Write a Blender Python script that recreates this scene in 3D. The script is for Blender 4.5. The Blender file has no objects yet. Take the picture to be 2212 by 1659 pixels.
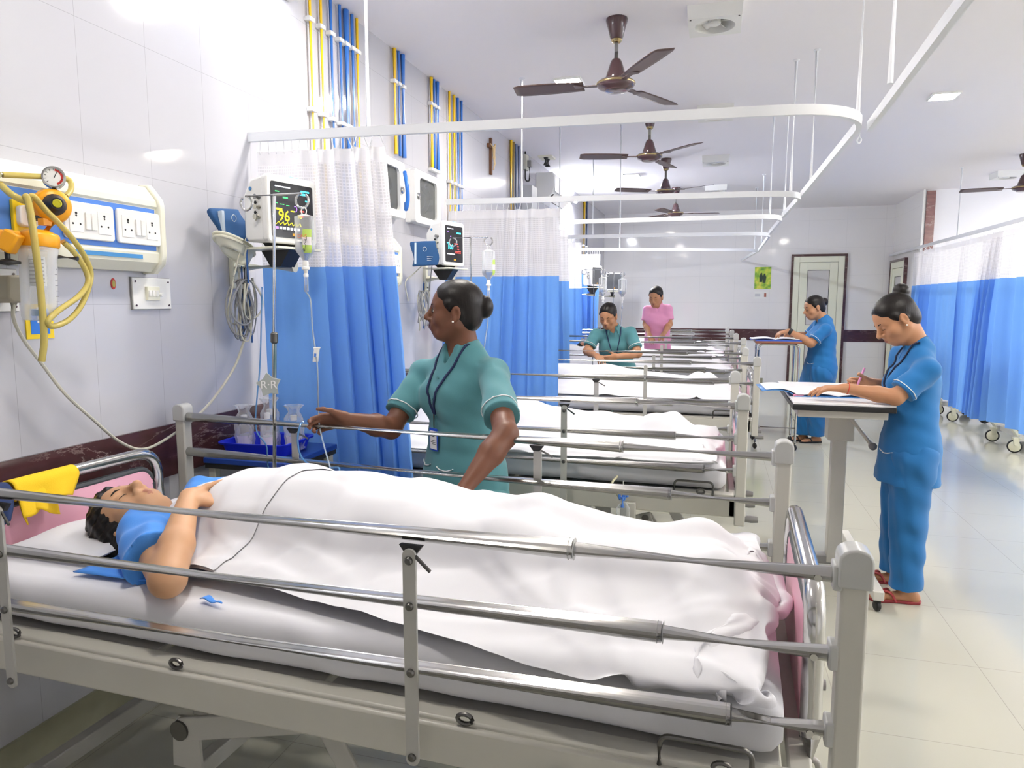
import bpy, bmesh, math, random
import numpy as np
from mathutils import Vector, Matrix, Euler
SC = bpy.context.scene
COL = SC.collection
# ---------------------------------------------------------------- camera
FPX, VPX, VPY, PCX, PCY, CAMH = 1530.0, 1548.0, 653.0, 1106.0, 829.5, 1.5
_d = np.array([VPX-PCX, VPY-PCY, FPX]); _d /= np.linalg.norm(_d)
_p = math.atan2(PCY-VPY, FPX)
_dn = np.array([0, math.cos(_p), math.sin(_p)])
CM = np.array([np.cross(_dn, _d), _d, -_dn])           # camera (right, down, forward) -> ward axes
CAMP = np.array([0.0, 0.0, CAMH])
cam_data = bpy.data.cameras.new('camera')
cam = bpy.data.objects.new('camera', cam_data); COL.objects.link(cam)
cam_data.sensor_fit = 'HORIZONTAL'; cam_data.sensor_width = 36.0
cam_data.lens = FPX/2212*36.0; cam_data.clip_start = 0.02; cam_data.clip_end = 100
m = Matrix(((CM[0][0], -CM[0][1], -CM[0][2]), (CM[1][0], -CM[1][1], -CM[1][2]), (CM[2][0], -CM[2][1], -CM[2][2]))).to_4x4()
m.translation = CAMP
cam.matrix_world = m
SC.camera = cam
# ---------------------------------------------------------------- world, exposure
SC.view_settings.view_transform = 'Standard'; SC.view_settings.look = 'None'
SC.view_settings.exposure = 0.74; SC.view_settings.gamma = 1.0; SC.view_settings.use_curve_mapping = False
SC.cycles.max_bounces = 12; SC.cycles.diffuse_bounces = 6; SC.cycles.glossy_bounces = 5
SC.cycles.transmission_bounces = 8; SC.cycles.transparent_max_bounces = 16
SC.cycles.sample_clamp_indirect = 6.0; SC.cycles.caustics_reflective = False; SC.cycles.caustics_refractive = False
SC.cycles.use_denoising = True
W = bpy.data.worlds.new('daylight'); SC.world = W; W.use_nodes = True
W.node_tree.nodes['Background'].inputs[0].default_value = (0.93, 0.96, 1.0, 1)
W.node_tree.nodes['Background'].inputs[1].default_value = 0.5
# ---------------------------------------------------------------- ceiling lamps (the light of each flush panel lamp)
WALLX, CEILZ, BACKY = -2.083, 3.14, 13.6
LAMPS_L = [(-1.11, 1.32, .55), (-1.11, 3.38, 1), (-1.11, 5.41, 1), (-1.11, 9.5, 1)]     # x, y, share of full power; the first is added to brighten the sheet
LAMPS_R = [(1.69, y) for y in (2.4, 6.59)]
TUBES = [(2.75, 3.0, 50.0), (9.9, 2.96, 700.0)]      # tube lamps fixed high on the left wall
FILL_TUBES_R = [1.2, 3.8, 6.4, 9.0]           # unseen tubes added on the far right wall to brighten the ceiling
LAMP_W = 230.0                # radiance of the flush lamps' diffusers

def ray(px, py): return CM @ np.array([px-PCX, py-PCY, FPX])
def at_z(px, py, z): r = ray(px, py); return Vector(CAMP+r*((z-CAMH)/r[2]))
def at_x(px, py, x): r = ray(px, py); return Vector(CAMP+r*(x/r[0]))
def at_y(px, py, y): r = ray(px, py); return Vector(CAMP+r*(y/r[1]))
# ================================================================ materials
def lin(h):
    h = h.lstrip('#'); c = [int(h[i:i+2], 16)/255 for i in (0, 2, 4)]
    return tuple(x/12.92 if x <= 0.04045 else ((x+0.055)/1.055)**2.4 for x in c)+(1,)
class NT:
    def __init__(s, name):
        s.m = bpy.data.materials.new(name); s.m.use_nodes = True; s.t = s.m.node_tree; s.b = s.t.nodes['Principled BSDF']
    def n(s, typ, **kw):
        q = s.t.nodes.new(typ)
        for k, v in kw.items():
            if k in q.inputs: q.inputs[k].default_value = v
            else: setattr(q, k, v)
        return q
    def l(s, a, b): s.t.links.new(a, b)
MATS = {}
def mat(name, hexc, rough=0.5, metal=0.0, bump=0.0, bscale=60, btype='NOISE', stretch=(1, 1, 1), var=0.0, vscale=4, spec=0.5, coat=0.0, sss=0.0, emit=0.0, trans=0.0, ior=1.45, sheen=0.0):
    if name in MATS: return MATS[name]
    T = NT(name); b = T.b; c = lin(hexc)
    b.inputs['Base Color'].default_value = c; b.inputs['Roughness'].default_value = rough; b.inputs['Metallic'].default_value = metal
    b.inputs['Specular IOR Level'].default_value = spec; b.inputs['Coat Weight'].default_value = coat; b.inputs['IOR'].default_value = ior
    b.inputs['Transmission Weight'].default_value = trans
    if sheen: b.inputs['Sheen Weight'].default_value = sheen
    if sss: b.inputs['Subsurface Weight'].default_value = sss; b.inputs['Subsurface Radius'].default_value = (0.012, 0.005, 0.003)
    if emit: b.inputs['Emission Color'].default_value = c; b.inputs['Emission Strength'].default_value = emit
    if bump or var:
        tc = T.n('ShaderNodeTexCoord'); mp = T.n('ShaderNodeMapping'); mp.inputs['Scale'].default_value = stretch; T.l(tc.outputs['Object'], mp.inputs[0])
    if bump:
        if btype == 'NOISE': x = T.n('ShaderNodeTexNoise', Scale=bscale, Detail=4.0); out = x.outputs['Fac']
        else: x = T.n('ShaderNodeTexWave', Scale=bscale, Distortion=3.0); out = x.outputs['Fac']
        T.l(mp.outputs[0], x.inputs['Vector']); bp = T.n('ShaderNodeBump', Strength=bump, Distance=0.004); T.l(out, bp.inputs['Height']); T.l(bp.outputs[0], b.inputs['Normal'])
    if var:
        x = T.n('ShaderNodeTexNoise', Scale=vscale, Detail=5.0); T.l(mp.outputs[0], x.inputs['Vector'])
        r = T.n('ShaderNodeMapRange'); r.inputs['To Min'].default_value = 1-var; r.inputs['To Max'].default_value = 1+var*0.6; T.l(x.outputs['Fac'], r.inputs[0])
        mx = T.n('ShaderNodeMix', data_type='RGBA', blend_type='MULTIPLY'); mx.inputs[0].default_value = 1
        mx.inputs[6].default_value = c; T.l(r.outputs[0], mx.inputs[7]); T.l(mx.outputs[2], b.inputs['Base Color'])
    MATS[name] = T.m
    return T.m
# ================================================================ mesh builder
def frame_from(d, hint=(0, 0, 1)):
    d = Vector(d).normalized(); h = Vector(hint)
    if abs(d.dot(h.normalized())) > 0.98: h = Vector((1, 0, 0)) if abs(d.x) < 0.9 else Vector((0, 1, 0))
    a = d.cross(h).normalized(); b = a.cross(d).normalized()
    return a, b, d
class MB:
    def __init__(s): s.v = []; s.f = []; s.mi = []; s.cur = 0; s.uv = {}
    def face(s, idx): s.f.append(tuple(idx)); s.mi.append(s.cur)
    def box(s, c, size, rot=None):
        c = Vector(c); R = Euler(rot).to_matrix() if rot is not None and not isinstance(rot, Matrix) else rot
        n = len(s.v)
        for x in (-.5, .5):
            for y in (-.5, .5):
                for z in (-.5, .5):
                    p = Vector((x*size[0], y*size[1], z*size[2])); s.v.append(c+(R @ p if R else p))
        for q in ((0, 1, 3, 2), (4, 6, 7, 5), (0, 4, 5, 1), (2, 3, 7, 6), (0, 2, 6, 4), (1, 5, 7, 3)): s.face([n+i for i in q])
        return s
    def bar(s, a, b, w, h, hint=(0, 0, 1)):
        a = Vector(a); b = Vector(b); x, y, d = frame_from(b-a, hint); n = len(s.v)
        for p in (a, b):
            for sx, sy in ((-.5, -.5), (.5, -.5), (.5, .5), (-.5, .5)): s.v.append(p+x*(sx*w)+y*(sy*h))
        s.face([n+3, n+2, n+1, n]); s.face([n+4, n+5, n+6, n+7])
        for i in range(4): j = (i+1) % 4; s.face([n+i, n+j, n+4+j, n+4+i])
        return s
    def tube(s, pts, r, seg=12, closed=False, caps=True):
        pts = [Vector(p) for p in pts]; N = len(pts); rs = r if isinstance(r, (list, tuple)) else [r]*N
        n0 = len(s.v); a = None
        for i, p in enumerate(pts):
            if closed: d = pts[(i+1) % N]-pts[i-1]
            else: d = pts[min(i+1, N-1)]-pts[max(i-1, 0)]
            d.normalize()
            if a is None: a, b, _ = frame_from(d)
            else:
                a = (a-d*a.dot(d)); a.normalize(); b = d.cross(a)
            for k in range(seg):
                t = 2*math.pi*k/seg; s.v.append(p+(a*math.cos(t)+b*math.sin(t))*rs[i])
        M = N if closed else N-1
        for i in range(M):
            o = n0+i*seg; q = n0+((i+1) % N)*seg
            for k in range(seg): l = (k+1) % seg; s.face([o+k, o+l, q+l, q+k])
        if caps and not closed:
            s.face([n0+k for k in reversed(range(seg))]); s.face([n0+(N-1)*seg+k for k in range(seg)])
        return s
    def cyl(s, a, b, r, seg=16): return s.tube([a, b], r, seg)
    def lathe(s, prof, c=(0, 0, 0), axis=(0, 0, 1), seg=24):
        x, y, d = frame_from(axis); c = Vector(c); n0 = len(s.v); idx = []
        for (r, h) in prof:
            if r < 1e-6: idx.append([len(s.v)]); s.v.append(c+d*h)
            else:
                idx.append(list(range(len(s.v), len(s.v)+seg)))
                for k in range(seg): t = 2*math.pi*k/seg; s.v.append(c+d*h+(x*math.cos(t)+y*math.sin(t))*r)
        for A, B in zip(idx, idx[1:]):
            for k in range(seg):
                l = (k+1) % seg
                if len(A) == 1 and len(B) == 1: continue
                if len(A) == 1: s.face([A[0], B[l], B[k]])
                elif len(B) == 1: s.face([A[k], A[l], B[0]])
                else: s.face([A[k], A[l], B[l], B[k]])
        return s
    def ell(s, c, r, seg=16, ring=10, R=None):
        c = Vector(c); n0 = len(s.v)
        rows = []
        for i in range(ring+1):
            ph = math.pi*i/ring; row = []
            for k in range(seg if 0 < i < ring else 1):
                t = 2*math.pi*k/seg; p = Vector((r[0]*math.sin(ph)*math.cos(t), r[1]*math.sin(ph)*math.sin(t), r[2]*math.cos(ph)))
                row.append(len(s.v)); s.v.append(c+(R @ p if R else p))
            rows.append(row)
        for A, B in zip(rows, rows[1:]):
            for k in range(seg):
                l = (k+1) % seg
                if len(A) == 1: s.face([A[0], B[k], B[l]])
                elif len(B) == 1: s.face([A[k], B[0], A[l]])
                else: s.face([A[k], B[k], B[l], A[l]])
        return s
    def prism(s, poly, o, u, v, depth):
        """poly in (u, v) about o, pushed out by the vector depth"""
        o = Vector(o); u = Vector(u); v = Vector(v); dp = Vector(depth); n = len(s.v); N = len(poly)
        for k in (0, 1):
            for a, b in poly: s.v.append(o+u*a+v*b+dp*k)
        if u.cross(v).dot(dp) > 0: s.face([n+i for i in reversed(range(N))]); s.face([n+N+i for i in range(N)]); sg = 1
        else: s.face([n+i for i in range(N)]); s.face([n+N+i for i in reversed(range(N))]); sg = -1
        for i in range(N):
            j = (i+1) % N; q = [n+i, n+j, n+N+j, n+N+i]; s.face(q if sg > 0 else q[::-1])
        return s
    def grid(s, fn, nu, nv, flip=False, uvfn=None):
        n = len(s.v)
        for i in range(nu):
            for j in range(nv): s.v.append(Vector(fn(i/(nu-1), j/(nv-1))))
        for i in range(nu-1):
            for j in range(nv-1):
                q = [n+i*nv+j, n+(i+1)*nv+j, n+(i+1)*nv+j+1, n+i*nv+j+1]
                s.face(q[::-1] if flip else q)
        if uvfn:
            for i in range(nu):
                for j in range(nv): s.uv[n+i*nv+j] = uvfn(i/(nu-1), j/(nv-1))
        return s
def rrect(w, h, r, n=5):
    p = []
    for cx, cy, a in ((w/2-r, h/2-r, 0), (-w/2+r, h/2-r, 90), (-w/2+r, -h/2+r, 180), (w/2-r, -h/2+r, 270)):
        for k in range(n+1): t = math.radians(a+90*k/n); p.append((cx+r*math.cos(t), cy+r*math.sin(t)))
    return p
def link(o, parent=None):
    COL.objects.link(o)
    if parent is not None: o.parent = parent
    return o
def finish(me, smooth, angle=40):
    if smooth:
        me.shade_smooth(); me.set_sharp_from_angle(angle=math.radians(angle))
def obj(name, mb, m, parent=None, smooth=True, bevel=0.0, solid=0.0, sub=0, angle=40, loc=None, label=None):
    me = bpy.data.meshes.new(name); me.from_pydata([tuple(v) for v in mb.v], [], mb.f); me.update()
    for x in (m if isinstance(m, (list, tuple)) else [m]): me.materials.append(x)
    if any(mb.mi): me.polygons.foreach_set('material_index', mb.mi)
    if mb.uv:
        uvl = me.uv_layers.new(name='uv')
        for lp in me.loops: uvl.data[lp.index].uv = mb.uv.get(lp.vertex_index, (0, 0))
    if parent is None or True: finish(me, smooth, angle)
    o = bpy.data.objects.new(name, me); link(o, parent)
    if loc is not None: o.location = loc
    if solid: q = o.modifiers.new('solid', 'SOLIDIFY'); q.thickness = solid; q.offset = 0
    if bevel: q = o.modifiers.new('bevel', 'BEVEL'); q.width = bevel; q.segments = 2; q.limit_method = 'ANGLE'; q.angle_limit = math.radians(50)
    if sub: q = o.modifiers.new('sub', 'SUBSURF'); q.levels = sub; q.render_levels = sub
    if label: o['label'] = label
    return o
def tag(o, label, cat, group=None, kind=None):
    o['label'] = label; o['category'] = cat
    if group: o['group'] = group
    if kind: o['kind'] = kind
    return o
def thing(name, label, cat, loc=(0, 0, 0), rotz=0.0, group=None):
    o = bpy.data.objects.new(name, None); o.empty_display_size = 0.1; o.location = loc; o.rotation_euler = (0, 0, rotz)
    COL.objects.link(o); return tag(o, label, cat, group)
def struct(name, mb, m, smooth=False, bevel=0.0):
    o = obj(name, mb, m, None, smooth, bevel); o['kind'] = 'structure'; return o
def origin_to(o, p):
    """shift a top-level mesh so that its origin sits at p"""
    p = Vector(p); o.data.transform(Matrix.Translation(-p)); o.location = p; return o
def dup(root, loc=None, rotz=None, label=None):
    r = root.copy(); COL.objects.link(r)
    if loc is not None: r.location = loc
    if rotz is not None: r.rotation_euler = (0, 0, rotz)
    if label: r['label'] = label
    for ch in list(root.children):
        c = ch.copy(); COL.objects.link(c); c.parent = r
        for g in list(ch.children):
            d = g.copy(); COL.objects.link(d); d.parent = c
    return r
def arc_pts(pts, rad, n=6):
    """polyline with rounded corners"""
    pts = [Vector(p) for p in pts]; out = [pts[0]]
    for a, b, c in zip(pts, pts[1:], pts[2:]):
        d1 = (a-b); d2 = (c-b); r = min(rad, d1.length*0.49, d2.length*0.49); p = b+d1.normalized()*r; q = b+d2.normalized()*r
        for k in range(n+1): t = k/n; out.append(p*(1-t)**2+b*(2*t*(1-t))+q*t*t)
    out.append(pts[-1]); return out
def spline(pts, n=8):
    pts = [Vector(p) for p in pts]; out = []
    P = [pts[0]*2-pts[1]]+pts+[pts[-1]*2-pts[-2]]
    for i in range(1, len(P)-2):
        for k in range(n):
            t = k/n; a, b, c, d = P[i-1], P[i], P[i+1], P[i+2]
            out.append(0.5*((2*b)+(c-a)*t+(2*a-5*b+4*c-d)*t*t+(3*b-a-3*c+d)*t**3))
    out.append(pts[-1]); return out
# ================================================================ smooth signed-distance bodies, meshed by surface nets
class Body:
    def __init__(s, lo, hi, vox):
        s.lo = np.array(lo, float); s.vox = vox; s.n = np.ceil((np.array(hi)-s.lo)/vox).astype(int)+1
        s.g = np.full(s.n, 0.5, np.float32); s.best = np.full(s.n, 9.0, np.float32); s.mid = np.zeros(s.n, np.int8)
    def _win(s, lo, hi):
        a = np.clip(np.floor((np.array(lo)-s.lo)/s.vox).astype(int), 0, s.n); b = np.clip(np.ceil((np.array(hi)-s.lo)/s.vox).astype(int)+1, 0, s.n)
        if np.any(b <= a): return None
        sl = tuple(slice(a[i], b[i]) for i in range(3))
        ax = [(s.lo[i]+s.vox*np.arange(a[i], b[i])).astype(np.float32) for i in range(3)]
        return sl, ax[0][:, None, None], ax[1][None, :, None], ax[2][None, None, :]
    def _put(s, sl, d, k, mi, sub=False):
        g = s.g[sl]
        if sub:
            d = -d; h = np.maximum(k-np.abs(g-d), 0)/max(k, 1e-6); s.g[sl] = np.maximum(g, d)+h*h*k/4; return
        h = np.maximum(k-np.abs(g-d), 0)/max(k, 1e-6); s.g[sl] = np.minimum(g, d)-h*h*k/4
        w = d < s.best[sl]; s.best[sl] = np.where(w, d, s.best[sl]); s.mid[sl] = np.where(w, mi, s.mid[sl])
    def cap(s, a, b, ra, rb=None, k=0.02, m=0, cuts=(), sub=False, flat=None):
        rb = ra if rb is None else rb; a = np.array(a, float); b = np.array(b, float); R = max(ra, rb)+k+0.02
        w = s._win(np.minimum(a, b)-R, np.maximum(a, b)+R)
        if w is None: return s
        sl, x, y, z = w; ab = b-a; L = max(float(ab @ ab), 1e-9)
        t = np.clip(((x-a[0])*ab[0]+(y-a[1])*ab[1]+(z-a[2])*ab[2])/L, 0, 1)
        dx = x-a[0]-t*ab[0]; dy = y-a[1]-t*ab[1]; dz = z-a[2]-t*ab[2]
        if flat is not None:      # (direction, factor): squash the section along a direction
            u = np.array(flat[0], float); u /= np.linalg.norm(u); q = dx*u[0]+dy*u[1]+dz*u[2]; f = 1/flat[1]-1
            dx = dx+u[0]*q*f; dy = dy+u[1]*q*f; dz = dz+u[2]*q*f
        d = np.sqrt(dx*dx+dy*dy+dz*dz)-(ra+(rb-ra)*t)
        for p, n in cuts:
            n = np.array(n, float); n /= np.linalg.norm(n); d = np.maximum(d, (x-p[0])*n[0]+(y-p[1])*n[1]+(z-p[2])*n[2])
        s._put(sl, d.astype(np.float32), k, m, sub); return s
    def chain(s, pts, rs, k=0.02, m=0, **kw):
        for i in range(len(pts)-1): s.cap(pts[i], pts[i+1], rs[i], rs[i+1], k, m, **kw)
        return s
    def ell(s, c, r, R=None, k=0.02, m=0, cuts=(), sub=False):
        c = np.array(c, float); r = np.array(r, float); RR = np.array(R if R is not None else np.eye(3), float)
        e = np.sqrt(((RR*r)**2).sum(1))+k+0.015; w = s._win(c-e, c+e)
        if w is None: return s
        sl, x, y, z = w; x = x-c[0]; y = y-c[1]; z = z-c[2]
        q = [x*RR[0][i]+y*RR[1][i]+z*RR[2][i] for i in range(3)]
        k0 = np.sqrt(sum((q[i]/r[i])**2 for i in range(3)))+1e-6; k1 = np.sqrt(sum((q[i]/r[i]**2)**2 for i in range(3)))+1e-6
        d = k0*(k0-1)/k1; x = x+c[0]; y = y+c[1]; z = z+c[2]
        for p, n in cuts:
            n = np.array(n, float); n /= np.linalg.norm(n); d = np.maximum(d, (x-p[0])*n[0]+(y-p[1])*n[1]+(z-p[2])*n[2])
        s._put(sl, d.astype(np.float32), k, m, sub); return s
    def cut(s, p, n):
        w = s._win(s.lo, s.lo+s.vox*s.n); sl, x, y, z = w; n = np.array(n, float); n /= np.linalg.norm(n)
        s.g = np.maximum(s.g, ((x-p[0])*n[0]+(y-p[1])*n[1]+(z-p[2])*n[2]).astype(np.float32)); return s
    def warp(s, fn):
        sl, x, y, z = s._win(s.lo, s.lo+s.vox*s.n); near = np.abs(s.g) < 0.04
        s.g = np.where(near, s.g+fn(x, y, z).astype(np.float32), s.g); return s
    def mesh(s, name, mats, base=(0, 0, 0)):
        g = s.g.copy()
        for a in range(3):
            i0 = [slice(None)]*3; i0[a] = 0; g[tuple(i0)] = 0.5; i0[a] = -1; g[tuple(i0)] = 0.5
        ins = g < 0; n = np.array(g.shape); keys = []; poss = []; quads = []
        st = np.array([n[1]*n[2], n[2], 1])
        for a in range(3):
            A = [slice(None)]*3; B = [slice(None)]*3; A[a] = slice(0, -1); B[a] = slice(1, None); A = tuple(A); B = tuple(B)
            I = np.argwhere(ins[A] != ins[B]); J = I.copy(); J[:, a] += 1
            g0 = g[I[:, 0], I[:, 1], I[:, 2]]; g1 = g[J[:, 0], J[:, 1], J[:, 2]]
            p = I.astype(np.float32); p[:, a] += g0/(g0-g1)
            b, c = (a+1) % 3, (a+2) % 3; base_k = I @ st; q = []
            for db, dc in ((-1, -1), (0, -1), (0, 0), (-1, 0)):
                kk = base_k+db*st[b]+dc*st[c]; keys.append(kk); poss.append(p); q.append(kk)
            q = np.stack(q, 1); fl = g0 > 0; q[fl] = q[fl][:, ::-1]; quads.append(q)
        keys = np.concatenate(keys); poss = np.concatenate(poss); u, inv = np.unique(keys, return_inverse=True)
        cnt = np.bincount(inv); V = np.stack([np.bincount(inv, poss[:, i])/cnt for i in range(3)], 1)
        F = np.searchsorted(u, np.concatenate(quads)); P = s.lo+V*s.vox-np.array(base)
        me = bpy.data.meshes.new(name); me.vertices.add(len(P)); me.vertices.foreach_set('co', P.astype(np.float32).ravel())
        me.loops.add(F.size); me.loops.foreach_set('vertex_index', F.astype(np.int32).ravel())
        me.polygons.add(len(F)); me.polygons.foreach_set('loop_start', np.arange(0, F.size, 4, dtype=np.int32))
        for x in (mats if isinstance(mats, (list, tuple)) else [mats]): me.materials.append(x)
        if isinstance(mats, (list, tuple)) and len(mats) > 1:
            fc = np.rint(V[F].mean(1)).astype(int); me.polygons.foreach_set('material_index', s.mid[fc[:, 0], fc[:, 1], fc[:, 2]].astype(np.int32))
        me.update(calc_edges=True); me.validate(); me.shade_smooth()
        return me
    def obj(s, name, mats, parent=None, base=(0, 0, 0), offset=None, label=None):
        me = s.mesh(name, mats, base); o = bpy.data.objects.new(name, me); link(o, parent)
        if parent is None: o.location = base
        if label: o['label'] = label
        return o
# ================================================================ the ward itself
M = {}
def tile_mat(name, base, joint, ax, tw, th, ox, oz, rough, jw=0.0016, var=0.0, jmix=0.6):
    """glossy tiles on a plane; ax = the two object axes that run along the tile's width and height"""
    T = NT(name); tc = T.n('ShaderNodeTexCoord'); sp = T.n('ShaderNodeSeparateXYZ'); T.l(tc.outputs['Object'], sp.inputs[0]); fs = []
    for a, w, o in ((ax[0], tw, ox), (ax[1], th, oz)):
        s1 = T.n('ShaderNodeMath', operation='SUBTRACT'); T.l(sp.outputs[a], s1.inputs[0]); s1.inputs[1].default_value = o-jw/2
        md = T.n('ShaderNodeMath', operation='FLOORED_MODULO'); T.l(s1.outputs[0], md.inputs[0]); md.inputs[1].default_value = w
        lt = T.n('ShaderNodeMath', operation='LESS_THAN'); T.l(md.outputs[0], lt.inputs[0]); lt.inputs[1].default_value = jw; fs.append(lt)
    mx = T.n('ShaderNodeMath', operation='MAXIMUM'); T.l(fs[0].outputs[0], mx.inputs[0]); T.l(fs[1].outputs[0], mx.inputs[1])
    ml = T.n('ShaderNodeMath', operation='MULTIPLY'); T.l(mx.outputs[0], ml.inputs[0]); ml.inputs[1].default_value = jmix
    mc = T.n('ShaderNodeMix', data_type='RGBA'); T.l(ml.outputs[0], mc.inputs[0]); mc.inputs[6].default_value = lin(base); mc.inputs[7].default_value = lin(joint)
    if var:
        nz = T.n('ShaderNodeTexNoise', Scale=0.9, Detail=6.0); T.l(tc.outputs['Object'], nz.inputs['Vector'])
        r = T.n('ShaderNodeMapRange'); r.inputs['To Min'].default_value = 1-var; r.inputs['To Max'].default_value = 1+var; T.l(nz.outputs['Fac'], r.inputs[0])
        m2 = T.n('ShaderNodeMix', data_type='RGBA', blend_type='MULTIPLY'); m2.inputs[0].default_value = 1; T.l(mc.outputs[2], m2.inputs[6]); T.l(r.outputs[0], m2.inputs[7]); T.l(m2.outputs[2], T.b.inputs['Base Color'])
    else: T.l(mc.outputs[2], T.b.inputs['Base Color'])
    T.b.inputs['Roughness'].default_value = rough
    bp = T.n('ShaderNodeBump', Strength=0.25, Distance=0.001, invert=True); T.l(mx.outputs[0], bp.inputs['Height']); T.l(bp.outputs[0], T.b.inputs['Normal'])
    return T.m
def marble(name, base, vein):
    T = NT(name); tc = T.n('ShaderNodeTexCoord'); mp = T.n('ShaderNodeMapping'); mp.inputs['Rotation'].default_value = (0.5, 0.7, 0.4); T.l(tc.outputs['Object'], mp.inputs[0])
    mp.inputs['Scale'].default_value = (1.0, 1.0, 3.2); n1 = T.n('ShaderNodeTexNoise', Scale=2.4, Detail=9.0, Roughness=0.68, Distortion=0.4); T.l(mp.outputs[0], n1.inputs['Vector'])
    r1 = T.n('ShaderNodeValToRGB'); r1.color_ramp.elements[0].position = 0.485; r1.color_ramp.elements[0].color = (0, 0, 0, 1); r1.color_ramp.elements[1].position = 0.5; r1.color_ramp.elements[1].color = (1, 1, 1, 1)
    e = r1.color_ramp.elements.new(0.515); e.color = (0, 0, 0, 1); T.l(n1.outputs['Fac'], r1.inputs[0])
    n2 = T.n('ShaderNodeTexNoise', Scale=9.0, Detail=6.0); T.l(mp.outputs[0], n2.inputs['Vector'])
    r2 = T.n('ShaderNodeMix', data_type='RGBA'); b = lin(base); r2.inputs[6].default_value = tuple(x*0.55 for x in b[:3])+(1,); r2.inputs[7].default_value = tuple(x*1.6 for x in b[:3])+(1,); T.l(n2.outputs['Fac'], r2.inputs[0])
    n3 = T.n('ShaderNodeTexNoise', Scale=2.5); T.l(mp.outputs[0], n3.inputs['Vector'])
    ml = T.n('ShaderNodeMath', operation='MULTIPLY'); T.l(r1.outputs[0], ml.inputs[0]); r3 = T.n('ShaderNodeMapRange'); r3.inputs['From Min'].default_value = .4; r3.inputs['From Max'].default_value = .75; T.l(n3.outputs['Fac'], r3.inputs[0]); T.l(r3.outputs[0], ml.inputs[1])
    mx = T.n('ShaderNodeMix', data_type='RGBA'); T.l(ml.outputs[0], mx.inputs[0]); T.l(r2.outputs[2], mx.inputs[6]); mx.inputs[7].default_value = lin(vein); T.l(mx.outputs[2], T.b.inputs['Base Color'])
    T.b.inputs['Roughness'].default_value = 0.15
    return T.m
TW, TH = 0.305, 0.4767
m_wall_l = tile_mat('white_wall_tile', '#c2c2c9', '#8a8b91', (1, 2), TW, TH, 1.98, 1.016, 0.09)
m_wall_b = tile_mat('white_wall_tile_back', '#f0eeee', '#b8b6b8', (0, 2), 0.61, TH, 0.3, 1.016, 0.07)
m_floor = tile_mat('cream_floor_tile', '#b4b3a6', '#8b897f', (0, 1), 0.61, 0.61, 1.09, 2.59, 0.10, 0.003, 0.03)
m_ceil = mat('ceiling_paint', '#f3f0f4', 0.8)
m_plain = mat('white_wall_paint', '#f0f0f3', 0.5)
m_marble = marble('maroon_marble', '#4a2f31', '#a8938e')
m_marble2 = marble('pale_maroon_marble', '#8a6763', '#d6c4bc')
m_skirt = mat('grey_green_stone', '#a3a18a', 0.2, var=0.15, vscale=12)
m_white = mat('white_plastic', '#eeeeec', 0.35)
m_cream = mat('cream_plastic', '#e9e8d6', 0.38)
m_alu = mat('cream_aluminium', '#eeefda', 0.35)
m_grey = mat('grey_plastic', '#8b8b8b', 0.45)
m_black = mat('black_rubber', '#1b1b1d', 0.45)
m_dark = mat('dark_gasket', '#2a2a2a', 0.6)
m_steel = mat('polished_steel', '#c9c8c6', 0.16, 1.0)
m_steel2 = mat('brushed_steel', '#d6d5d2', 0.2, 1.0)
m_bolt = mat('bolt_steel', '#6b6a68', 0.35, 1.0)
X1 = 7.2; YN = -3.2
SX0, SX1 = 2.87, 2.97            # side wall of the recess; front wall of the right bays starts here
FRY = 11.9
struct('floor', MB().box(((WALLX-0.1+X1)/2, (YN+BACKY+0.2)/2, -0.05), (X1-WALLX+0.1, BACKY+0.2-YN, 0.1)), m_floor)
struct('ceiling', MB().box(((WALLX-0.1+X1)/2, (YN+BACKY+0.2)/2, CEILZ+0.05), (X1-WALLX+0.1, BACKY+0.2-YN, 0.1)), m_ceil)
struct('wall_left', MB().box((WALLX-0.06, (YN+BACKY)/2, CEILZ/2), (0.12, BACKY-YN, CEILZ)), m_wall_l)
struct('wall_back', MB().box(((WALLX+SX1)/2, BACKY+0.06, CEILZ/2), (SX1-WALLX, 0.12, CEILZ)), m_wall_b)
struct('wall_recess', MB().box((SX0+0.05, (FRY+BACKY)/2, CEILZ/2), (0.1, BACKY-FRY, CEILZ)), m_wall_b)
struct('wall_right', MB().box(((SX0+X1)/2+0.05, FRY+0.06, CEILZ/2), (X1-SX0-0.1, 0.12, CEILZ)), m_plain)
struct('wall_front', MB().box(((WALLX+X1)/2, YN-0.06, CEILZ/2), (X1-WALLX, 0.12, CEILZ)), m_plain)
struct('wall_far_right', MB().box((X1+0.06, (YN+BACKY)/2, CEILZ/2), (0.12, BACKY-YN, CEILZ)), m_plain)
struct('baseboard_left', MB().box((WALLX+0.006, (YN+BACKY)/2, 0.065), (0.012, BACKY-YN, 0.13)), m_skirt)
struct('baseboard_back', MB().box((-0.6, BACKY-0.006, 0.065), (2.9, 0.012, 0.13)), m_skirt)
struct('trim_1', MB().box((WALLX+0.006, (YN+BACKY)/2, 0.915), (0.012, BACKY-YN, 0.205)), m_marble)
tb = MB(); dL = at_y(1703, 700, BACKY).x; dR = at_y(1823, 700, BACKY).x
tb.box(((WALLX+dL)/2, BACKY-0.006, 0.915), (dL-WALLX, 0.012, 0.205)).box(((dR+SX0)/2, BACKY-0.006, 0.915), (SX0-dR, 0.012, 0.205))
struct('trim_2', tb, m_marble)
struct('trim_3', MB().box((SX0+0.012, FRY-0.008, CEILZ/2), (0.03, 0.016, CEILZ)), m_white)
struct('trim_4', MB().box((SX0+0.10, FRY-0.014, (CEILZ-0.02)/2), (0.115, 0.03, CEILZ-0.02)), m_marble2)
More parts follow.
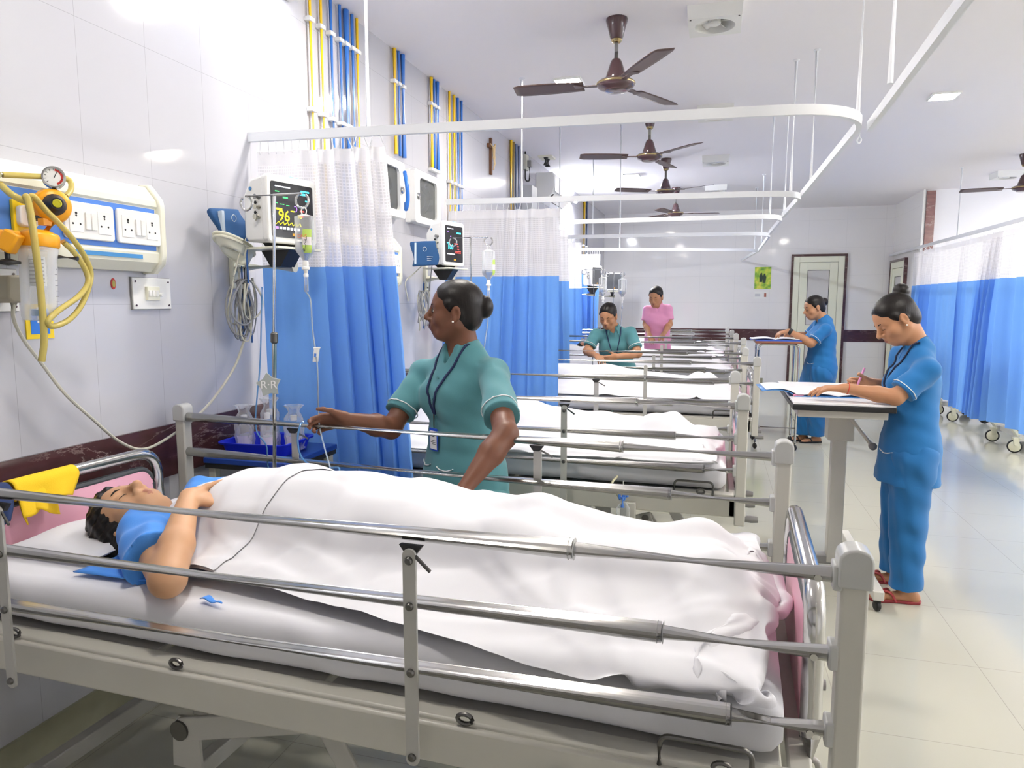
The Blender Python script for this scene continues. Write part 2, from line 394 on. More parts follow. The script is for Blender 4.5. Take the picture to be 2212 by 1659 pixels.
# ---- doors
def door(name, w, h, o, u, n, label):
    """framed aluminium door with a marble casing; o = floor point at the left jamb, u along the wall, n out of it"""
    u = Vector(u); n = Vector(n); o = Vector(o); z = Vector((0, 0, 1))
    def bx(mb, a, b, c, d, t0, t1):
        for p in [(a, c), (b, c), (b, d), (a, d)]: pass
        mb.prism([(a, c), (b, c), (b, d), (a, d)], o+n*t0, u, z, n*(t1-t0))
    t = MB(); f = 0.04
    bx(t, 0, f, 0, h, 0, 0.05); bx(t, w-f, w, 0, h, 0, 0.05); bx(t, f, w-f, h-f, h, 0, 0.05)
    r = obj(name, t, m_marble, smooth=False); r['kind'] = 'structure'
    t = MB(); g = f+0.10
    bx(t, f, g, 0, h-f, 0, 0.04); bx(t, w-g, w-f, 0, h-f, 0, 0.04); bx(t, g, w-g, h-f-0.10, h-f, 0, 0.04)
    obj('door_frame', t, m_alu, r, smooth=False, bevel=0.004)
    t = MB(); e = g+0.006; H = h-f-0.106; s = 0.13
    bx(t, e, e+s, 0.012, H, 0, 0.03); bx(t, w-e-s, w-e, 0.012, H, 0, 0.03)
    for a, b in ((0.012, 0.2), (0.98, 1.10), (H-s, H)): bx(t, e+s, w-e-s, a, b, 0, 0.03)
    l = obj('door_leaf', t, m_alu, r, smooth=False, bevel=0.003)
    for a, b in ((0.2, 0.98), (1.10, H-s)):
        t = MB(); bx(t, e+s, w-e-s, a, b, 0.004, 0.014); obj('door_panel', t, m_pane, l, smooth=False)
        t = MB(); k = 0.008
        for q in ((e+s, w-e-s, a, a+k), (e+s, w-e-s, b-k, b), (e+s, e+s+k, a, b), (w-e-s-k, w-e-s, a, b)): bx(t, *q, 0.012, 0.019)
        obj('gasket', t, m_dark, l, smooth=False)
    t = MB(); p = o+u*(w-e-s*0.5)+n*0.03+z*1.05
    t.bar(p-z*0.09, p+z*0.09, 0.035, 0.012, n).tube(arc_pts([p+z*0.03, p+z*0.03+n*0.045, p+z*0.03+n*0.045-u*0.11], 0.02), 0.009, 10)
    obj('door_handle', t, m_steel2, l)
    return r
m_pane = mat('door_infill', '#d4d2d0', 0.12)
dtop = at_y(1765, 549, BACKY).z
door('door_1', dR-dL, dtop, (dL, BACKY, 0), (1, 0, 0), (0, -1, 0), '')
door('door_2', 1.0, 2.2, (SX0, BACKY-0.05, 0), (0, -1, 0), (-1, 0, 0), '')
# ---- flush ceiling lamps
m_glow = mat('lamp_diffuser', '#fff8ee', 0.5, emit=LAMP_W)
def ceiling_light(x, y, label, group, share=1):
    r = thing('ceiling_light', label, 'ceiling light', (x, y, CEILZ), 0, group)
    t = MB(); w, b = 0.205, 0.012
    for a, c, sx, sy in ((0, w/2-b/2, w, b), (0, -w/2+b/2, w, b), (w/2-b/2, 0, b, w-2*b), (-w/2+b/2, 0, b, w-2*b)): t.box((a, c, -0.008), (sx, sy, 0.016))
    obj('lamp_trim', t, m_white, r, smooth=False)
    obj('diffuser', MB().prism(rrect(w-2*b, w-2*b, 0.015), (0, 0, -0.011), (1, 0, 0), (0, 1, 0), (0, 0, 0.008)), m_glow if share == 1 else mat('lamp_diffuser_fill', '#fff8ee', 0.5, emit=LAMP_W*share), r, smooth=False)
LN = ['added over the nearest bed as unseen fill', 'over the near blue and white curtain', 'left of the nearest ceiling fan', 'beyond the air conditioner']
for (x, y, k), s in zip(LAMPS_L, LN): ceiling_light(x, y, 'square flush ceiling light glowing white '+s, 'flush lights over the left beds', k)
RN = ['over the near aisle', 'right of the long white curtain track']
for (x, y), s in zip(LAMPS_R, RN): ceiling_light(x, y, 'square flush ceiling light glowing white '+s, 'flush lights over the aisle')
for x in (4.9, 6.3):
    for y in (1.5, 4.5, 7.5, 10.8): ceiling_light(x, y, 'square flush ceiling light glowing white, added out of view over the right hand bays', 'flush lights added over the right bays')  # lamps added out of view to light the far part of the ward
for x, y, z, rz, s, tw in [(WALLX, y, z, 0, s, w) for (y, z, w), s in zip(TUBES, ('high on the left wall above the near monitor', 'high on the left wall beyond the air conditioner'))]+[(X1, y, 2.75, math.pi, 'high on the far right wall, added unseen as fill', 400.0) for y in FILL_TUBES_R]:
    r = thing('tube_light', 'white tube light glowing '+s, 'wall light', (x, y, z), rz, 'tube lights added on the far right wall' if rz else None)
    obj('fitting', MB().box((0.03, 0, 0), (0.06, 1.0, 0.05)), m_white, r, bevel=0.005)
    obj('tube', MB().cyl((0.075, -0.44, -0.01), (0.075, 0.44, -0.01), 0.016), mat('tube_glow_%d' % tw, '#f4f8ff', 0.5, emit=tw), r)
    for e in (-0.47, 0.47): obj('end_cap', MB().box((0.075, e, -0.01), (0.04, 0.05, 0.04)), m_white, r)
# ---- ceiling fans
m_fan = mat('brown_fan_enamel', '#4a3236', 0.22, coat=0.6)
m_fan2 = mat('fan_blade_brown', '#54413f', 0.4)
m_brass = mat('brass_ring', '#b9a57a', 0.25, 1.0)
def fan(x, y, label, ang, group, k=1.0):
    r = thing('ceiling_fan', label, 'ceiling fan', (x, y, CEILZ), math.radians(ang), group)
    obj('canopy', MB().lathe([(0, 0), (0.062, 0), (0.064, -0.012), (0.052, -0.05), (0.038, -0.105), (0.032, -0.115), (0, -0.115)]), m_fan, r)
    obj('canopy_ring', MB().lathe([(0.03, -0.112), (0.033, -0.118), (0.026, -0.132), (0.018, -0.137), (0, -0.137)]), m_brass, r)
    obj('downrod', MB().cyl((0, 0, -0.13), (0, 0, -0.235), 0.0125), m_bolt, r)
    obj('motor_cover', MB().lathe([(0, -0.225), (0.022, -0.225), (0.030, -0.235), (0.036, -0.25), (0.052, -0.30), (0.060, -0.325), (0.058, -0.34), (0, -0.34)]), m_fan, r)
    mo = obj('motor', MB().lathe([(0, -0.335), (0.06, -0.335), (0.10, -0.348), (0.112, -0.362), (0.112, -0.372), (0.10, -0.388), (0.07, -0.40), (0.066, -0.406), (0.05, -0.41), (0, -0.412)], seg=32), m_fan, r)
    obj('motor_band', MB().lathe([(0.1125, -0.358), (0.1145, -0.362), (0.1145, -0.366), (0.1125, -0.370)], seg=32), m_brass, mo)
    for i in range(3):
        t = MB(); a = math.radians(120*i); ca, sa = math.cos(a), math.sin(a)
        def q(u, v, z): return (u*ca-v*sa, u*sa+v*ca, z)
        def bl(i_, j_):
            u = 0.19+0.42*i_; w = 0.052+0.014*math.sin(i_*2.4); e = 0.012 if i_ > 0.97 else 0
            v = (j_-0.5)*2*(w-e); return q(u, v, -0.366+v*0.18)
        t.grid(bl, 12, 7)
        b = obj('blade', t, m_fan2, r, solid=0.004)
        t = MB(); t.prism([(0, -.018), (.10, -.012), (.13, -.035), (.15, -.035), (.15, .035), (.13, .035), (.10, .012), (0, .018)], q(0.095, 0, -0.371), (ca, sa, 0), (-sa, ca, 0), (0, 0, 0.006))
        obj('blade_bracket', t, m_fan2, b)
for y, a, s in ((4.34, 62, 'nearest'), (6.5, 75, 'second from the camera'), (8.55, 88, 'third from the camera'), (10.69, 10, 'farthest, with its still blades showing')):
    fan(-0.61, y, 'brown ceiling fan over the left beds, '+s, a, 'ceiling fans over the left beds')
fr = at_z(2212, 333, CEILZ); fan(fr.x+0.02, fr.y, 'dark ceiling fan at the right edge above the curtained bays', 172, 'ceiling fans over the right beds')
# ---- ceiling exhaust fans
m_exh = mat('exhaust_white', '#e9e9e6', 0.4)
def exhaust(x, y, label):
    r = thing('exhaust_fan', label, 'exhaust fan', (x, y, CEILZ), 0, 'exhaust fans on the ceiling'); w, h, c = 0.30, 0.075, 0.112
    n = 32; t = MB(); ring = [(c*math.cos(2*math.pi*k/n), c*math.sin(2*math.pi*k/n)) for k in range(n)]
    def sq(k):
        a = 2*math.pi*k/n; s = w/2/max(abs(math.cos(a)), abs(math.sin(a))); return (s*math.cos(a), s*math.sin(a))
    for k in range(n): a, b = sq(k); t.v += [Vector((a, b, 0)), Vector((a*0.965, b*0.965, -h)), Vector((ring[k][0], ring[k][1], -h)), Vector((ring[k][0]*0.95, ring[k][1]*0.95, -0.012))]
    for k in range(n):
        l = (k+1) % n
        for s in range(3): t.face([4*k+s, 4*k+s+1, 4*l+s+1, 4*l+s])
    obj('housing', t, m_exh, r, angle=30)
    obj('backing', MB().lathe([(0, -0.012), (c, -0.012)], seg=n), mat('exhaust_grey', '#9fa09c', 0.7), r)  # plain grey disc closing the housing behind the blades
    obj('hub', MB().lathe([(0, -0.014), (0.03, -0.014), (0.034, -0.058), (0.028, -0.066), (0, -0.068)]), m_exh, r)
    for i in range(6):
        a = math.radians(60*i+12); t = MB()
        def bl(i_, j_, a=a):
            u = 0.03+0.075*i_; v = (j_-0.5)*(0.045+0.03*i_); aa = a+v/ max(u, .05)*0.8
            return (u*math.cos(aa), u*math.sin(aa), -0.036+v*0.55)
        t.grid(bl, 6, 4); obj('blade', t, m_exh, r, solid=0.002)
    for sx in (-0.13, 0.13): obj('screw', MB().cyl((sx, -0.13, -h+0.01), (sx, -0.13, -h-0.002), 0.006), m_dark, r)
for y, s in ((4.41, 'nearest, beside the nearest fan'), (6.5, 'second, behind the long curtain track'), (8.64, 'third from the camera'), (10.74, 'farthest over the beds')):
    exhaust(-0.06, y, 'square white exhaust fan on the ceiling, '+s)
q = at_z(2175, 372, CEILZ); exhaust(q.x, q.y, 'square white exhaust fan on the ceiling at the right edge')
# ================================================================ hospital beds
m_bed = mat('bed_enamel', '#c3c1b8', 0.32, var=0.06, vscale=6)
m_bedg = mat('bed_enamel_grey', '#b4b3ae', 0.35, var=0.08, vscale=8)
m_cap = mat('grey_cap', '#b9bab8', 0.25)
m_pink = mat('pink_panel', '#f0b6c9', 0.28)
m_edge = mat('dark_panel_edge', '#45494d', 0.5)
def caster(t, x, y, col, s=1.0):
    pass
def bed(label, loc, rot, near=(-0.49, -0.49), far=(0.49, 0.49), posts=(-1.09, 1.12), farpost=(-1.09, 1.08), dz=0.0, tele=((0.68, 0.84, 0.96), (0.62, 0.77, 0.90)), ups=((-0.655, 0.37), (-0.60, 0.34)), detail=True):
    """local axes: +x to the foot end, +y to the far side"""
    r = thing('hospital_bed', label, 'bed', (loc[0], loc[1], 0), rot, 'hospital beds along the left wall' if loc[0] < 2 else 'hospital beds behind the right curtains')
    Z = [1.058+dz, 0.922+dz, 0.788+dz]
    for side, (yh, yf), (xa, xb), tl, up in ((-1, near, posts, tele[0], ups[0]), (1, far, farpost, tele[1], ups[1])):
        def yy(x): return yh+(yf-yh)*(x+1.1)/2.2
        for xp in (xa, xb):
            p = obj('post', MB().box((xp, yy(xp), (0.56+1.07+2*dz)/2), (0.042, 0.042, 1.07-0.56)), m_bed, r, bevel=0.005)
            t = MB(); pr = rrect(0.05, 0.056, 0.02)
            t.prism([(-.026, -.034), (.026, -.034), (.026, .012)]+[(.026*math.cos(a), .012+.020*math.sin(a)) for a in (0.35, 0.75, 1.15, 1.57, 2.0, 2.4, 2.8)]+[(-.026, .012)], (xp, yy(xp)-0.027, 1.078+dz), (1, 0, 0), (0, 0, 1), (0, 0.054, 0))
            obj('post_cap', t, m_cap, p, bevel=0.004)
        for k, z in enumerate(Z):
            x0, x1, x2 = xa+0.02, tl[k], xb-0.02
            t = obj('rail', MB().cyl((x0, yy(x0), z), (x1, yy(x1), z), 0.0185, 20), m_steel2, r)
            obj('inner_rail', MB().cyl((x1-0.03, yy(x1), z), (x2, yy(x2), z), 0.0142, 18), m_steel2, t)
            obj('rail_collar', MB().cyl((x1-0.007, yy(x1), z), (x1+0.003, yy(x1), z), 0.0202, 20), m_grey if k else m_cap, t)
            if detail:
                obj('end_socket', MB().box((x2-0.005, yy(x2), z), (0.016, 0.04, 0.044)), m_cap, t, bevel=0.004)
                obj('end_screw', MB().cyl((x2-0.035, yy(x2)+side*0.012, z-0.004), (x2-0.035, yy(x2)+side*0.0165, z-0.004), 0.006, 10), m_steel, t)
        for u in up:
            y = yy(u)+side*0.022
            b = obj('upright', MB().prism(rrect(0.027, 0.44, 0.012), (u, y-0.003, 0.815+dz), (1, 0, 0), (0, 0, 1), (0, 0.006, 0)), m_bedg, r)
            if detail:
                for z in (Z[0]-0.045, Z[1], Z[2], 0.613+dz):
                    obj('bolt', MB().lathe([(0.0085, 0), (0.0085, 0.003), (0.006, 0.0065), (0, 0.0075)], (u, y+side*0.003, z), (0, side, 0), 12), m_bolt, b)
                obj('clamp', MB().prism([(-.024, 0), (.024, 0), (.010, -.018), (-.010, -.018)], (u, yy(u)+side*0.006, Z[0]-0.018), (1, 0, 0), (0, 0, 1), (0, side*0.012, 0)), m_dark, b)
                t = MB().bar((u+0.012, y, Z[0]-0.036), (u+0.048, y+side*0.012, Z[0]-0.058), 0.004, 0.006)
                obj('release_lever', t, m_bolt, b)
    zf = 0.62+dz
    for s in (-1, 1):
        yv = s*0.435
        f = obj('side_frame', MB().box((0, yv, zf), (2.19, 0.05, 0.085)), m_bed, r, bevel=0.006)
        obj('frame_flange', MB().box((0, yv-s*0.012, zf+0.043), (2.17, 0.05, 0.018)), m_bed, f, bevel=0.005)
        if detail:
            for x in (-0.75, -0.25, 0.46, 0.95):
                obj('eyelet', MB().tube([(x+0.016*math.cos(a), yv+s*0.014, zf+0.058+0.010*math.sin(a)) for a in np.linspace(0, 2*math.pi, 13)[:-1]], 0.0045, 8, closed=True), m_bolt, f)
            for x in (-0.88, 0.66):
                obj('iv_socket', MB().box((x, yv+s*0.04, zf-0.055), (0.04, 0.03, 0.10)), m_bed, f, bevel=0.003)
                obj('wing_screw', MB().cyl((x, yv+s*0.04, zf-0.10), (x, yv+s*0.04, zf-0.155), 0.008, 10).bar((x-0.032, yv+s*0.04, zf-0.155), (x+0.032, yv+s*0.04, zf-0.155), 0.010, 0.012), m_bedg, f)
    for x in (-1.085, 1.085): obj('end_frame', MB().box((x, 0, zf), (0.045, 0.92, 0.085)), m_bed, r, bevel=0.006)
    d = MB()
    for x0, x1 in ((-1.05, -0.36), (-0.34, 0.10), (0.12, 1.05)): d.box(((x0+x1)/2, 0, zf+0.040), (x1-x0, 0.80, 0.012))
    obj('deck', d, m_bedg, r, bevel=0.003)
    # bows and panels at both ends
    for x, nm, w in ((-1.048, 'head', 0.33), (1.105, 'foot', 0.305)):
        zt = (0.968 if nm == 'head' else 0.962)+dz; yc = 0.0
        pts = arc_pts([(x, -w-0.03, zf-0.02), (x, -w, zf+0.16), (x, -w, zt), (x, w, zt), (x, w, zf+0.16), (x, w+0.03, zf-0.02)], 0.11, 8)
        b = obj(nm+'_bow', MB().tube(pts, 0.0195, 18), m_steel, r)
        q = rrect(2*w-0.05, 0.31, 0.06)
        o = (x-0.012, yc, zt-0.21)
        obj(nm+'_panel', MB().prism(q, o, (0, 1, 0), (0, 0, 1), (0.018, 0, 0)), m_pink, r, bevel=0.003)
        n = len(q); e = MB()
        e.tube([(x-0.003, a, zt-0.21+b_) for a, b_ in q], 0.0115, 8, closed=True)
        obj(nm+'_panel_edge', e, m_edge, r)
    # retaining loop and a crank on the foot end
    for s in (-1, 1):
        obj('mattress_loop', MB().tube(arc_pts([(0.84, s*0.449, zf+0.04), (0.84, s*0.449, zf+0.10), (1.0, s*0.449, zf+0.10), (1.0, s*0.449, zf+0.04)], 0.02), 0.005, 8), m_bolt, r)
    for y in (-0.2, 0.05, 0.25):
        c = obj('crank', MB().tube(arc_pts([(1.10, y, zf-0.05), (1.135, y, zf-0.05), (1.145, y, zf-0.12), (1.19, y, zf-0.12)], 0.015), 0.007, 10), m_bedg, r)
        obj('crank_grip', MB().lathe([(0, 0), (0.014, 0.002), (0.017, 0.03), (0.014, 0.06), (0, 0.062)], (1.14, y, zf-0.12), (1, 0, 0), 14), m_grey, c)
    # scissor lift, base frame and castors
    for s in (-1, 1):
        y = s*0.33
        for x0, x1 in ((-0.36, 0.06), (0.42, 0.74)):
            a = obj('lift_arm', MB().bar((x0, y, 0.425), (x1, y, 0.53), 0.012, 0.062), m_bedg, r, bevel=0.004)
            obj('pivot', MB().lathe([(0, -0.012), (0.026, -0.012), (0.026, 0.012), (0, 0.012)], (x0, y, 0.425), (0, 1, 0), 16), m_bolt, a)
            obj('pivot', MB().lathe([(0, -0.012), (0.016, -0.012), (0.016, 0.012), (0, 0.012)], (x1-0.03, y, 0.53), (0, 1, 0), 16), m_bolt, a)
            obj('strut', MB().bar((x1-0.03, y-s*0.016, 0.54), (x1+0.16, y-s*0.016, 0.22), 0.012, 0.055), m_bedg, r, bevel=0.004)
            obj('bracket', MB().prism([(-.045, -.09), (.045, -.09), (.04, .02), (.02, .05), (-.02, .05), (-.04, .02)], (x0, y-s*0.016-0.004, 0.40), (1, 0, 0), (0, 0, 1), (0, 0.008, 0)), m_bedg, r)
        obj('base_rail', MB().box((0, s*0.36, 0.20), (1.76, 0.04, 0.06)), m_bedg, r, bevel=0.004)
    for x in (-0.86, -0.45, 0.45, 0.86): obj('base_crossbar', MB().box((x, 0, 0.20), (0.04, 0.70, 0.05)), m_bedg, r, bevel=0.004)
    obj('centre_leg', MB().box((-0.63, 0.05, 0.40), (0.06, 0.05, 0.40)), m_bedg, r, bevel=0.004)
    obj('centre_leg', MB().box((0.58, 0.05, 0.40), (0.06, 0.05, 0.40)), m_bedg, r, bevel=0.004)
    obj('brace', MB().bar((-0.60, 0.0, 0.27), (-0.78, -0.05, 0.56), 0.03, 0.03), m_bedg, r)
    obj('brace', MB().bar((-0.60, 0.1, 0.27), (-0.36, 0.1, 0.56), 0.03, 0.03), m_bedg, r)
    obj('brace', MB().bar((0.6, 0.05, 0.27), (0.20, 0.05, 0.57), 0.035, 0.03), m_bedg, r)
    for x in (-0.86, 0.86):
        for s in (-1, 1):
            c = obj('castor', MB().tube([(x+0.062*math.cos(a), s*0.36+0.02, 0.066+0.062*math.sin(a)) for a in np.linspace(0, 2*math.pi, 25)[:-1]], 0.0001, 4, closed=True).lathe([(0, -0.016), (0.052, -0.016), (0.062, -0.010), (0.062, 0.010), (0.052, 0.016), (0, 0.016)], (x+0.02, s*0.36, 0.064), (0, 1, 0), 24), m_black, r)
            obj('castor_fork', MB().prism([(-.02, 0), (.03, 0), (.02, .10), (-.02, .10)], (x, s*0.36-0.022, 0.07), (1, 0, 0), (0, 0, 1), (0, 0.044, 0)), m_bedg, c, bevel=0.003)
    return r
# x, y of the bed's middle; bed 1 stands a little askew
B1 = (-0.90, 1.707, math.radians(-1.8))
BED1 = bed('hospital bed nearest the camera, its patient sleeping with bare arms', B1[:2], B1[2], near=(-0.525, -0.455), far=(0.525, 0.457), posts=(-1.09, 1.143), farpost=(-1.10, 1.085))
B2 = (-0.99, 3.50, 0.0); B3 = (-0.84, 5.60, 0.0); B4 = (-0.866, 7.50, 0.0); B5 = (-0.93, 9.45, 0.0); ZS = 1.0336     # the two farthest beds are wound up a little higher
BED2 = bed('second bed from the camera, just behind the standing teal nurse', B2[:2], 0, near=(-0.50, -0.50), far=(0.50, 0.50), posts=(-1.09, 1.108), farpost=(-1.09, 1.10), dz=0.022)
BED3 = bed('third bed from the camera, in front of the bending teal nurse', B3[:2], 0, near=(-0.50, -0.50), far=(0.50, 0.50), dz=0.022, detail=False)
for (bx_, by_, _), s in ((B4, 'fourth bed from the camera, behind the bending teal nurse'), (B5, 'farthest bed on the left, in front of the pink nurse')):
    dup(BED3, (bx_, by_, 0), 0, s).scale.z = ZS
# ---- mattresses
m_linen = mat('white_linen', '#dadae0', 0.85, bump=0.10, bscale=35, var=0.0)
m_linen2 = mat('white_linen_sheet', '#dcdce1', 0.9, bump=0.05, bscale=900)
def mattress(label, b, dz, seed):
    rnd = random.Random(seed); ph = [rnd.uniform(0, 6) for _ in range(8)]
    L, Wd, H, R = 2.07, 0.812, 0.115, 0.045; n = 120
    pr = rrect(Wd, H, R, 6); t = MB()
    def pt(i, j):
        x = -L/2+L*i; k = j*len(pr); a, bb = pr[int(round(k)) % len(pr)]; e = min(1, min(x+L/2, L/2-x)/0.04); e = math.sqrt(max(0, 1-(1-e)**2)) if e < 1 else 1
        a *= 0.965+0.035*e; bb *= 0.6+0.4*e
        if abs(a) > Wd/2-R*1.2:     # drawn-down creases in the fitted sheet along the sides
            w = 0.5+0.5*math.sin(x*17+ph[0]+1.3*math.sin(x*5.1+ph[1])+bb*22); a += math.copysign(0.008*(w**3), a)*(0.4+0.6*math.sin(x*3+ph[2])**2)
        bb += 0.0012*math.sin(x*6+ph[3]+a*5)
        return (x, a, bb)
    t.grid(pt, n, len(pr)+1)
    a0 = len(t.v); 
    for e in (0, n-1): t.face([e*(len(pr)+1)+k for k in range(len(pr))][::(-1 if e == 0 else 1)])
    o = obj('mattress', t, m_linen, angle=80); o.location = (b[0]+0.018, b[1], 0.733+dz); o.rotation_euler = (0, 0, b[2])
    return tag(o, label, 'mattress', 'mattresses on the left beds' if b[0] < 2 else None)
MT = 0.791     # top of the mattress on the first bed
mattress('white sheeted mattress of the nearest bed, under the sleeping patient', B1, 0, 1)
mattress('white sheeted mattress of the second bed, behind the standing nurse', B2, 0.022, 2)
mattress('white sheeted mattress of the third bed, before the bending nurse', B3, 0.022, 3)
mattress('white sheeted mattress of the fourth bed, behind the bending nurse', B4, 0.048, 4)
mattress('white sheeted mattress of the farthest left bed, before the pink nurse', B5, 0.048, 5)
# ---- cover sheets: a small position-based cloth settles over the lying bodies
def drape(corner, ex, ey, nx, ny, hfun, steps=150, seed=0, iters=10, xmax=None, push=None, squeeze=0.985, bend=0.04, nz=0.010, fric=0.6, soft=5):
    rng = np.random.default_rng(seed); dx = np.linalg.norm(ex)/(nx-1); dy = np.linalg.norm(ey)/(ny-1)
    I, J = np.meshgrid(np.arange(nx)/(nx-1), np.arange(ny)/(ny-1), indexing='ij'); c = np.array(corner)
    P = np.zeros((nx, ny, 3)); I2 = 0.5+(I-0.5)*squeeze; J2 = 0.5+(J-0.5)*squeeze
    P[..., :2] = c+I2[..., None]*np.array(ex)+J2[..., None]*np.array(ey)
    gx = np.linspace(-1.6, 1.6, 321); gy = np.linspace(-0.9, 0.9, 181); GX, GY = np.meshgrid(gx, gy, indexing='ij'); Hh = hfun(GX, GY)
    GHx, GHy = np.gradient(Hh, gx, gy)
    def samp(A, x, y):
        u = np.clip((x-gx[0])/(gx[1]-gx[0]), 0, 319.99); v = np.clip((y-gy[0])/(gy[1]-gy[0]), 0, 179.99); i = u.astype(int); j = v.astype(int); u -= i; v -= j
        return A[i, j]*(1-u)*(1-v)+A[i+1, j]*u*(1-v)+A[i, j+1]*(1-u)*v+A[i+1, j+1]*u*v
    w = sum(rng.uniform(0.3, 1)*np.sin(I*rng.uniform(4, 26)+J*rng.uniform(-22, 22)+rng.uniform(0, 6)) for _ in range(9))
    P[..., 2] = Hh.max()+0.03+w*nz
    if push:      # what reaches past the rails starts folded down inside them
        y0 = P[..., 1].copy(); push(P); P[..., 2] -= np.abs(P[..., 1]-y0)
    Q = P.copy(); dt = 1/60; g = np.array([0, 0, -9.8*dt*dt])
    def con(a, b, L, k):
        d = b-a; l = np.sqrt((d*d).sum(-1, keepdims=True))+1e-9; cc = d*((l-L)/l*0.5*k); a += cc; b -= cc
    D = math.hypot(dx, dy)
    for st in range(steps):
        V = (P-Q)*0.97; V = np.clip(V, -0.02, 0.02); Q = P.copy(); P = P+V+g
        for it in range(iters):
            for o in (0, 1):
                con(P[o:-1:2], P[o+1::2], dx, 1.0); con(P[:, o:-1:2], P[:, o+1::2], dy, 1.0)
                con(P[o:-1:2, :-1], P[o+1::2, 1:], D, 0.35); con(P[o:-1:2, 1:], P[o+1::2, :-1], D, 0.35)
            for o in (0, 1, 2, 3):
                A = P[o:-2:4]; B = P[o+2::4]; n_ = min(len(A), len(B)); con(A[:n_], B[:n_], 2*dx, bend)
                A = P[:, o:-2:4]; B = P[:, o+2::4]; n_ = min(A.shape[1], B.shape[1]); con(A[:, :n_], B[:, :n_], 2*dy, bend)
            if it % 2 == 1:
                h = samp(Hh, P[..., 0], P[..., 1]); hx = samp(GHx, P[..., 0], P[..., 1]); hy = samp(GHy, P[..., 0], P[..., 1])
                il = 1/np.sqrt(1+hx*hx+hy*hy); pen = (h+0.009-P[..., 2])*il; t = pen > 0; pp = np.where(t, np.minimum(pen, 0.03), 0)
                P[..., 0] -= hx*il*pp; P[..., 1] -= hy*il*pp; P[..., 2] += il*pp
                fr = np.where(t, fric, 0.0)[..., None]; P[..., :2] += (Q[..., :2]-P[..., :2])*fr
                if xmax is not None: P[..., 0] = np.minimum(P[..., 0], xmax)
                if push: push(P)
    for _ in range(soft):
        Q = P.copy(); Q[1:-1, 1:-1] = P[1:-1, 1:-1]*.5+(P[:-2, 1:-1]+P[2:, 1:-1]+P[1:-1, :-2]+P[1:-1, 2:])*.125; P = Q
    return P
def creases(P, n, seed, amp=.008):
    """pressed and pulled folds: narrow ridges along random lines, raised along the cloth's normal"""
    rng = np.random.default_rng(seed); nx, ny = P.shape[:2]; S = np.zeros((nx, ny)); X, Y = P[..., 0], P[..., 1]
    for k in range(n):
        i, j = rng.integers(2, nx-2), rng.integers(2, ny-2); a = rng.choice([rng.normal(.25, .35), rng.normal(1.9, .5), rng.uniform(0, 3.14)]); L = rng.uniform(.12, .42); w = rng.uniform(.010, .022); c, s_ = math.cos(a), math.sin(a)
        u = (X-X[i, j])*c+(Y-Y[i, j])*s_; v = -(X-X[i, j])*s_+(Y-Y[i, j])*c+rng.uniform(-.4, .4)*u*u/L; win = np.clip(1-(u/L)**2, 0, 1)**1.5
        g = np.where(v > 0, np.exp(-(v/w)**2), np.exp(-(v/(w*rng.uniform(2.5, 6)))**2)); S += amp*rng.uniform(.35, 1.0)*win*g
    N = np.cross(np.gradient(P, axis=0), np.gradient(P, axis=1)); N /= np.linalg.norm(N, axis=-1, keepdims=True)+1e-9
    return P+N*S[..., None]
def cap_h(X, Y, a, b, ra, rb, za, zb, sq=1.0):
    """height of a lying limb: axis from a to b (plan), half-widths ra, rb, axis heights za, zb; sq scales its height"""
    ax, ay = a; bx_, by_ = b; L = (bx_-ax)**2+(by_-ay)**2; t = np.clip(((X-ax)*(bx_-ax)+(Y-ay)*(by_-ay))/max(L, 1e-9), 0, 1)
    d2 = (X-ax-t*(bx_-ax))**2+(Y-ay-t*(by_-ay))**2; r = ra+(rb-ra)*t; z = za+(zb-za)*t
    return np.where(d2 < r*r, z+sq*np.sqrt(np.maximum(r*r-d2, 0)), -1)
def bedtop(X, Y, mt, xe=0.985, ye=0.411):
    e = np.maximum(np.maximum(np.abs(Y)-ye, 0), np.maximum(np.abs(X)-xe, 0))
    return mt-np.minimum(np.where(e < 0.008, e*0.5, 0.004+(e-0.008)*14.0), 0.110)
def smax(hs, k=0.03):
    a = hs[0]
    for b in hs[1:]: h = np.maximum(k-np.abs(a-b), 0)/k; a = np.maximum(a, b)+h*h*k/4
    return a
def sheet_obj(P, label, b, band=0, name='bed_sheet', m=None, sub=1):
    nx, ny = P.shape[:2]; t = MB(); t.v = [Vector(p) for p in P.reshape(-1, 3)]
    for i in range(nx-1):
        for j in range(ny-1): t.face([i*ny+j, (i+1)*ny+j, (i+1)*ny+j+1, i*ny+j+1])
    o = obj(name, t, m or m_linen2, angle=180, sub=sub); o.location = (b[0], b[1], 0); o.rotation_euler = (0, 0, b[2])
    tag(o, label, 'bed sheet', 'cover sheets over the left patients')
    if band:
        N = np.zeros_like(P); du = np.gradient(P, axis=0); dv = np.gradient(P, axis=1); N = np.cross(du, dv); N /= np.linalg.norm(N, axis=-1, keepdims=True)+1e-9
        k = np.minimum(1, np.arange(band)/3.0)[:, None, None]
        # the doubled band lies a finger's breadth over the sheet and rolls under along its free edge
        B = P[:band]+N[:band]*(0.006+0.006*(np.arange(band)/band)[:, None, None]); B[-1] -= N[band-1]*0.008
        t = MB(); t.v = [Vector(p) for p in B.reshape(-1, 3)]
        for i in range(band-1):
            for j in range(ny-1): t.face([i*ny+j, (i+1)*ny+j, (i+1)*ny+j+1, i*ny+j+1])
        obj('turned_down_band', t, m or m_linen2, o, angle=180, sub=sub)
    return o
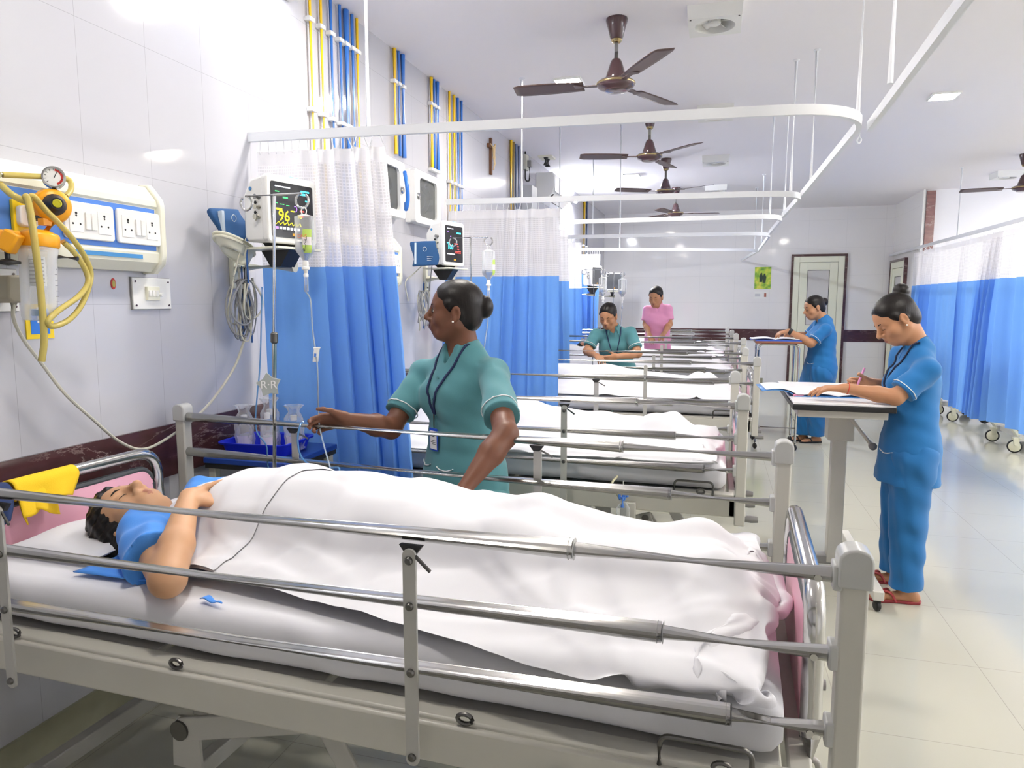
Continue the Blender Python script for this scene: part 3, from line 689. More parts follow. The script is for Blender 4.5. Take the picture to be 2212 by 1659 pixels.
def h1(X, Y):
    y0 = 0.05
    hs = [bedtop(X, Y, MT, 1.045),
          cap_h(X, Y, (-0.62, y0), (-0.36, y0), 0.17, 0.19, 0.835, 0.845, 0.58), cap_h(X, Y, (-0.36, y0), (-0.12, y0), 0.19, 0.20, 0.845, 0.855, 0.70), cap_h(X, Y, (-0.12, y0), (0.10, y0), 0.20, 0.19, 0.855, 0.85, 0.64),
          cap_h(X, Y, (0.08, y0-0.085), (0.46, y0-0.10), 0.10, 0.08, 0.86, 0.855), cap_h(X, Y, (0.08, y0+0.085), (0.46, y0+0.10), 0.10, 0.08, 0.86, 0.865),
          cap_h(X, Y, (0.46, y0-0.10), (0.90, y0-0.11), 0.08, 0.05, 0.855, 0.84), cap_h(X, Y, (0.46, y0+0.10), (0.86, y0+0.13), 0.08, 0.05, 0.865, 0.84),
          cap_h(X, Y, (0.93, y0-0.10), (0.965, y0-0.13), 0.035, 0.022, 0.90, 0.935, 0.5), cap_h(X, Y, (0.85, y0+0.13), (0.90, y0+0.18), 0.035, 0.022, 0.89, 0.925, 0.5)]
    k = np.clip(np.abs(Y-0.03)/0.40, 0, 1); e = np.clip(np.minimum(X+0.75, 1.04-X)/0.12, 0, 1)
    hs.insert(1, MT+0.105*np.cos(k*math.pi/2)**1.6*e-0.004)      # cloth stretched between the body and the mattress edge
    return smax(hs, 0.07)
def between(yn, yf):
    """keeps the cloth inside the side rails; yn, yf give each rail's line at the head and the foot"""
    def push(P): k = (P[..., 0]+1.1)/2.2; P[..., 1] = np.clip(P[..., 1], yn[0]+(yn[1]-yn[0])*k+.0225, yf[0]+(yf[1]-yf[0])*k-.0225)
    return push
P1 = drape((-0.61, -0.30), (1.86, -0.25), (0.12, 1.06), 150, 80, h1, steps=130, seed=4, xmax=1.086, squeeze=0.995, fric=.3, iters=16, nz=.005, push=between((-.525, -.455), (.525, .457)))
P1 = creases(P1, 120, 7, .009)
sheet_obj(P1, 'white cover sheet over the sleeping patient on the nearest bed, falling over its foot', B1, band=28)
def h2(X, Y):
    m2 = MT+0.022; y0 = 0.03
    hs = [bedtop(X, Y, m2), cap_h(X, Y, (-0.6, y0), (0.0, y0), 0.18, 0.19, 0.86, 0.85, 0.75), cap_h(X, Y, (0.05, y0-0.09), (0.44, y0-0.12), 0.09, 0.07, 0.86, 0.85), cap_h(X, Y, (0.05, y0+0.09), (0.44, y0+0.1), 0.09, 0.07, 0.86, 0.85),
          cap_h(X, Y, (0.44, y0-0.12), (0.72, y0-0.11), 0.07, 0.05, 0.85, 0.85), cap_h(X, Y, (0.44, y0+0.10), (0.76, y0+0.1), 0.07, 0.05, 0.85, 0.84), cap_h(X, Y, (0.70, y0-0.12), (0.74, y0-0.12), 0.05, 0.035, 0.93, 0.99, 0.5), cap_h(X, Y, (0.76, y0+0.1), (0.80, y0+0.12), 0.05, 0.035, 0.90, 0.94, 0.5)]
    k = np.clip(np.abs(Y-0.02)/0.40, 0, 1); e = np.clip(np.minimum(X+0.8, 1.0-X)/0.12, 0, 1)
    hs.insert(1, m2+0.095*np.cos(k*math.pi/2)**1.6*e-0.004)
    return smax(hs, 0.06)
P2 = drape((-0.72, -0.50), (1.92, -0.08), (0.0, 1.05), 100, 56, h2, steps=130, seed=9, xmax=1.06, squeeze=0.99, fric=.35, push=between((-.5, -.5), (.5, .5)))
P2 = creases(P2, 60, 8, .008)
sheet_obj(P2, 'white cover sheet over the patient on the second bed, tented by the feet', B2)
P3 = drape((-0.80, -0.47), (1.95, -0.02), (0.02, 1.0), 84, 46, h2, steps=110, seed=21, xmax=1.06, squeeze=0.94, push=between((-.5, -.5), (.5, .5)))
P3 = creases(P3, 60, 9, .012)
s3 = sheet_obj(P3, 'rumpled white cover sheet on the third bed, before the bending nurse', B3)
for b_, s in ((B4, 'white cover sheet on the fourth bed, right of the bending nurse'), (B5, 'white cover sheet on the farthest left bed, before the pink nurse')):
    o = dup(s3, (b_[0], b_[1], 0), 0, s); o.scale.z = ZS
# ---- pillows
def pillow(label, b, x, y, z, lx=0.36, ly=0.58, h=0.10, seed=0, dent=0.0):
    rnd = random.Random(seed); t = MB(); a0 = rnd.uniform(0, 6)
    def sh(u, v, s):
        X = (u-0.5)*2; Y = (v-0.5)*2; k = (1-abs(X)**3.2)*(1-abs(Y)**4.0); k = max(k, 0)**0.55
        pin = 1-0.05*(1-abs(Y)**2) if abs(X) > .9 else 1
        zz = s*h/2*k+0.006*math.sin(X*4+Y*6+a0)*k
        if s > 0: zz -= dent*math.exp(-((X-0.1)/0.5)**2-((Y)/0.35)**2)
        return (X*lx/2*pin, Y*ly/2*pin, zz)
    t.grid(lambda u, v: sh(u, v, 1), 26, 34); t.grid(lambda u, v: sh(u, v, -1), 26, 34, flip=True)
    o = obj('pillow', t, m_linen, angle=180); o.location = (b[0]+x, b[1]+y, z); o.rotation_euler = (0, 0, b[2])
    return tag(o, label, 'pillow', 'pillows on the left beds')
pillow('white pillow under the head of the sleeping patient on the nearest bed', B1, -0.83, -0.01, MT+0.027, lx=.32, ly=.50, h=0.05, dent=0.016, seed=1)
pillow('white pillow at the wall end of the second bed', B2, -0.80, 0.03, MT+0.022+0.048, seed=2)
pillow('white pillow at the wall end of the third bed', B3, -0.80, 0.03, MT+0.022+0.048, seed=3)
pillow('white pillow under the dark haired patient beside the bending nurse', B4, -0.80, 0.03, MT+0.048+0.049, seed=4)
pillow('white pillow at the wall end of the farthest left bed', B5, -0.80, 0.03, MT+0.048+0.049, seed=5)
# ================================================================ things on the left wall
m_blue = mat('panel_blue', '#4f83d6', 0.4)
m_tape = mat('blue_tape', '#3f86c0', 0.5)
m_yel = mat('yellow_plastic', '#f2a81d', 0.35)
m_yel2 = mat('yellow_plate', '#f0cf1e', 0.4)
m_ytube = mat('yellow_tubing', '#e3cf74', 0.15, trans=0.35, ior=1.4)
m_pipe_y = mat('yellow_pipe', '#f0c315', 0.3)
m_pipe_b = mat('blue_pipe', '#2f6fc4', 0.3)
m_pipe_g = mat('grey_blue_pipe', '#6f7d9c', 0.3)
m_cuff = mat('navy_cuff_fabric', '#25507f', 0.8)
m_cable = mat('grey_cable', '#8d8f92', 0.5)
m_cable2 = mat('light_cable', '#c2c0b2', 0.5)
m_bcable = mat('blue_cable', '#3e6bb0', 0.45)
m_red = mat('red_paint', '#c2352e', 0.4)
m_glass = mat('clear_plastic', '#ffffff', 0.05, trans=1.0, ior=1.3)
m_water = mat('saline', '#f4f8fa', 0.0, trans=1.0, ior=1.33)
def clearish(name, alpha, col='#f4f6f8', rough=0.12):
    """thin clear plastic: mostly see-through, with its own gloss"""
    T = NT(name); T.b.inputs['Base Color'].default_value = lin(col); T.b.inputs['Roughness'].default_value = rough
    lw = T.n('ShaderNodeLayerWeight', Blend=0.35); r = T.n('ShaderNodeMapRange'); r.inputs['To Min'].default_value = alpha; r.inputs['To Max'].default_value = min(1, alpha+0.6)
    T.l(lw.outputs['Facing'], r.inputs[0]); T.l(r.outputs[0], T.b.inputs['Alpha']); return T.m
m_film = clearish('thin_clear_plastic', 0.16)
m_jar = clearish('suction_jar_plastic', 0.22)
def text(name, s, size, m, parent, loc, x, z, label=None, align='CENTER', extrude=0.0004, shear=0):
    """raised lettering lying in the plane of x (reading direction) and z (up)"""
    cu = bpy.data.curves.new(name, 'FONT'); cu.body = s; cu.size = size; cu.align_x = align; cu.align_y = 'CENTER'; cu.extrude = extrude; cu.shear = shear
    t = bpy.data.objects.new(name, cu); COL.objects.link(t); bpy.context.view_layer.update()
    me = bpy.data.meshes.new_from_object(t.evaluated_get(bpy.context.evaluated_depsgraph_get())); bpy.data.objects.remove(t)
    me.materials.clear(); me.materials.append(m); me.name = name
    x = Vector(x).normalized(); z = Vector(z).normalized(); y = x.cross(z)
    Mx = Matrix(((x.x, z.x, -y.x, loc[0]), (x.y, z.y, -y.y, loc[1]), (x.z, z.z, -y.z, loc[2]), (0, 0, 0, 1)))
    Mx = Matrix(((x.x, z.x, (x.cross(z)).x, loc[0]), (x.y, z.y, (x.cross(z)).y, loc[1]), (x.z, z.z, (x.cross(z)).z, loc[2]), (0, 0, 0, 1)))
    me.transform(Mx); o = bpy.data.objects.new(name, me); link(o, parent)
    if label: o['label'] = label
    return o
YW, ZU, XO = Vector((0, 1, 0)), Vector((0, 0, 1)), Vector((1, 0, 0))
# ---- bed-head service panel
def panel_y(px, py, out): p = at_x(px, py, WALLX+out); return p.y, p.z
ye, ze = panel_y(345, 500, 0.07)
def headunit(label, yend, L, zc, full=True):
    r = thing('bedhead_panel', label, 'service panel', (WALLX, yend, zc), 0, 'bedhead service panels')
    prof = [(0, -.150), (.045, -.150), (.080, -.118), (.086, -.085), (.080, -.078), (.080, .078), (.086, .085), (.084, .105), (.040, .158), (0, .160)]
    obj('trunking', MB().prism(prof, (0, -0.02, 0), (1, 0, 0), (0, 0, 1), (0, -L, 0)), m_cream, r, angle=25)
    prof2 = [(0, -.158), (.050, -.158), (.088, -.124), (.096, -.085), (.096, .09), (.092, .112), (.045, .168), (0, .168)]
    obj('end_cap', MB().prism(prof2, (0, 0, 0), (1, 0, 0), (0, 0, 1), (0, -0.03, 0)), m_cream, r, bevel=0.006)
    obj('blue_strip', MB().box((.0805, -L/2-0.03, 0), (.003, L-0.02, .150)), m_blue, r, smooth=False)
    obj('tape_strip', MB().box((.0835, -0.26, -.100), (.004, 0.30, .014)), m_tape, r, smooth=False)
    for k, yc in enumerate((-0.125, -0.335) if full else (-0.125,)):
        p = obj('socket_plate', MB().prism(rrect(.195, .118, .012), (.082, yc, 0), (0, 1, 0), (0, 0, 1), (.012, 0, 0)), m_white, r, bevel=0.003)
        for s in (-1, 1):
            obj('socket', MB().box((.0945, yc+s*.055, 0), (.003, .052, .075)), m_white, p, bevel=0.001)
            for i, (a, b, q) in enumerate(((0, .022, .0045), (0, .014, .0035), (-.014, -.012, .0035), (.014, -.012, .0035))):
                obj('pin_hole', MB().cyl((.0950, yc+s*.055+a, b), (.0966, yc+s*.055+a, b), q, 10), m_dark, p)
        for s in (-1, 1): obj('switch', MB().prism([(-.010, -.028), (.010, -.028), (.010, .028), (-.010, .028)], (.094, yc+s*.0115, 0), (0, 1, 0), (0, 0, 1), (.006, 0, 0)), m_white, p, bevel=0.002)
    return r
HU = headunit('long cream service panel with sockets on the left wall, above the nearest pillow', ye+0.005, 1.35, ze)
q = at_x(868, 565, WALLX+0.09); headunit('cream service panel on the wall beyond the near curtain, mostly hidden', q.y, 0.9, q.z-0.02, False)
# outlet and suction set in front of the panel
def W(px, py, out): return at_x(px, py, WALLX+out)
a = W(20, 432, .085); b = W(64, 505, .085)
op = obj('suction_outlet', MB().box((.006, 0, 0), (.012, abs(b.y-a.y), abs(b.z-a.z)+.005)), m_yel2, None, bevel=0.002)
op.location = (WALLX+.084, (a.y+b.y)/2, (a.z+b.z)/2); tag(op, 'square yellow gas outlet plate with a white socket, on the bedhead panel', 'gas outlet')
obj('outlet_socket', MB().prism(rrect(.058, .062, .014), (.010, 0.008, 0.002), (0, 1, 0), (0, 0, 1), (.022, 0, 0)), m_white, op, bevel=0.004)
obj('outlet_nozzle', MB().lathe([(0.011, 0), (0.012, .02), (.007, .022), (.007, .05), (0, .05)], (.030, 0.012, 0), (1, 0, 0), 16), m_bolt, op)
for z in (-.046, .046): obj('screw', MB().cyl((.011, 0, z), (.0135, 0, z), .004, 10), m_bolt, op)
c = W(113, 445, .17); g = W(116, 384, .175)
RG = thing('suction_regulator', 'round yellow suction regulator with a black knob and a dial gauge', 'regulator', c)
FD = Vector((0.86, -0.5, 0.02)).normalized()        # the regulator faces the bed's foot, a little towards the near side
obj('regulator_body', MB().lathe([(0, -.03), (.035, -.03), (.050, -.022), (.052, -.012), (.049, -.008), (.049, .012), (.044, .020), (.030, .026), (0, .028)], (0, 0, 0), FD, 32), m_yel, RG)
obj('knob', MB().lathe([(0, .024), (.031, .024), (.031, .034), (.022, .052), (.017, .062), (0, .063)], (0, 0, 0), FD, 18), m_black, RG)
obj('knob_cap', MB().lathe([(.0, .062), (.012, .062), (.012, .066), (.008, .067), (.0075, .0655), (0, .0655)], (0, 0, 0), FD, 20), mat('lime_cap', '#b9b41c', 0.4), RG)
dg = g-c; GD = Vector((0.75, -0.66, 0.0)).normalized()
ga = obj('gauge', MB().lathe([(0, -.022), (.031, -.022), (.029, -.018), (.029, .014), (.031, .016), (.031, .020), (.027, .021), (.027, .016), (0, .016)], dg, GD, 28), m_steel, RG)
obj('gauge_face', MB().lathe([(0, .0165), (.0265, .0165)], dg, GD, 28), m_white, ga)
fx, fy, _ = frame_from(GD); t = MB(); gp = dg+GD*.0172; sx = Vector((0.66, 0.75, 0))
t.grid(lambda i, j: gp+(sx*math.cos(-1.2+2.6*i)+ZU*math.sin(-1.2+2.6*i))*(.018+.006*j), 12, 2); obj('red_sector', t, m_red, ga)
t = MB()
for k in range(11): a_ = math.radians(-40+26*k); d_ = sx*math.cos(a_)+ZU*math.sin(a_); t.bar(gp+d_*.0185, gp+d_*.024, .0012, .0006, GD)
obj('scale_marks', t, m_dark, ga)
obj('needle', MB().bar(gp-ZU*.004, gp+sx*.008+ZU*.014, .002, .001, GD), m_dark, ga)
obj('gauge_stem', MB().cyl(dg-ZU*.028, (0, 0, .045), .009), m_bolt, RG)
obj('lower_stem', MB().cyl((0, 0, -.045), W(95, 505, .165)-c, .010).box(W(98, 480, .165)-c, (.022, .03, .02)), m_yel, RG)
# collection jar
jt = W(82, 535, .165); jb = W(70, 690, .165)
SJ = thing('suction_jar', 'clear graduated suction jar hanging in a yellow holder by the wall', 'suction jar', jt)
ax = (jb-jt); H = ax.length; ax.normalize(); ax = (ax*0.35+Vector((0, 0, -1))*0.65).normalized()
obj('jar_body', MB().lathe([(.050, 0), (.050, .01), (.047, .03), (.044, H-.012), (.040, H), (0, H+.002)], (0, 0, 0), ax, 32), m_jar, SJ, solid=0.0025)
obj('jar_lid', MB().lathe([(0, -.052), (.030, -.05), (.052, -.040), (.056, -.034), (.056, -.006), (.052, 0), (0, 0)], (0, 0, 0), ax, 32), m_yel, SJ)
obj('holder_bracket', MB().bar((-.01, -.045, .020), (-.05, -.10, .022), .06, .045).bar((-.02, -.09, .022), (.015, -.075, .0), .04, .06), m_yel, SJ, bevel=0.006)
obj('clamp_knob', MB().lathe([(.007, 0), (.007, .025), (.031, .032), (.031, .038), (0, .044)], (-.01, -.088, -.012), (0, 0, -1), 16), m_black, SJ)
obj('spout', MB().cyl((.03, .035, -.024), (.085, .055, -.030), .007), m_bolt, SJ)
u = Vector((0.86, -0.5, 0)); sd = Vector((0.5, 0.86, 0))
for k in range(9): 
    p = -ZU*(.03+.016*k); d1 = (u*0.55+sd*0.83); d2 = (u*0.75+sd*0.66)
    obj('graduation', MB().bar(p+d1*.0465-ZU*0, p+d2*.0465, .0009, .0012), m_dark, SJ)
t = MB(); t.grid(lambda i, j: -ZU*(.028+.085*j)+(u*math.cos(.15-1.0*i)+sd*math.sin(.15-1.0*i))*.0478, 10, 4); jl = obj('jar_label', t, mat('jar_print', '#dfe2e6', 0.5), SJ)
for k in range(7): 
    t = MB(); t.grid(lambda i, j: -ZU*(.035+.011*k+.003*j)+(u*math.cos(.05-.8*i)+sd*math.sin(.05-.8*i))*.0482, 10, 2); obj('print_line', t, m_cable, jl)
obj('blue_float', MB().lathe([(0, H-.03), (.02, H-.03), (.02, H-.012), (0, H-.012)], (0, 0, 0), ax, 16), m_tape, SJ)
ST = []
def tubing(name, pts, rad, m, n=8, seg=10): return obj(name, MB().tube(spline(pts, n), rad, seg), m)
tb_ = [W(0, 377, .14), W(40, 379, .15), W(85, 381, .16), W(120, 380, .12), W(150, 390, .13), W(153, 410, .14), W(142, 424, .15)]
o = tubing('suction_hose', tb_, .0085, m_ytube); tag(origin_to(o, tb_[-1]), 'short yellow rubber hose running behind the gauge of the suction set', 'hose', 'yellow suction hoses')
tb_ = [W(0, 398, .15), W(25, 420, .19), W(52, 433, .21), W(57, 425, .22), W(66, 460, .23), W(76, 530, .23), W(86, 610, .22), W(93, 690, .21), W(95, 740, .20), W(90, 780, .19)]
o = tubing('suction_hose', tb_, .0095, m_ytube); tag(origin_to(o, tb_[-1]), 'long yellow rubber hose hanging straight down past the suction jar', 'hose', 'yellow suction hoses')
tb_ = [W(135, 521, .20), W(160, 545, .20), W(183, 580, .19), W(190, 610, .19), W(170, 640, .20), W(125, 672, .22), W(103, 695, .22), W(115, 705, .21), W(150, 690, .20), W(178, 655, .19), W(196, 600, .18), W(186, 560, .19), W(160, 520, .21), W(125, 480, .22), W(100, 455, .22), W(72, 424, .22), W(64, 432, .21)]
o = tubing('suction_hose', tb_, .0085, m_ytube); tag(origin_to(o, tb_[0]), 'looped yellow rubber hose coiled to the right of the suction jar', 'hose', 'yellow suction hoses')
# notice, sticker, switch plate, plug
a = W(53, 657, .004); b = W(118, 730, .004)
nt = obj('notice', MB().box((.002, 0, 0), (.004, abs(b.y-a.y), abs(b.z-a.z))), m_yel2, None, smooth=False); nt.location = (WALLX, (a.y+b.y)/2, (a.z+b.z)/2); tag(nt, 'small blue notice with a yellow border on the wall behind the suction jar', 'notice')
obj('blue_field', MB().box((.0046, 0, 0), (.001, abs(b.y-a.y)-.03, abs(b.z-a.z)-.03)), mat('notice_blue', '#2b78d8', 0.5), nt, smooth=False)
obj('white_strip', MB().box((.0054, .0, .02), (.001, .02, .05)), m_white, nt, smooth=False)
p = W(245, 613, .003); st = obj('sticker', MB().prism([(.010*math.cos(t_), .020*math.sin(t_)) for t_ in np.linspace(0, 6.283, 17)[:-1]], (0, 0, 0), (0, 1, 0), (0, 0, 1), (.004, 0, 0)), m_red, None); st.location = (WALLX, p.y, p.z); tag(st, 'tiny red and gold oval sticker on the wall below the service panel', 'sticker')
obj('sticker_centre', MB().prism([(.007*math.cos(t_), .013*math.sin(t_)) for t_ in np.linspace(0, 6.283, 15)[:-1]], (.004, 0, 0), (0, 1, 0), (0, 0, 1), (.001, 0, 0)), mat('sticker_gold', '#a79c4a', 0.4), st)
def plate(name, px0, py0, px1, py1, label, sw):
    a = W(px0, py0, .01); b = W(px1, py1, .01); w, h = abs(b.y-a.y), abs(b.z-a.z)
    r = thing(name, label, 'switch plate', (WALLX, (a.y+b.y)/2, (a.z+b.z)/2))
    obj('back_box', MB().box((.004, 0, 0), (.008, w+.004, h+.004)), m_grey, r, smooth=False)
    obj('face_plate', MB().box((.010, 0, 0), (.006, w, h)), m_white, r, bevel=0.001)
    for y in (-1, 1):
        for z in (-1, 1): obj('screw', MB().cyl((.012, y*(w/2-.012), z*(h/2-.014)), (.0155, y*(w/2-.012), z*(h/2-.014)), .004, 10), m_fan, r)
    if sw:
        obj('module', MB().box((.018, -.005, 0), (.014, .062, .052)), m_cream, r, bevel=0.002)
        for k in range(3): obj('switch', MB().box((.027, -.026+.017*k, 0), (.008, .012, .024)), m_white, r, bevel=0.002)
        obj('dimmer', MB().lathe([(.008, 0), (.0075, .012), (0, .013)], (.025, .027, -.004), (1, 0, 0), 14), m_white, r)
    return r
plate('switch_plate', 284, 599, 369, 667, 'white switch plate with three switches below the service panel', True)
pp = plate('socket_outlet', -60, 578, 41, 672, 'white socket plate at the left edge with a grey plug in it', False)
pl = W(20, 622, .06)
pc = thing('power_cord', 'grey plug with a long grey cord drooping along the left wall', 'power cord', pl)
obj('plug', MB().prism([(-.03, -.030), (-.014, -.044), (.018, -.044), (.032, -.016), (.030, .026), (.014, .038), (-.024, .036)], (-.045, 0, 0), (0, 1, 0), (0, 0, 1), (.075, 0, 0)), mat('plug_grey', '#a39e8d', 0.5), pc, bevel=0.006)
cp = [pl+Vector((.0, 0.01, -.04)), W(30, 690, .06), W(52, 735, .06), W(90, 785, .05), W(140, 850, .05), W(200, 905, .05), W(260, 955, .05), W(312, 970, .05), W(372, 940, .05), W(430, 895, .06), W(470, 850, .07), W(508, 790, .08), W(528, 735, .09), W(545, 690, .10), W(552, 650, .10), W(545, 600, .10)]
obj('cord', MB().tube([v-pl for v in spline(cp, 8)], .0055, 8), m_cable2, pc)
obj('strain_relief', MB().tube([cp[0]-pl, (cp[0]+cp[1])/2-pl], [.011, .0065], 10), mat('plug_grey', '#a39e8d'), pc)
# ---- patient monitors on wall arms
m_screen = mat('screen_black', '#1d1e23', 0.12); m_off = mat('screen_grey', '#5a5c60', 0.2)
def px_mat(name, hexc, s=1.3): return mat(name, hexc, 0.5, emit=s)
SG, SC_, SY, SR, SV, SW = px_mat('screen_green', '#3ee66a'), px_mat('screen_cyan', '#3fd3e6'), px_mat('screen_yellow', '#f6ea1e'), px_mat('screen_red', '#e8413a'), px_mat('screen_violet', '#9a6cf0'), px_mat('screen_white', '#d6d8e4')
def monitor(c, yaw, label, arm_label, arm_at, size=(.26, .265, .15), style=0, arm=True, k=1.0, group='patient monitors on wall arms'):
    """c = middle of the housing; yaw turns the screen from facing straight out of the wall towards the near end"""
    w, h, d = size; r = thing('patient_monitor', label, 'monitor', c, -yaw, group)
    # local: +x out of the screen, y along the wall, z up
    obj('housing', MB().prism([(-.075, -h/2+.02), (-.055, -h/2), (.045, -h/2), (.045, h/2), (-.03, h/2-.01), (-.075, h/2-.075)], (0, -w/2, 0), (1, 0, 0), (0, 0, 1), (0, w, 0)), m_white, r, bevel=0.010)
    f = obj('front_bezel', MB().prism(rrect(w+.012, h+.012, .022), (.040, 0, 0), (0, 1, 0), (0, 0, 1), (.032, 0, 0)), m_white, r, bevel=0.006)
    s = obj('screen', MB().prism(rrect(w-.030, h-.040, .010), (.0715, 0, -.002), (0, 1, 0), (0, 0, 1), (.002, 0, 0)), m_off if style == 2 else m_screen, r)
    obj('alarm_lamp', MB().box((.058, .02, h/2+.006), (.022, .04, .008)), mat('alarm_blue', '#9fd0f4', 0.3), r, bevel=0.002)
    ob = lambda n, m, y0, z0, y1, z1: obj(n, MB().box((.0738, (y0+y1)/2, (z0+z1)/2), (.0008, abs(y1-y0), abs(z1-z0))), m, s, smooth=False)
    W2, H2 = (w-.03)/2, (h-.04)/2
    if style < 2: ob('header_line', SW, -W2*.8, H2*.80, -W2*.1, H2*.84)
    if style == 0:
        for y0, z0, y1, z1, m in ((-.8, .62, -.62, .65, SG), (-.45, .42, -.22, .47, SG), (.3, .62, .7, .70, SC_), (.42, .74, .82, .80, SC_), (.62, .40, .76, .45, SC_), (-.85, .20, -.7, .22, SG), (-.6, .18, -.4, .20, SG), (-.3, .16, -.15, .18, SG), (-.82, -.02, -.5, .04, SY), (-.1, -.04, .08, 0, SY), (.35, .0, .55, .05, SR), (.6, -.12, .75, -.08, SR), (.3, -.2, .5, -.15, SR)): ob('readout', m, y0*W2, z0*H2, y1*W2, z1*H2)
        text('reading', '96', .062, SY, s, (.0742, -.42*W2, -.24*H2), (0, 1, 0), (0, 0, 1)); text('reading', '76', .022, SY, s, (.0742, .32*W2, -.2*H2), (0, 1, 0), (0, 0, 1))
        wv = [(.0742, (-.82+1.2*i/24)*W2, (-.50+.06*((i % 4)/3-.5)*2)*H2) for i in range(25)]
        obj('pulse_wave', MB().tube(wv, .0011, 5), SY, s); obj('violet_mark', MB().tube([(.0742, .12*W2+.009*math.cos(a_), .08*H2+.011*math.sin(a_)) for a_ in np.linspace(-2.2, 2.2, 14)], .0012, 5), SV, s)
        for i in range(7): ob('icon', SV if i == 0 else SW, (-.82+.17*i)*W2, -.72*H2, (-.70+.17*i)*W2, -.63*H2)
    elif style == 1:
        for y0, z0, y1, z1, m in ((.3, .58, .78, .66, SC_), (-.75, .62, -.68, .67, SV), (-.45, .36, -.36, .42, SV), (-.85, .0, -.6, .06, SC_), (.0, -.02, .4, .04, SR), (.35, -.14, .5, -.10, SR), (.35, -.3, .55, -.25, SR), (.05, -.42, .75, -.38, SR), (.05, -.5, .75, -.46, SR)): ob('readout', m, y0*W2, z0*H2, y1*W2, z1*H2)
        text('reading', '100', .048, SC_, s, (.0742, -.45*W2, -.2*H2), (0, 1, 0), (0, 0, 1))
        for i in range(6): ob('icon', SW, (-.8+.15*i)*W2, -.60*H2, (-.69+.15*i)*W2, -.54*H2)
    ob('orange_key', m_yel, -.05*W2, -.93*H2, .15*W2, -.83*H2)
    obj('side_badge', MB().cyl((-.028, -w/2-.0004, h/2-.05), (-.028, -w/2-.003, h/2-.05), .008, 14), m_tape, r)
    for k_, (dx, dz, m) in enumerate(((.02, .045, m_grey), (.0, .025, m_dark), (.018, .005, m_cable2), (-.002, -.015, m_dark), (.015, -.035, m_cable2))):
        obj('connector', MB().cyl((dx, -w/2+.001, dz), (dx, -w/2-(.022 if k_ % 2 == 0 else .003), dz), .011 if k_ % 2 == 0 else .007, 12), m, r)
    obj('base_foot', MB().prism([(-.05, 0), (.05, 0), (.03, -.018), (-.03, -.018)], (0, -.06, -h/2+.001), (1, 0, 0), (0, 0, 1), (0, .12, 0)), m_black, r)
    if arm:
        b = thing('monitor_bracket', arm_label, 'bracket', arm_at, 0, 'wall arms carrying the monitors'); ax_, ay, az = arm_at
        tz = c[2]-h/2-.020-az; cx, cy = c[0]-ax_, c[1]-ay
        obj('wall_plate', MB().box((.012, 0, 0), (.024, .045, .30)), m_cream, b, bevel=0.004)
        for z in (-.12, .12): obj('screw', MB().cyl((.023, 0, z), (.031, 0, z), .006, 10), m_dark, b)
        obj('arm_tube', MB().cyl((.02, .01, -.055), (cx+.03, cy+.05, -.055), .026, 20), m_cream, b)
        obj('tray', MB().box((cx, cy, tz-.006), (.22, .24, .010), (0, 0, -yaw)), m_cream, b, bevel=0.002)
        obj('tray_support', MB().prism([(-.085, 0), (.085, 0), (.03, -.07), (-.03, -.07)], (cx, cy-.05, tz-.011), (math.cos(yaw), -math.sin(yaw), 0), (0, 0, 1), (0, .10, 0)), m_black, b)
    return r
MC1 = Vector((WALLX+.245, 2.70, at_y(610, 458, 2.70).z))
MC1.x = at_y(606, 458, 2.70).x
pm = at_x(508, 550, WALLX+.02)
MON1 = monitor(MC1, math.radians(14), 'white patient monitor with a yellow 96 reading, above the nearest bed', 'cream wall arm and tray under the near monitor', (WALLX, pm.y, MC1.z-.265/2-.02-.02))
m2 = at_x(962, 528, WALLX+.26); MC2 = Vector(m2); pm2 = at_x(925, 590, WALLX+.02)
MON2 = monitor(MC2, math.radians(12), 'white patient monitor with a blue reading, above the standing teal nurse', 'cream wall arm and tray under the second monitor', (WALLX, pm2.y-.03, MC2.z-.265/2-.04), style=1, size=(.25, .285, .15))
m3 = at_x(1280, 596, WALLX+.42); monitor(m3, math.radians(25), 'small white and blue patient monitor beside the farthest curtain', 'cream wall arm under the monitor by the farthest curtain', (WALLX, m3.y, m3.z-.2), style=2, size=(.24, .27, .13))
m4 = at_x(1326, 610, WALLX+.55); m4.y = min(m4.y, 12.6)
monitor(at_y(1323, 608, 12.4), math.radians(60), 'greenish white patient monitor near the back corner', 'cream wall arm under the monitor near the back corner', (WALLX, 12.3, at_y(1323, 608, 12.4).z-.2), style=2, size=(.30, .30, .13))
# ---- pressure cuffs, cables
def cuff(pts_px, y, label, rz):
    pass
def bp_cuff(c, yaw, label, w=.15, h=.13, tilt=0.0):
    r = thing('blood_pressure_cuff', label, 'pressure cuff', c, yaw, 'blood pressure cuffs beside the monitors')
    t = MB(); t.grid(lambda i, j: (.012*math.sin(i*3.1)+tilt*(j-.5)*h, (i-.5)*w+.012*math.sin(j*5), (j-.5)*h+.012*(i-.5)), 12, 8); f = obj('cuff', t, m_cuff, r, solid=.030, bevel=.008, angle=80)
    obj('edge_stripe', MB().bar((.022, -w/2+.016, -h/2+.01), (.014, -w/2+.02, h/2-.012), .012, .024, (1, 0, 0)), mat('pale_trim', '#c5d3e2', 0.6), f)
    t = MB()
    for k in range(3): t.bar((.031, .01, -.02-.012*k), (.031, .05-.006*k, -.022-.012*k), .002, .003, (1, 0, 0))
    obj('print', t, m_white, f); t = MB().tube([(.031, -.005+.012*math.cos(a_), .028+.014*math.sin(a_)) for a_ in np.linspace(0, 6.28, 14)[:-1]], .0014, 5, closed=True); obj('print_ring', t, m_white, f)
    return r
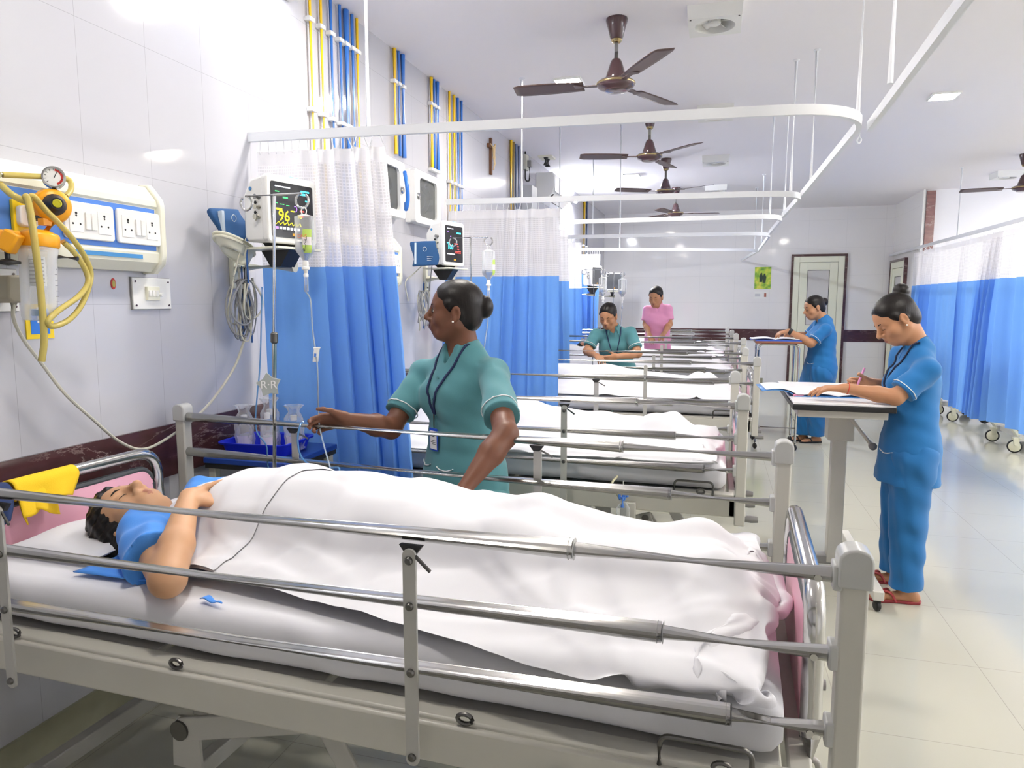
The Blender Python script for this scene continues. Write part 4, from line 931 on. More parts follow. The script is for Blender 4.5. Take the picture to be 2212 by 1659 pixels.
bc = W(497, 487, .10); bp_cuff(bc, math.radians(-12), 'dark blue pressure cuff in a basket left of the near monitor', w=.15, h=.13, tilt=-.5)
bk = thing('cuff_basket', 'cream oval basket holding the blue cuff by the near monitor', 'basket', W(499, 508, .12))
t = MB()
for s_ in (0, .014): t.tube([(.06*math.cos(a_)+.0, .105*math.sin(a_)+.02, .02*math.sin(-a_)*1.8-.030-s_) for a_ in np.linspace(0, 2*math.pi, 25)[:-1]], .006, 8, closed=True)
obj('rim', t, m_cream, bk); 
t = MB(); t.grid(lambda i, j: ((.06-.02*j)*math.cos(2*math.pi*i), (.105-.035*j)*math.sin(2*math.pi*i)+.02, -.036*math.sin(2*math.pi*i)-.035-.05*j), 25, 5); obj('bowl', t, m_cream, bk, solid=.003)
bc2 = at_x(917, 548, WALLX+.20); bp_cuff(bc2, math.radians(-55), 'dark blue pressure cuff standing beside the second monitor', w=.17, h=.16)
#bc3 = at_x(1262, 592, WALLX+.35); bp_cuff(bc3, math.radians(-40), 'dark blue pressure cuff beside the farthest curtain monitor', w=.16, h=.16)
def cable_bundle(c, hgt, wid, n, seed, label):
    rnd = random.Random(seed); r = thing('cable_bundle', label, 'cables', c, 0, 'coiled cables under the monitors')
    for k in range(n):
        w = wid*rnd.uniform(.35, 1.0); h = hgt*rnd.uniform(.55, 1.0); a0 = rnd.uniform(-.3, .3); off = rnd.uniform(-.02, .02); dx = rnd.uniform(-.02, .03)
        pts = [(dx+.012*math.sin(a_*2+k), off+a0*h*(.5-.5*math.cos(a_))*.4+w/2*math.sin(a_)*(1-.25*math.cos(a_)), -(h/2-h/2*math.cos(a_))) for a_ in np.linspace(0, 2*math.pi, 26)[:-1]]
        obj('cable', MB().tube(pts, rnd.choice((.0035, .0045, .003)), 7, closed=True), rnd.choice((m_cable, m_cable, m_cable, m_grey, m_cable2)), r)
    obj('cable_tie', MB().lathe([(.016, -.01), (.018, 0), (.016, .01)], (0, 0, -.03), (0, 0, 1), 14), m_white, r)
    for k in range(3): p0 = (rnd.uniform(-.02, .03), rnd.uniform(-.02, .03), -.02); obj('lead', MB().tube(spline([(p0[0], p0[1], .06), p0, (p0[0]+.01, p0[1]+rnd.uniform(-.03, .03), -hgt*.5), (p0[0], p0[1]+rnd.uniform(-.04, .06), -hgt*rnd.uniform(.8, 1.0))], 6), .0035, 7), (m_bcable, m_cable, m_cable2)[k], r)
    obj('connector_end', MB().cyl((.01, .015, -.01), (.01, .02, .05), .010, 10), m_dark, r)
    return r
cable_bundle(W(522, 604, .10), .27, .13, 13, 5, 'thick bundle of grey cables hanging below the near monitor')
cable_bundle(at_x(912, 628, WALLX+.12), .28, .12, 8, 8, 'bundle of grey cables hanging below the second monitor')
for nm, pts, m, lb in (('monitor_lead', [MC1+Vector((.0, -.155, -.03)), W(540, 500, .17), W(520, 540, .16), W(507, 590, .14), W(504, 596, .13)], m_cable2, 'grey lead from the near monitor down to the cable bundle'),
                       ('monitor_lead', [W(546, 445, .18), W(537, 480, .18), W(533, 540, .17), W(536, 600, .14), W(541, 680, .10), W(545, 740, .09)], m_bcable, 'blue lead hanging in front of the near monitor bracket'),
                       ('monitor_lead', [MC2+Vector((.0, -.15, -.02)), at_x(925, 560, WALLX+.18), at_x(895, 590, WALLX+.10), at_x(876, 610, WALLX+.08), at_x(882, 650, WALLX+.08)], m_cable2, 'pale lead sweeping left from the second monitor'),
                       ('monitor_lead', [at_x(938, 515, WALLX+.22), at_x(935, 560, WALLX+.22), at_x(928, 620, WALLX+.16), at_x(925, 680, WALLX+.14)], m_cable, 'grey lead hanging straight down from the second monitor')):
    tag(origin_to(obj(nm, MB().tube(spline(pts, 8), .004, 8), m), pts[0]), lb, 'lead', 'leads of the monitors')
# ---- gas pipes clipped to the wall in bundles
def pipes(spec, label, zb, clips, rr=.0075):
    y0 = spec[0][0]; r = thing('pipe_bundle', label, 'pipes', (WALLX, y0, CEILZ), 0, 'gas pipe bundles on the left wall')
    for y, m, rad in spec:
        obj('pipe', MB().cyl((.022, y-y0, -.004), (.022, y-y0, zb-CEILZ), rad, 12), m, r)
        for z in clips: obj('pipe_clip', MB().box((.018, y-y0, z-CEILZ), (.036, .05, .022)), m_white, r, bevel=0.003)
    return r
def py(px, py_): return at_x(px, py_, WALLX+.022).y
Y, B, G = m_pipe_y, m_pipe_b, m_pipe_g
pipes([(py(676, 240), Y, .008), (py(699, 240), Y, .008), (py(720, 240), B, .009), (py(739, 240), B, .009), (py(752, 240), B, .017), (py(765, 240), B, .010), (py(775, 240), Y, .009)], 'seven yellow and blue pipes on the wall above the near curtain', 1.96, (2.95, 2.5))
pipes([(py(853, 200), Y, .012), (py(862, 200), B, .010), (py(871, 200), B, .016)], 'one yellow and two blue pipes above the nearer white wall box', 2.47, (2.93,))
pipes([(py(932, 230), Y, .013), (py(938, 230), B, .010), (py(945, 230), B, .015)], 'one yellow and two blue pipes above the farther white wall box', 2.47, (2.95, 2.48))
pipes([(py(971, 260), Y, .010), (py(981, 260), Y, .012), (py(989, 260), B, .011), (py(997, 260), B, .011)], 'two yellow and two blue pipes above the second monitor', 1.7, (2.45,))
pipes([(py(1104, 350), Y, .016), (py(1109, 350), mat('ochre_pipe', '#8d7433', 0.4), .014), (py(1115, 350), G, .016), (py(1121, 350), G, .014)], 'four dull yellow and grey pipes between the crucifix and the air conditioner', 1.6, (2.4,))
pipes([(py(1262, 480), Y, .022), (py(1268, 480), G, .022)], 'yellow and grey pipes far along the wall beyond the air conditioner', 1.6, (2.4,))
# ---- wall boxes with windows
zA = at_x(912, 430, WALLX+.15).z
yB0 = at_x(876, 420, WALLX).y; dB = at_y(897, 420, yB0).x-WALLX; yB1 = at_x(953, 430, WALLX+dB).y
zt = at_y(897, 363, yB0).z; zb_ = at_y(898, 479, yB0).z
def wall_box(y0, y1, label, items):
    w, h, d = y1-y0, zt-zb_, dB; r = thing('wall_box', label, 'wall box', (WALLX, (y0+y1)/2, (zt+zb_)/2), 0, 'white boxes on the left wall')
    t = MB(); th = .012
    t.box((d/2-.02, 0, h/2-th/2), (d-.04, w, th)).box((d/2-.02, 0, -h/2+th/2), (d-.04, w, th)).box((d/2-.02, -w/2+th/2, 0), (d-.04, th, h-2*th)).box((d/2-.02, w/2-th/2, 0), (d-.04, th, h-2*th)).box((.005, 0, 0), (.01, w-2*th, h-2*th))
    obj('case', t, m_white, r, smooth=False)
    t = MB(); out = rrect(w, h, .02); inn = rrect(w*.66, h*.74, .035); n = len(out)
    for k in range(n):
        for (a_, b_), x in ((out[k], d-.04), (out[k], d), (inn[k], d), (inn[k], d-.03)): t.v.append(Vector((x, a_, b_)))
    for k in range(n):
        l = (k+1) % n
        for s in range(3): t.face([4*k+s, 4*l+s, 4*l+s+1, 4*k+s+1])
    dr = obj('door', t, m_white, r, angle=30)
    obj('window', MB().prism(inn, (d-.02, 0, 0), (0, 1, 0), (0, 0, 1), (.003, 0, 0)), mat('smoked_pane', '#b9bcbc', 0.06, trans=0.75, ior=1.2), dr)
    obj('latch', MB().lathe([(0, 0), (.022, 0), (.024, .004), (.020, .012), (.008, .016), (0, .016)], (d, -w/2+.05 if items else w/2-.05, .0), (1, 0, 0), 18), m_steel, dr)
    obj('contents', MB().tube(spline([(d*.4, -.08, -.12), (d*.5, .03, -.05), (d*.4, .08, .04), (d*.5, -.03, .09), (d*.4, .06, .12)], 6), .02, 8), m_cable, r)
    return r
wall_box(yB0, yB1, 'white wall box with a window, on the left wall above the second monitor', True)
yA1 = at_x(875, 400, WALLX+dB).y; wall_box(yA1-(yB1-yB0), yA1, 'white wall box with a window, half hidden by the near curtain', False)
hp = [at_x(874, 372, WALLX+.12), at_x(879, 400, WALLX+.16), at_x(881, 430, WALLX+.16), at_x(877, 452, WALLX+.14), at_x(876, 440, WALLX+.10)]
tag(origin_to(obj('blue_hose', MB().tube(spline(hp, 8), .013, 10), m_pipe_b), hp[0]), 'short blue hose hanging between the two white wall boxes', 'hose')
# ---- crucifix
cz = at_x(1062, 338, WALLX+.02); k = at_x(1062, 300, WALLX+.02).z-at_x(1062, 379, WALLX+.02).z
cr = thing('crucifix', 'brown wooden crucifix with a pale figure, high on the left wall', 'crucifix', (WALLX, cz.y, cz.z))
m_wood = mat('crucifix_wood', '#6b4529', 0.55, var=.3, vscale=20)
obj('upright', MB().box((.012, 0, 0), (.024, .035, k)), m_wood, cr, bevel=0.003); obj('crossbeam', MB().box((.014, 0, k*.26), (.024, k*.55, .035)), m_wood, cr, bevel=0.003)
Bd = Body((-.02, -k*.3, -k*.5), (.09, k*.3, k*.5), .005); q = k/.55
for s in (-1, 1): Bd.cap((.042, 0, .12*q), (.034, s*.125*q, .165*q), .011*q, .008*q, .01); Bd.cap((.045, s*.012*q, -.03*q), (.05, s*.01*q, -.11*q), .014*q, .011*q, .01); Bd.cap((.05, s*.01*q, -.11*q), (.038, s*.004*q, -.20*q), .011*q, .007*q, .01)
Bd.cap((.042, 0, .115*q), (.044, 0, .0), .024*q, .018*q, .015); Bd.ell((.052, .008*q, .165*q), (.018*q, .016*q, .022*q), k=.01); Bd.ell((.045, 0, -.02*q), (.022*q, .026*q, .022*q), k=.01)
Bd.obj('figure', mat('ivory_figure', '#d8bd8c', 0.5), cr)
# ---- air conditioner and the small boxes near it
y0 = at_x(1157, 400, WALLX).y; y1 = y0+.95; zT = at_y(1172, 372, y0+.0).z; zB = zT-.31
ac = thing('air_conditioner', 'white split air conditioner high on the left wall', 'air conditioner', (WALLX, (y0+y1)/2, (zT+zB)/2)); L = y1-y0; h = .31
obj('casing', MB().prism([(0, -h/2), (.12, -h/2), (.20, -h/2+.07), (.225, -h/2+.13), (.225, h/2-.03), (.20, h/2), (0, h/2)], (0, -L/2, 0), (1, 0, 0), (0, 0, 1), (0, L, 0)), m_white, ac, bevel=0.008)
obj('front_panel', MB().box((.226, 0, .03), (.008, L-.04, h-.12)), m_white, ac, bevel=0.003)
obj('outlet_slot', MB().prism([(0, 0), (.075, .066), (.070, .072), (-.005, .006)], (.122, -L/2+.06, -h/2+.0), (1, 0, 0), (0, 0, 1), (0, L-.12, 0)), m_dark, ac)
for k in range(2): obj('louvre', MB().bar((.16+.03*k, -L/2+.08, -h/2+.015+.03*k), (.16+.03*k, L/2-.08, -h/2+.015+.03*k), .05, .005, (.7, 0, -.7)), m_white, ac)
obj('display_lamp', MB().cyl((.231, -L/2+.08, -.06), (.233, -L/2+.08, -.06), .008, 10), SW, ac)
p = at_x(1140, 395, WALLX+.04); b = thing('voltage_stabiliser', 'grey stabiliser box with a red light, left of the air conditioner', 'electrical box', (WALLX, p.y, p.z-.12))
obj('box', MB().box((.06, 0, -.08), (.12, .24, .32)), mat('stabiliser_grey', '#bfc2c6', 0.4), b, bevel=0.006); obj('indicator', MB().cyl((.12, -.02, -.08), (.124, -.02, -.08), .012, 12), px_mat('indicator_red', '#ff6a66', 2), b)
ip = thing('isolator_switch', 'dark switch and plug with cable above the stabiliser box', 'switch', (WALLX, p.y+.02, p.z+.22))
obj('base', MB().box((.015, 0, 0), (.03, .12, .16)), m_cable2, ip, bevel=0.003); obj('plug_top', MB().box((.05, .02, -.01), (.05, .06, .07)), m_grey, ip, bevel=0.006); obj('lead', MB().tube(arc_pts([(.05, .02, -.04), (.05, .02, -.2), (.02, -.05, -.2), (.02, -.05, .12)], .05), .008, 8), m_dark, ip)
p = at_x(1181, 357, WALLX+.18); cb = thing('ceiling_stub', 'small dark pipe ends boxed at the ceiling above the air conditioner', 'pipe ends', (p.x, p.y, CEILZ))
obj('cover', MB().box((0, 0, -.01), (.16, .20, .02)), m_cream, cb)
for s in (-1, 1): obj('pipe_end', MB().cyl((0, s*.045, -.015), (0, s*.045, -.10), .03), m_dark, cb)
# ---- back wall: poster and small notice
a = at_y(1631, 577, BACKY); b = at_y(1664.5, 624, BACKY); c = (a+b)/2
def poster_mat():
    T = NT('poster_print'); tc = T.n('ShaderNodeTexCoord'); n = T.n('ShaderNodeTexNoise', Scale=9.0, Detail=5.0); T.l(tc.outputs['Object'], n.inputs['Vector'])
    r = T.n('ShaderNodeValToRGB'); e = r.color_ramp.elements; e[0].position = .35; e[0].color = lin('#5d9a3a'); e[1].position = .62; e[1].color = lin('#e6e25a'); q = e.new(.5); q.color = lin('#b4d24a'); q = e.new(.72); q.color = lin('#dfe6c8')
    T.l(n.outputs['Fac'], r.inputs[0]); T.l(r.outputs[0], T.b.inputs['Base Color']); T.b.inputs['Roughness'].default_value = .5; return T.m
po = obj('poster', MB().box((0, -.003, 0), (abs(b.x-a.x), .006, abs(b.z-a.z))), poster_mat(), None, smooth=False); po.location = (c.x, BACKY, c.z); tag(po, 'green and yellow poster with two dark figures, left of the back door', 'poster')
for s in (-1, 1): obj('dark_figure', MB().prism([(-.028, -.10), (.020, -.10), (.031, .0), (.018, .03), (.012, .065), (-.012, .065), (-.02, .03), (-.03, 0)], (s*.028, -.0062, .02-s*.006), (1, 0, 0), (0, 0, 1), (0, -.002, 0)), mat('poster_dark', '#3a4a3c', 0.6), po)
a = at_y(1630, 630, BACKY); b = at_y(1658, 645, BACKY); c = (a+b)/2
no = obj('notice', MB().box((0, -.002, 0), (abs(b.x-a.x), .004, abs(b.z-a.z))), m_white, None, smooth=False); no.location = (c.x, BACKY, c.z); tag(no, 'small white notice on the back wall under the green poster', 'notice')
obj('red_print', MB().box((.07, -.005, 0), (.035, .002, .07)), mat('notice_red', '#b06a5a', 0.5), no, smooth=False); obj('grey_print', MB().box((-.06, -.005, 0), (.09, .002, .05)), mat('notice_grey', '#cfd0d4', 0.5), no, smooth=False)
a = at_y(1700, 575, BACKY)
# ================================================================ curtain tracks
m_track = mat('white_track', '#eceef2', 0.35)
TZ = 2.25
def tz(px, py): return at_z(px, py, TZ)
def track(label, pts, rods, hang_from=CEILZ, group='white curtain tracks over the left beds', w=.022, h=.040):
    pts = [Vector(p) for p in pts]; o = pts[0]; r = thing('curtain_track', label, 'curtain track', o, 0, group); t = MB(); q = [p-o for p in pts]; N = len(q)
    for i, p in enumerate(q):
        d = (q[min(i+1, N-1)]-q[max(i-1, 0)]); d.z = 0; d.normalize(); s = Vector((d.y, -d.x, 0))
        for a, b in ((-w/2, -h/2), (w/2, -h/2), (w/2, h/2), (-w/2, h/2)): t.v.append(p+s*a+Vector((0, 0, b)))
    for i in range(N-1):
        for k in range(4): l = (k+1) % 4; t.face([4*i+k, 4*i+l, 4*i+4+l, 4*i+4+k])
    t.face([3, 2, 1, 0]); t.face([4*N-4+k for k in range(4)])
    obj('rail', t, m_track, r, angle=50)
    for (x, y) in rods:
        e = obj('hanging_rod', MB().cyl((x-o.x, y-o.y, h/2-.004), (x-o.x, y-o.y, CEILZ-o.z-.004), .010, 12), m_track, r)
        obj('ceiling_flange', MB().lathe([(0, 0), (.022, 0), (.022, -.006), (.012, -.012), (0, -.012)], (x-o.x, y-o.y, CEILZ-o.z), (0, 0, 1), 16), m_track, e)
    return r
def corner(p0, p1, p2, rad): return arc_pts([p0, p1, p2], rad, 10)
J0, J1 = tz(2060, 0), tz(1863, 270)
def rod(px, py): p = at_z(px, py, TZ+.02); return (p.x, p.y)
XS = 0.560
x_near = J0.x+(J0.x-J1.x)/(J0.y-J1.y)*(-1.5-J0.y)
track('long near curtain track running overhead along the aisle', [(x_near, -1.5, TZ), (J1.x+.034, J1.y+.03, TZ)], [rod(1923, 178), (x_near+.03, 0.6)])
a, b, c, d = tz(540, 297), tz(1250, 262), tz(1850, 262), tz(1733, 427)
track('near curtain track crossing from the wall over the standing teal nurse', corner((WALLX, a.y, TZ), (J1.x-.012, 3.10, TZ), (d.x-.02, d.y-.17, TZ), .36), [rod(796, 283), rod(1852, 262), rod(1751, 402)])
a, c, d = tz(955, 433), tz(1733, 427), tz(1685, 475)
track('second curtain track, reaching the wall by the second monitor', corner((-1.985, 5.115, TZ), (d.x+.02, 5.37, TZ), (d.x-.004, d.y-.34, TZ), .26), [rod(1127, 430), rod(1708, 412), rod(1694, 456)])
d2 = tz(1657, 510)
track('third curtain track from the camera', corner((WALLX, 6.66, TZ), (d2.x+.012, 6.72, TZ), (d2.x, d2.y-.38, TZ), .3), [rod(1339, 474), rod(1663, 466), (-1.45, 6.68)])
d3 = tz(1637, 543)
track('fourth curtain track from the camera', corner((WALLX, 8.15, TZ), (d3.x-.015, 8.35, TZ), (d3.x, d3.y-.17, TZ), .35), [rod(1280, 508), rod(1645, 525)])
track('farthest curtain track, close before the back wall', corner((WALLX, 10.05, TZ), (d3.x+.0, 10.95, TZ), (d3.x-.16, BACKY, TZ), .3), [rod(1339, 537), rod(1630, 538)])
RZ = 2.30
RX = 2.83
track('long curtain track along the right hand bays', [(RX, -1.5, RZ), (RX, BACKY, RZ)], [(RX, at_x(2068, 508, RX).y), (RX, 7.6), (RX, 4.0)], group='curtain tracks on the right')
track('short curtain track crossing the right bays', [(RX+.02, 9.2, RZ-.06), (6.5, 9.2, RZ-.06)], [(4.2, 9.2)], group='curtain tracks on the right')
e = at_z(1860, 303, TZ-.05); hk = obj('track_hook', MB().tube(spline([(0, 0, .012), (0, 0, -.005), (.008, 0, -.022), (0, 0, -.035), (-.008, 0, -.022), (0, 0, -.006)], 5), .003, 8), m_track, None); hk.location = (J1.x, J1.y+.055, TZ-.030); tag(hk, 'tiny white hook dangling where the long track meets the near curtain track', 'hook')
# ================================================================ privacy curtains
def cloth_mat(name, hexc, hex2=None, net=False):
    T = NT(name); tc = T.n('ShaderNodeTexCoord'); nt = T.t; b = T.b
    b.inputs['Base Color'].default_value = lin(hexc); b.inputs['Roughness'].default_value = .75; b.inputs['Specular IOR Level'].default_value = .2
    out = nt.nodes['Material Output']; tr = T.n('ShaderNodeBsdfTranslucent'); tr.inputs[0].default_value = lin(hexc); mx = T.n('ShaderNodeMixShader'); mx.inputs[0].default_value = .45 if net else .28
    T.l(b.outputs[0], mx.inputs[1]); T.l(tr.outputs[0], mx.inputs[2]); last = mx
    if net:
        sp = T.n('ShaderNodeSeparateXYZ'); T.l(tc.outputs['UV'], sp.inputs[0]); fs = []
        for a in (0, 1):
            md = T.n('ShaderNodeMath', operation='FLOORED_MODULO'); T.l(sp.outputs[a], md.inputs[0]); md.inputs[1].default_value = .0145
            gt = T.n('ShaderNodeMath', operation='GREATER_THAN'); T.l(md.outputs[0], gt.inputs[0]); gt.inputs[1].default_value = .0045; fs.append(gt)
        ml = T.n('ShaderNodeMath', operation='MULTIPLY'); T.l(fs[0].outputs[0], ml.inputs[0]); T.l(fs[1].outputs[0], ml.inputs[1])
        m2 = T.n('ShaderNodeMath', operation='MULTIPLY'); T.l(ml.outputs[0], m2.inputs[0]); m2.inputs[1].default_value = .22
        tp = T.n('ShaderNodeBsdfTransparent'); m3 = T.n('ShaderNodeMixShader'); T.l(m2.outputs[0], m3.inputs[0]); T.l(mx.outputs[0], m3.inputs[1]); T.l(tp.outputs[0], m3.inputs[2]); last = m3
    else:
        n = T.n('ShaderNodeTexNoise', Scale=900.0); T.l(tc.outputs['Object'], n.inputs['Vector']); bp = T.n('ShaderNodeBump', Strength=.06, Distance=.002); T.l(n.outputs['Fac'], bp.inputs['Height']); T.l(bp.outputs[0], b.inputs['Normal'])
    T.l(last.outputs[0], out.inputs['Surface']); return T.m
m_net = cloth_mat('white_curtain_net', '#eeedf0', net=True)
m_head = cloth_mat('white_curtain_heading', '#f2f1f4')
m_drape = cloth_mat('blue_curtain_cloth', '#76abf0')
def curtain(label, p0, p1, q0, q1, zt, zm, zb, seed, folds=7, amp=.045, group='blue and white curtains of the left bays', grow=1.0, hooks=True, wild=0.0):
    """hangs from the line p0-p1 at the top and spreads to q0-q1 at the hem (plan points)"""
    rnd = random.Random(seed); P0, P1, Q0, Q1 = [Vector((v[0], v[1], 0)) for v in (p0, p1, q0, q1)]
    o = Vector((P0.x, P0.y, zt)); r = thing('privacy_curtain', label, 'curtain', o, 0, group)
    d = (P1-P0).normalized(); n = Vector((d.y, -d.x, 0)); ph = [rnd.uniform(0, 6.3) for _ in range(6)]; fr = [rnd.uniform(.8, 1.25) for _ in range(6)]; nu = 26*folds; L = (P1-P0).length
    def prof(u, z):
        f = (zt-z)/(zt-zb); x = u*folds*2*math.pi
        w = x+1.1*math.sin(u*7*fr[0]+ph[0])+.5*math.sin(u*15*fr[1]+ph[1])+f*1.2*math.sin(u*5*fr[2]+ph[2])
        A = amp*(.45+.55*min(1, f*2.2)*grow)*(.55+.45*math.sin(u*6*fr[3]+ph[3]))
        s = math.sin(w); s = math.copysign(abs(s)**.75, s)
        sh = .35*A*math.cos(w)*(1+wild)
        return A*s+.015*f*math.sin(u*9+ph[4]), sh
    def pt(u, z):
        f = (zt-z)/(zt-zb); a = P0.lerp(P1, u); b = Q0.lerp(Q1, u); c = a.lerp(b, f**.9); y, sh = prof(u, z)
        return c+n*y+d*sh+Vector((0, 0, z))-o
    def strip(name, za, zb_, m, nv, extra=0.0):
        t = MB(); t.grid(lambda i, j: pt(i, za+(zb_-za)*j)+n*extra, nu, nv, uvfn=lambda i, j: (i*L*1.7, za+(zb_-za)*j)); return obj(name, t, m, r, angle=180)
    strip('heading_band', zt-.025, zt-.085, m_head, 4); strip('net_panel', zt-.085, zm, m_net, 12); strip('blue_drape', zm, zb+.05, m_drape, 26); strip('hem', zb+.05, zb, m_drape, 4)
    if hooks:
        for k in range(int(folds*2.4)):
            u = (k+.5)/int(folds*2.4); p = pt(u, zt-.03); hp = P0.lerp(P1, u)-o; hp.z = .0
            obj('curtain_hook', MB().tube([p+Vector((0, 0, -.006)), p+Vector((0, 0, .012)), (p+hp)/2+Vector((0, 0, .012)), hp+Vector((0, 0, .019))], .0022, 6), m_track, r)
    return r
curtain('large blue and white curtain behind the near monitor and the drip stand', (-2.05, 2.90), (-1.42, 2.93), (-2.00, 2.86), (-1.25, 2.87), TZ-.042, 1.66, .33, 3, folds=7, amp=.045, wild=.6)
cx1, cx2 = at_y(1203, 445, 5.1).x, at_y(1217, 850, 5.1).x
curtain('blue and white curtain behind the standing teal nurse', (-1.97, 5.125), (cx1, 5.19), (-2.0, 4.87), (cx2, 4.87), TZ-.042, 1.69, .30, 11, folds=8, amp=.045)
c3t, c3b = at_y(1234, 500, 6.75).x, at_y(1234, 800, 6.75).x
curtain('blue and white curtain just beyond the second one, mostly hidden by it', (-2.05, 6.69), (c3t-.03, 6.72), (-2.02, 6.7), (c3b, 6.76), TZ-.042, 1.70, .30, 17, folds=6, amp=.05)
c4t, c4b = at_y(1256, 525, 8.2).x, at_y(1257, 760, 8.2).x
curtain('narrow blue and white curtain third along the wall behind the two nearer ones', (-2.05, 8.17), (c4t, 8.18), (-2.02, 8.19), (c4b, 8.22), TZ-.042, 1.66, .30, 23, folds=5, amp=.05)
c5t, c5b = at_y(1297, 545, 10.2).x, at_y(1288, 740, 10.3).x
curtain('farthest left curtain, gathered into a short bunch by a small monitor', (-2.05, 10.1), (c5t, 10.2), (-2.0, 10.12), (c5b, 10.25), TZ-.042, 1.92, .30, 31, folds=6, amp=.07)
for y0, y1, zb, lb, sd in ((at_x(1979, 700, RX).y+.3, at_x(2064, 700, RX).y-.01, .27, 'farthest blue and white curtain on the right, beyond the nurse at the table', 41), (at_x(2064, 700, RX).y-.05, at_x(2160, 700, RX).y-.01, .22, 'middle blue and white curtain of the right hand bays', 43), (at_x(2160, 700, RX).y-.05, 6.1, .26, 'nearest blue and white curtain on the right, cut by the picture edge', 47)):
    curtain(lb, (RX, y0), (RX, y1), (RX+.0, y0), (RX-.02, y1+(.30 if sd == 43 else .02)), RZ-.042, 1.745, zb, sd, folds=8, amp=.085, group='blue and white curtains of the right bays', wild=.5)
# ---- beds behind the right hand curtains, foot ends to the aisle
for (bx_, by_), s in (((4.13, 8.40), 'hospital bed on the right showing a pink panel between the two curtains'), ((4.13, 10.35), 'hospital bed on the right hidden behind the farthest curtain, its wheels below')):
    dup(BED3, (bx_, by_, 0), math.pi, s)['group'] = 'hospital beds behind the right curtains'
RB = [o for o in COL.objects if o.name in ('hospital_bed.005', 'hospital_bed.006')]
m_wheel = mat('wheel_cream', '#cfcdb4', 0.4)
for r in RB:      # cream chassis with big castors that shows below the curtain hems
    for y in (-.30, .30):
        obj('chassis_beam', MB().bar((.55, y*.9, .16), (1.19, y, .15), .05, .06), m_bed, r, bevel=.004)
        c = obj('big_castor', MB().lathe([(0, -.014), (.058, -.014), (.066, -.010), (.066, .010), (.058, .014), (0, .014)], (1.215, y, .067), (.25, 1, 0), 28), m_black, r)
        obj('wheel_cover', MB().lathe([(0, -.017), (.050, -.016), (.054, -.013), (.054, .013), (.050, .016), (0, .017)], (1.215, y, .067), (.25, 1, 0), 28), m_wheel, c)
        obj('castor_fork', MB().prism([(-.02, 0), (.02, 0), (.035, .085), (-.03, .085)], (1.205, y-.024, .075), (1, 0, 0), (0, 0, 1), (0, .048, 0)), m_wheel, c, bevel=.004)
        obj('brake_arm', MB().bar((1.17, y+.02, .14), (1.23, y-.10, .26), .045, .03), m_wheel, c, bevel=.008)
    obj('chassis_crossbar', MB().box((1.13, 0, .155), (.05, .58, .05)), m_bed, r, bevel=.004)
# ================================================================ drip stands
m_bottle = clearish('bottle_plastic', .20, '#f3f6f8', .08)
m_label = mat('drip_label_green', '#bcd96a', .5); m_label2 = mat('drip_label_white', '#ece6ea', .5)
def drip_stand(x, y, z0, ztop, lean, label, group, arm=(.105, .14), yawd=(1, 0, 0), star=False):
    r = thing('drip_stand', label, 'drip stand', (x, y, z0), 0, group); d = Vector(yawd); H = ztop-z0; top = Vector((lean, 0, H))
    obj('lower_pole', MB().cyl((0, 0, 0), top*.62, .0085, 14), m_steel2, r); obj('upper_pole', MB().cyl(top*.6, top, .0065, 14), m_steel2, r)
    obj('pole_clamp', MB().lathe([(.0085, -.02), (.013, -.015), (.013, .015), (.0085, .02)], top*.615, top, 14), m_bolt, r)
    pts = [top-d*arm[0], top, top+d*arm[1]]; obj('cross_bar', MB().tube(pts, .004, 10), m_steel2, r)
    for s, L in ((-1, arm[0]), (1, arm[1])):
        c = top+d*(s*L)+Vector((0, 0, -.024)); obj('hook', MB().tube([c+d*(.024*math.cos(a_))+Vector((0, 0, .024*math.sin(a_)))+Vector((0, .004*k_/20, 0)) for k_, a_ in enumerate(np.linspace(math.pi/2, math.pi/2+s*5.7, 24))], .0042, 9), m_steel2, r)
    if star:
        p = top*.485; poly = []
        for k in range(10): a_ = math.radians(90+36*k+8); q = .046 if k % 2 == 0 else .030; poly.append((q*math.cos(a_), q*math.sin(a_)))
        sd_ = Vector((.90, -.30, 0)).normalized(); s_ = obj('star_tag', MB().prism(poly, p+Vector((-.012, -.014, .0)), Vector((.93, .37, 0)), (0, 0, 1), Vector((.37, -.93, 0))*.006), mat('star_grey', '#a5aba6', .35), r, bevel=.002)
        text('star_lettering', 'R·R', .040, m_white, s_, p+Vector((-.012, -.014, .0))+Vector((.37, -.93, 0))*.0075, (.93, .37, 0), (0, 0, 1))
    return r, top
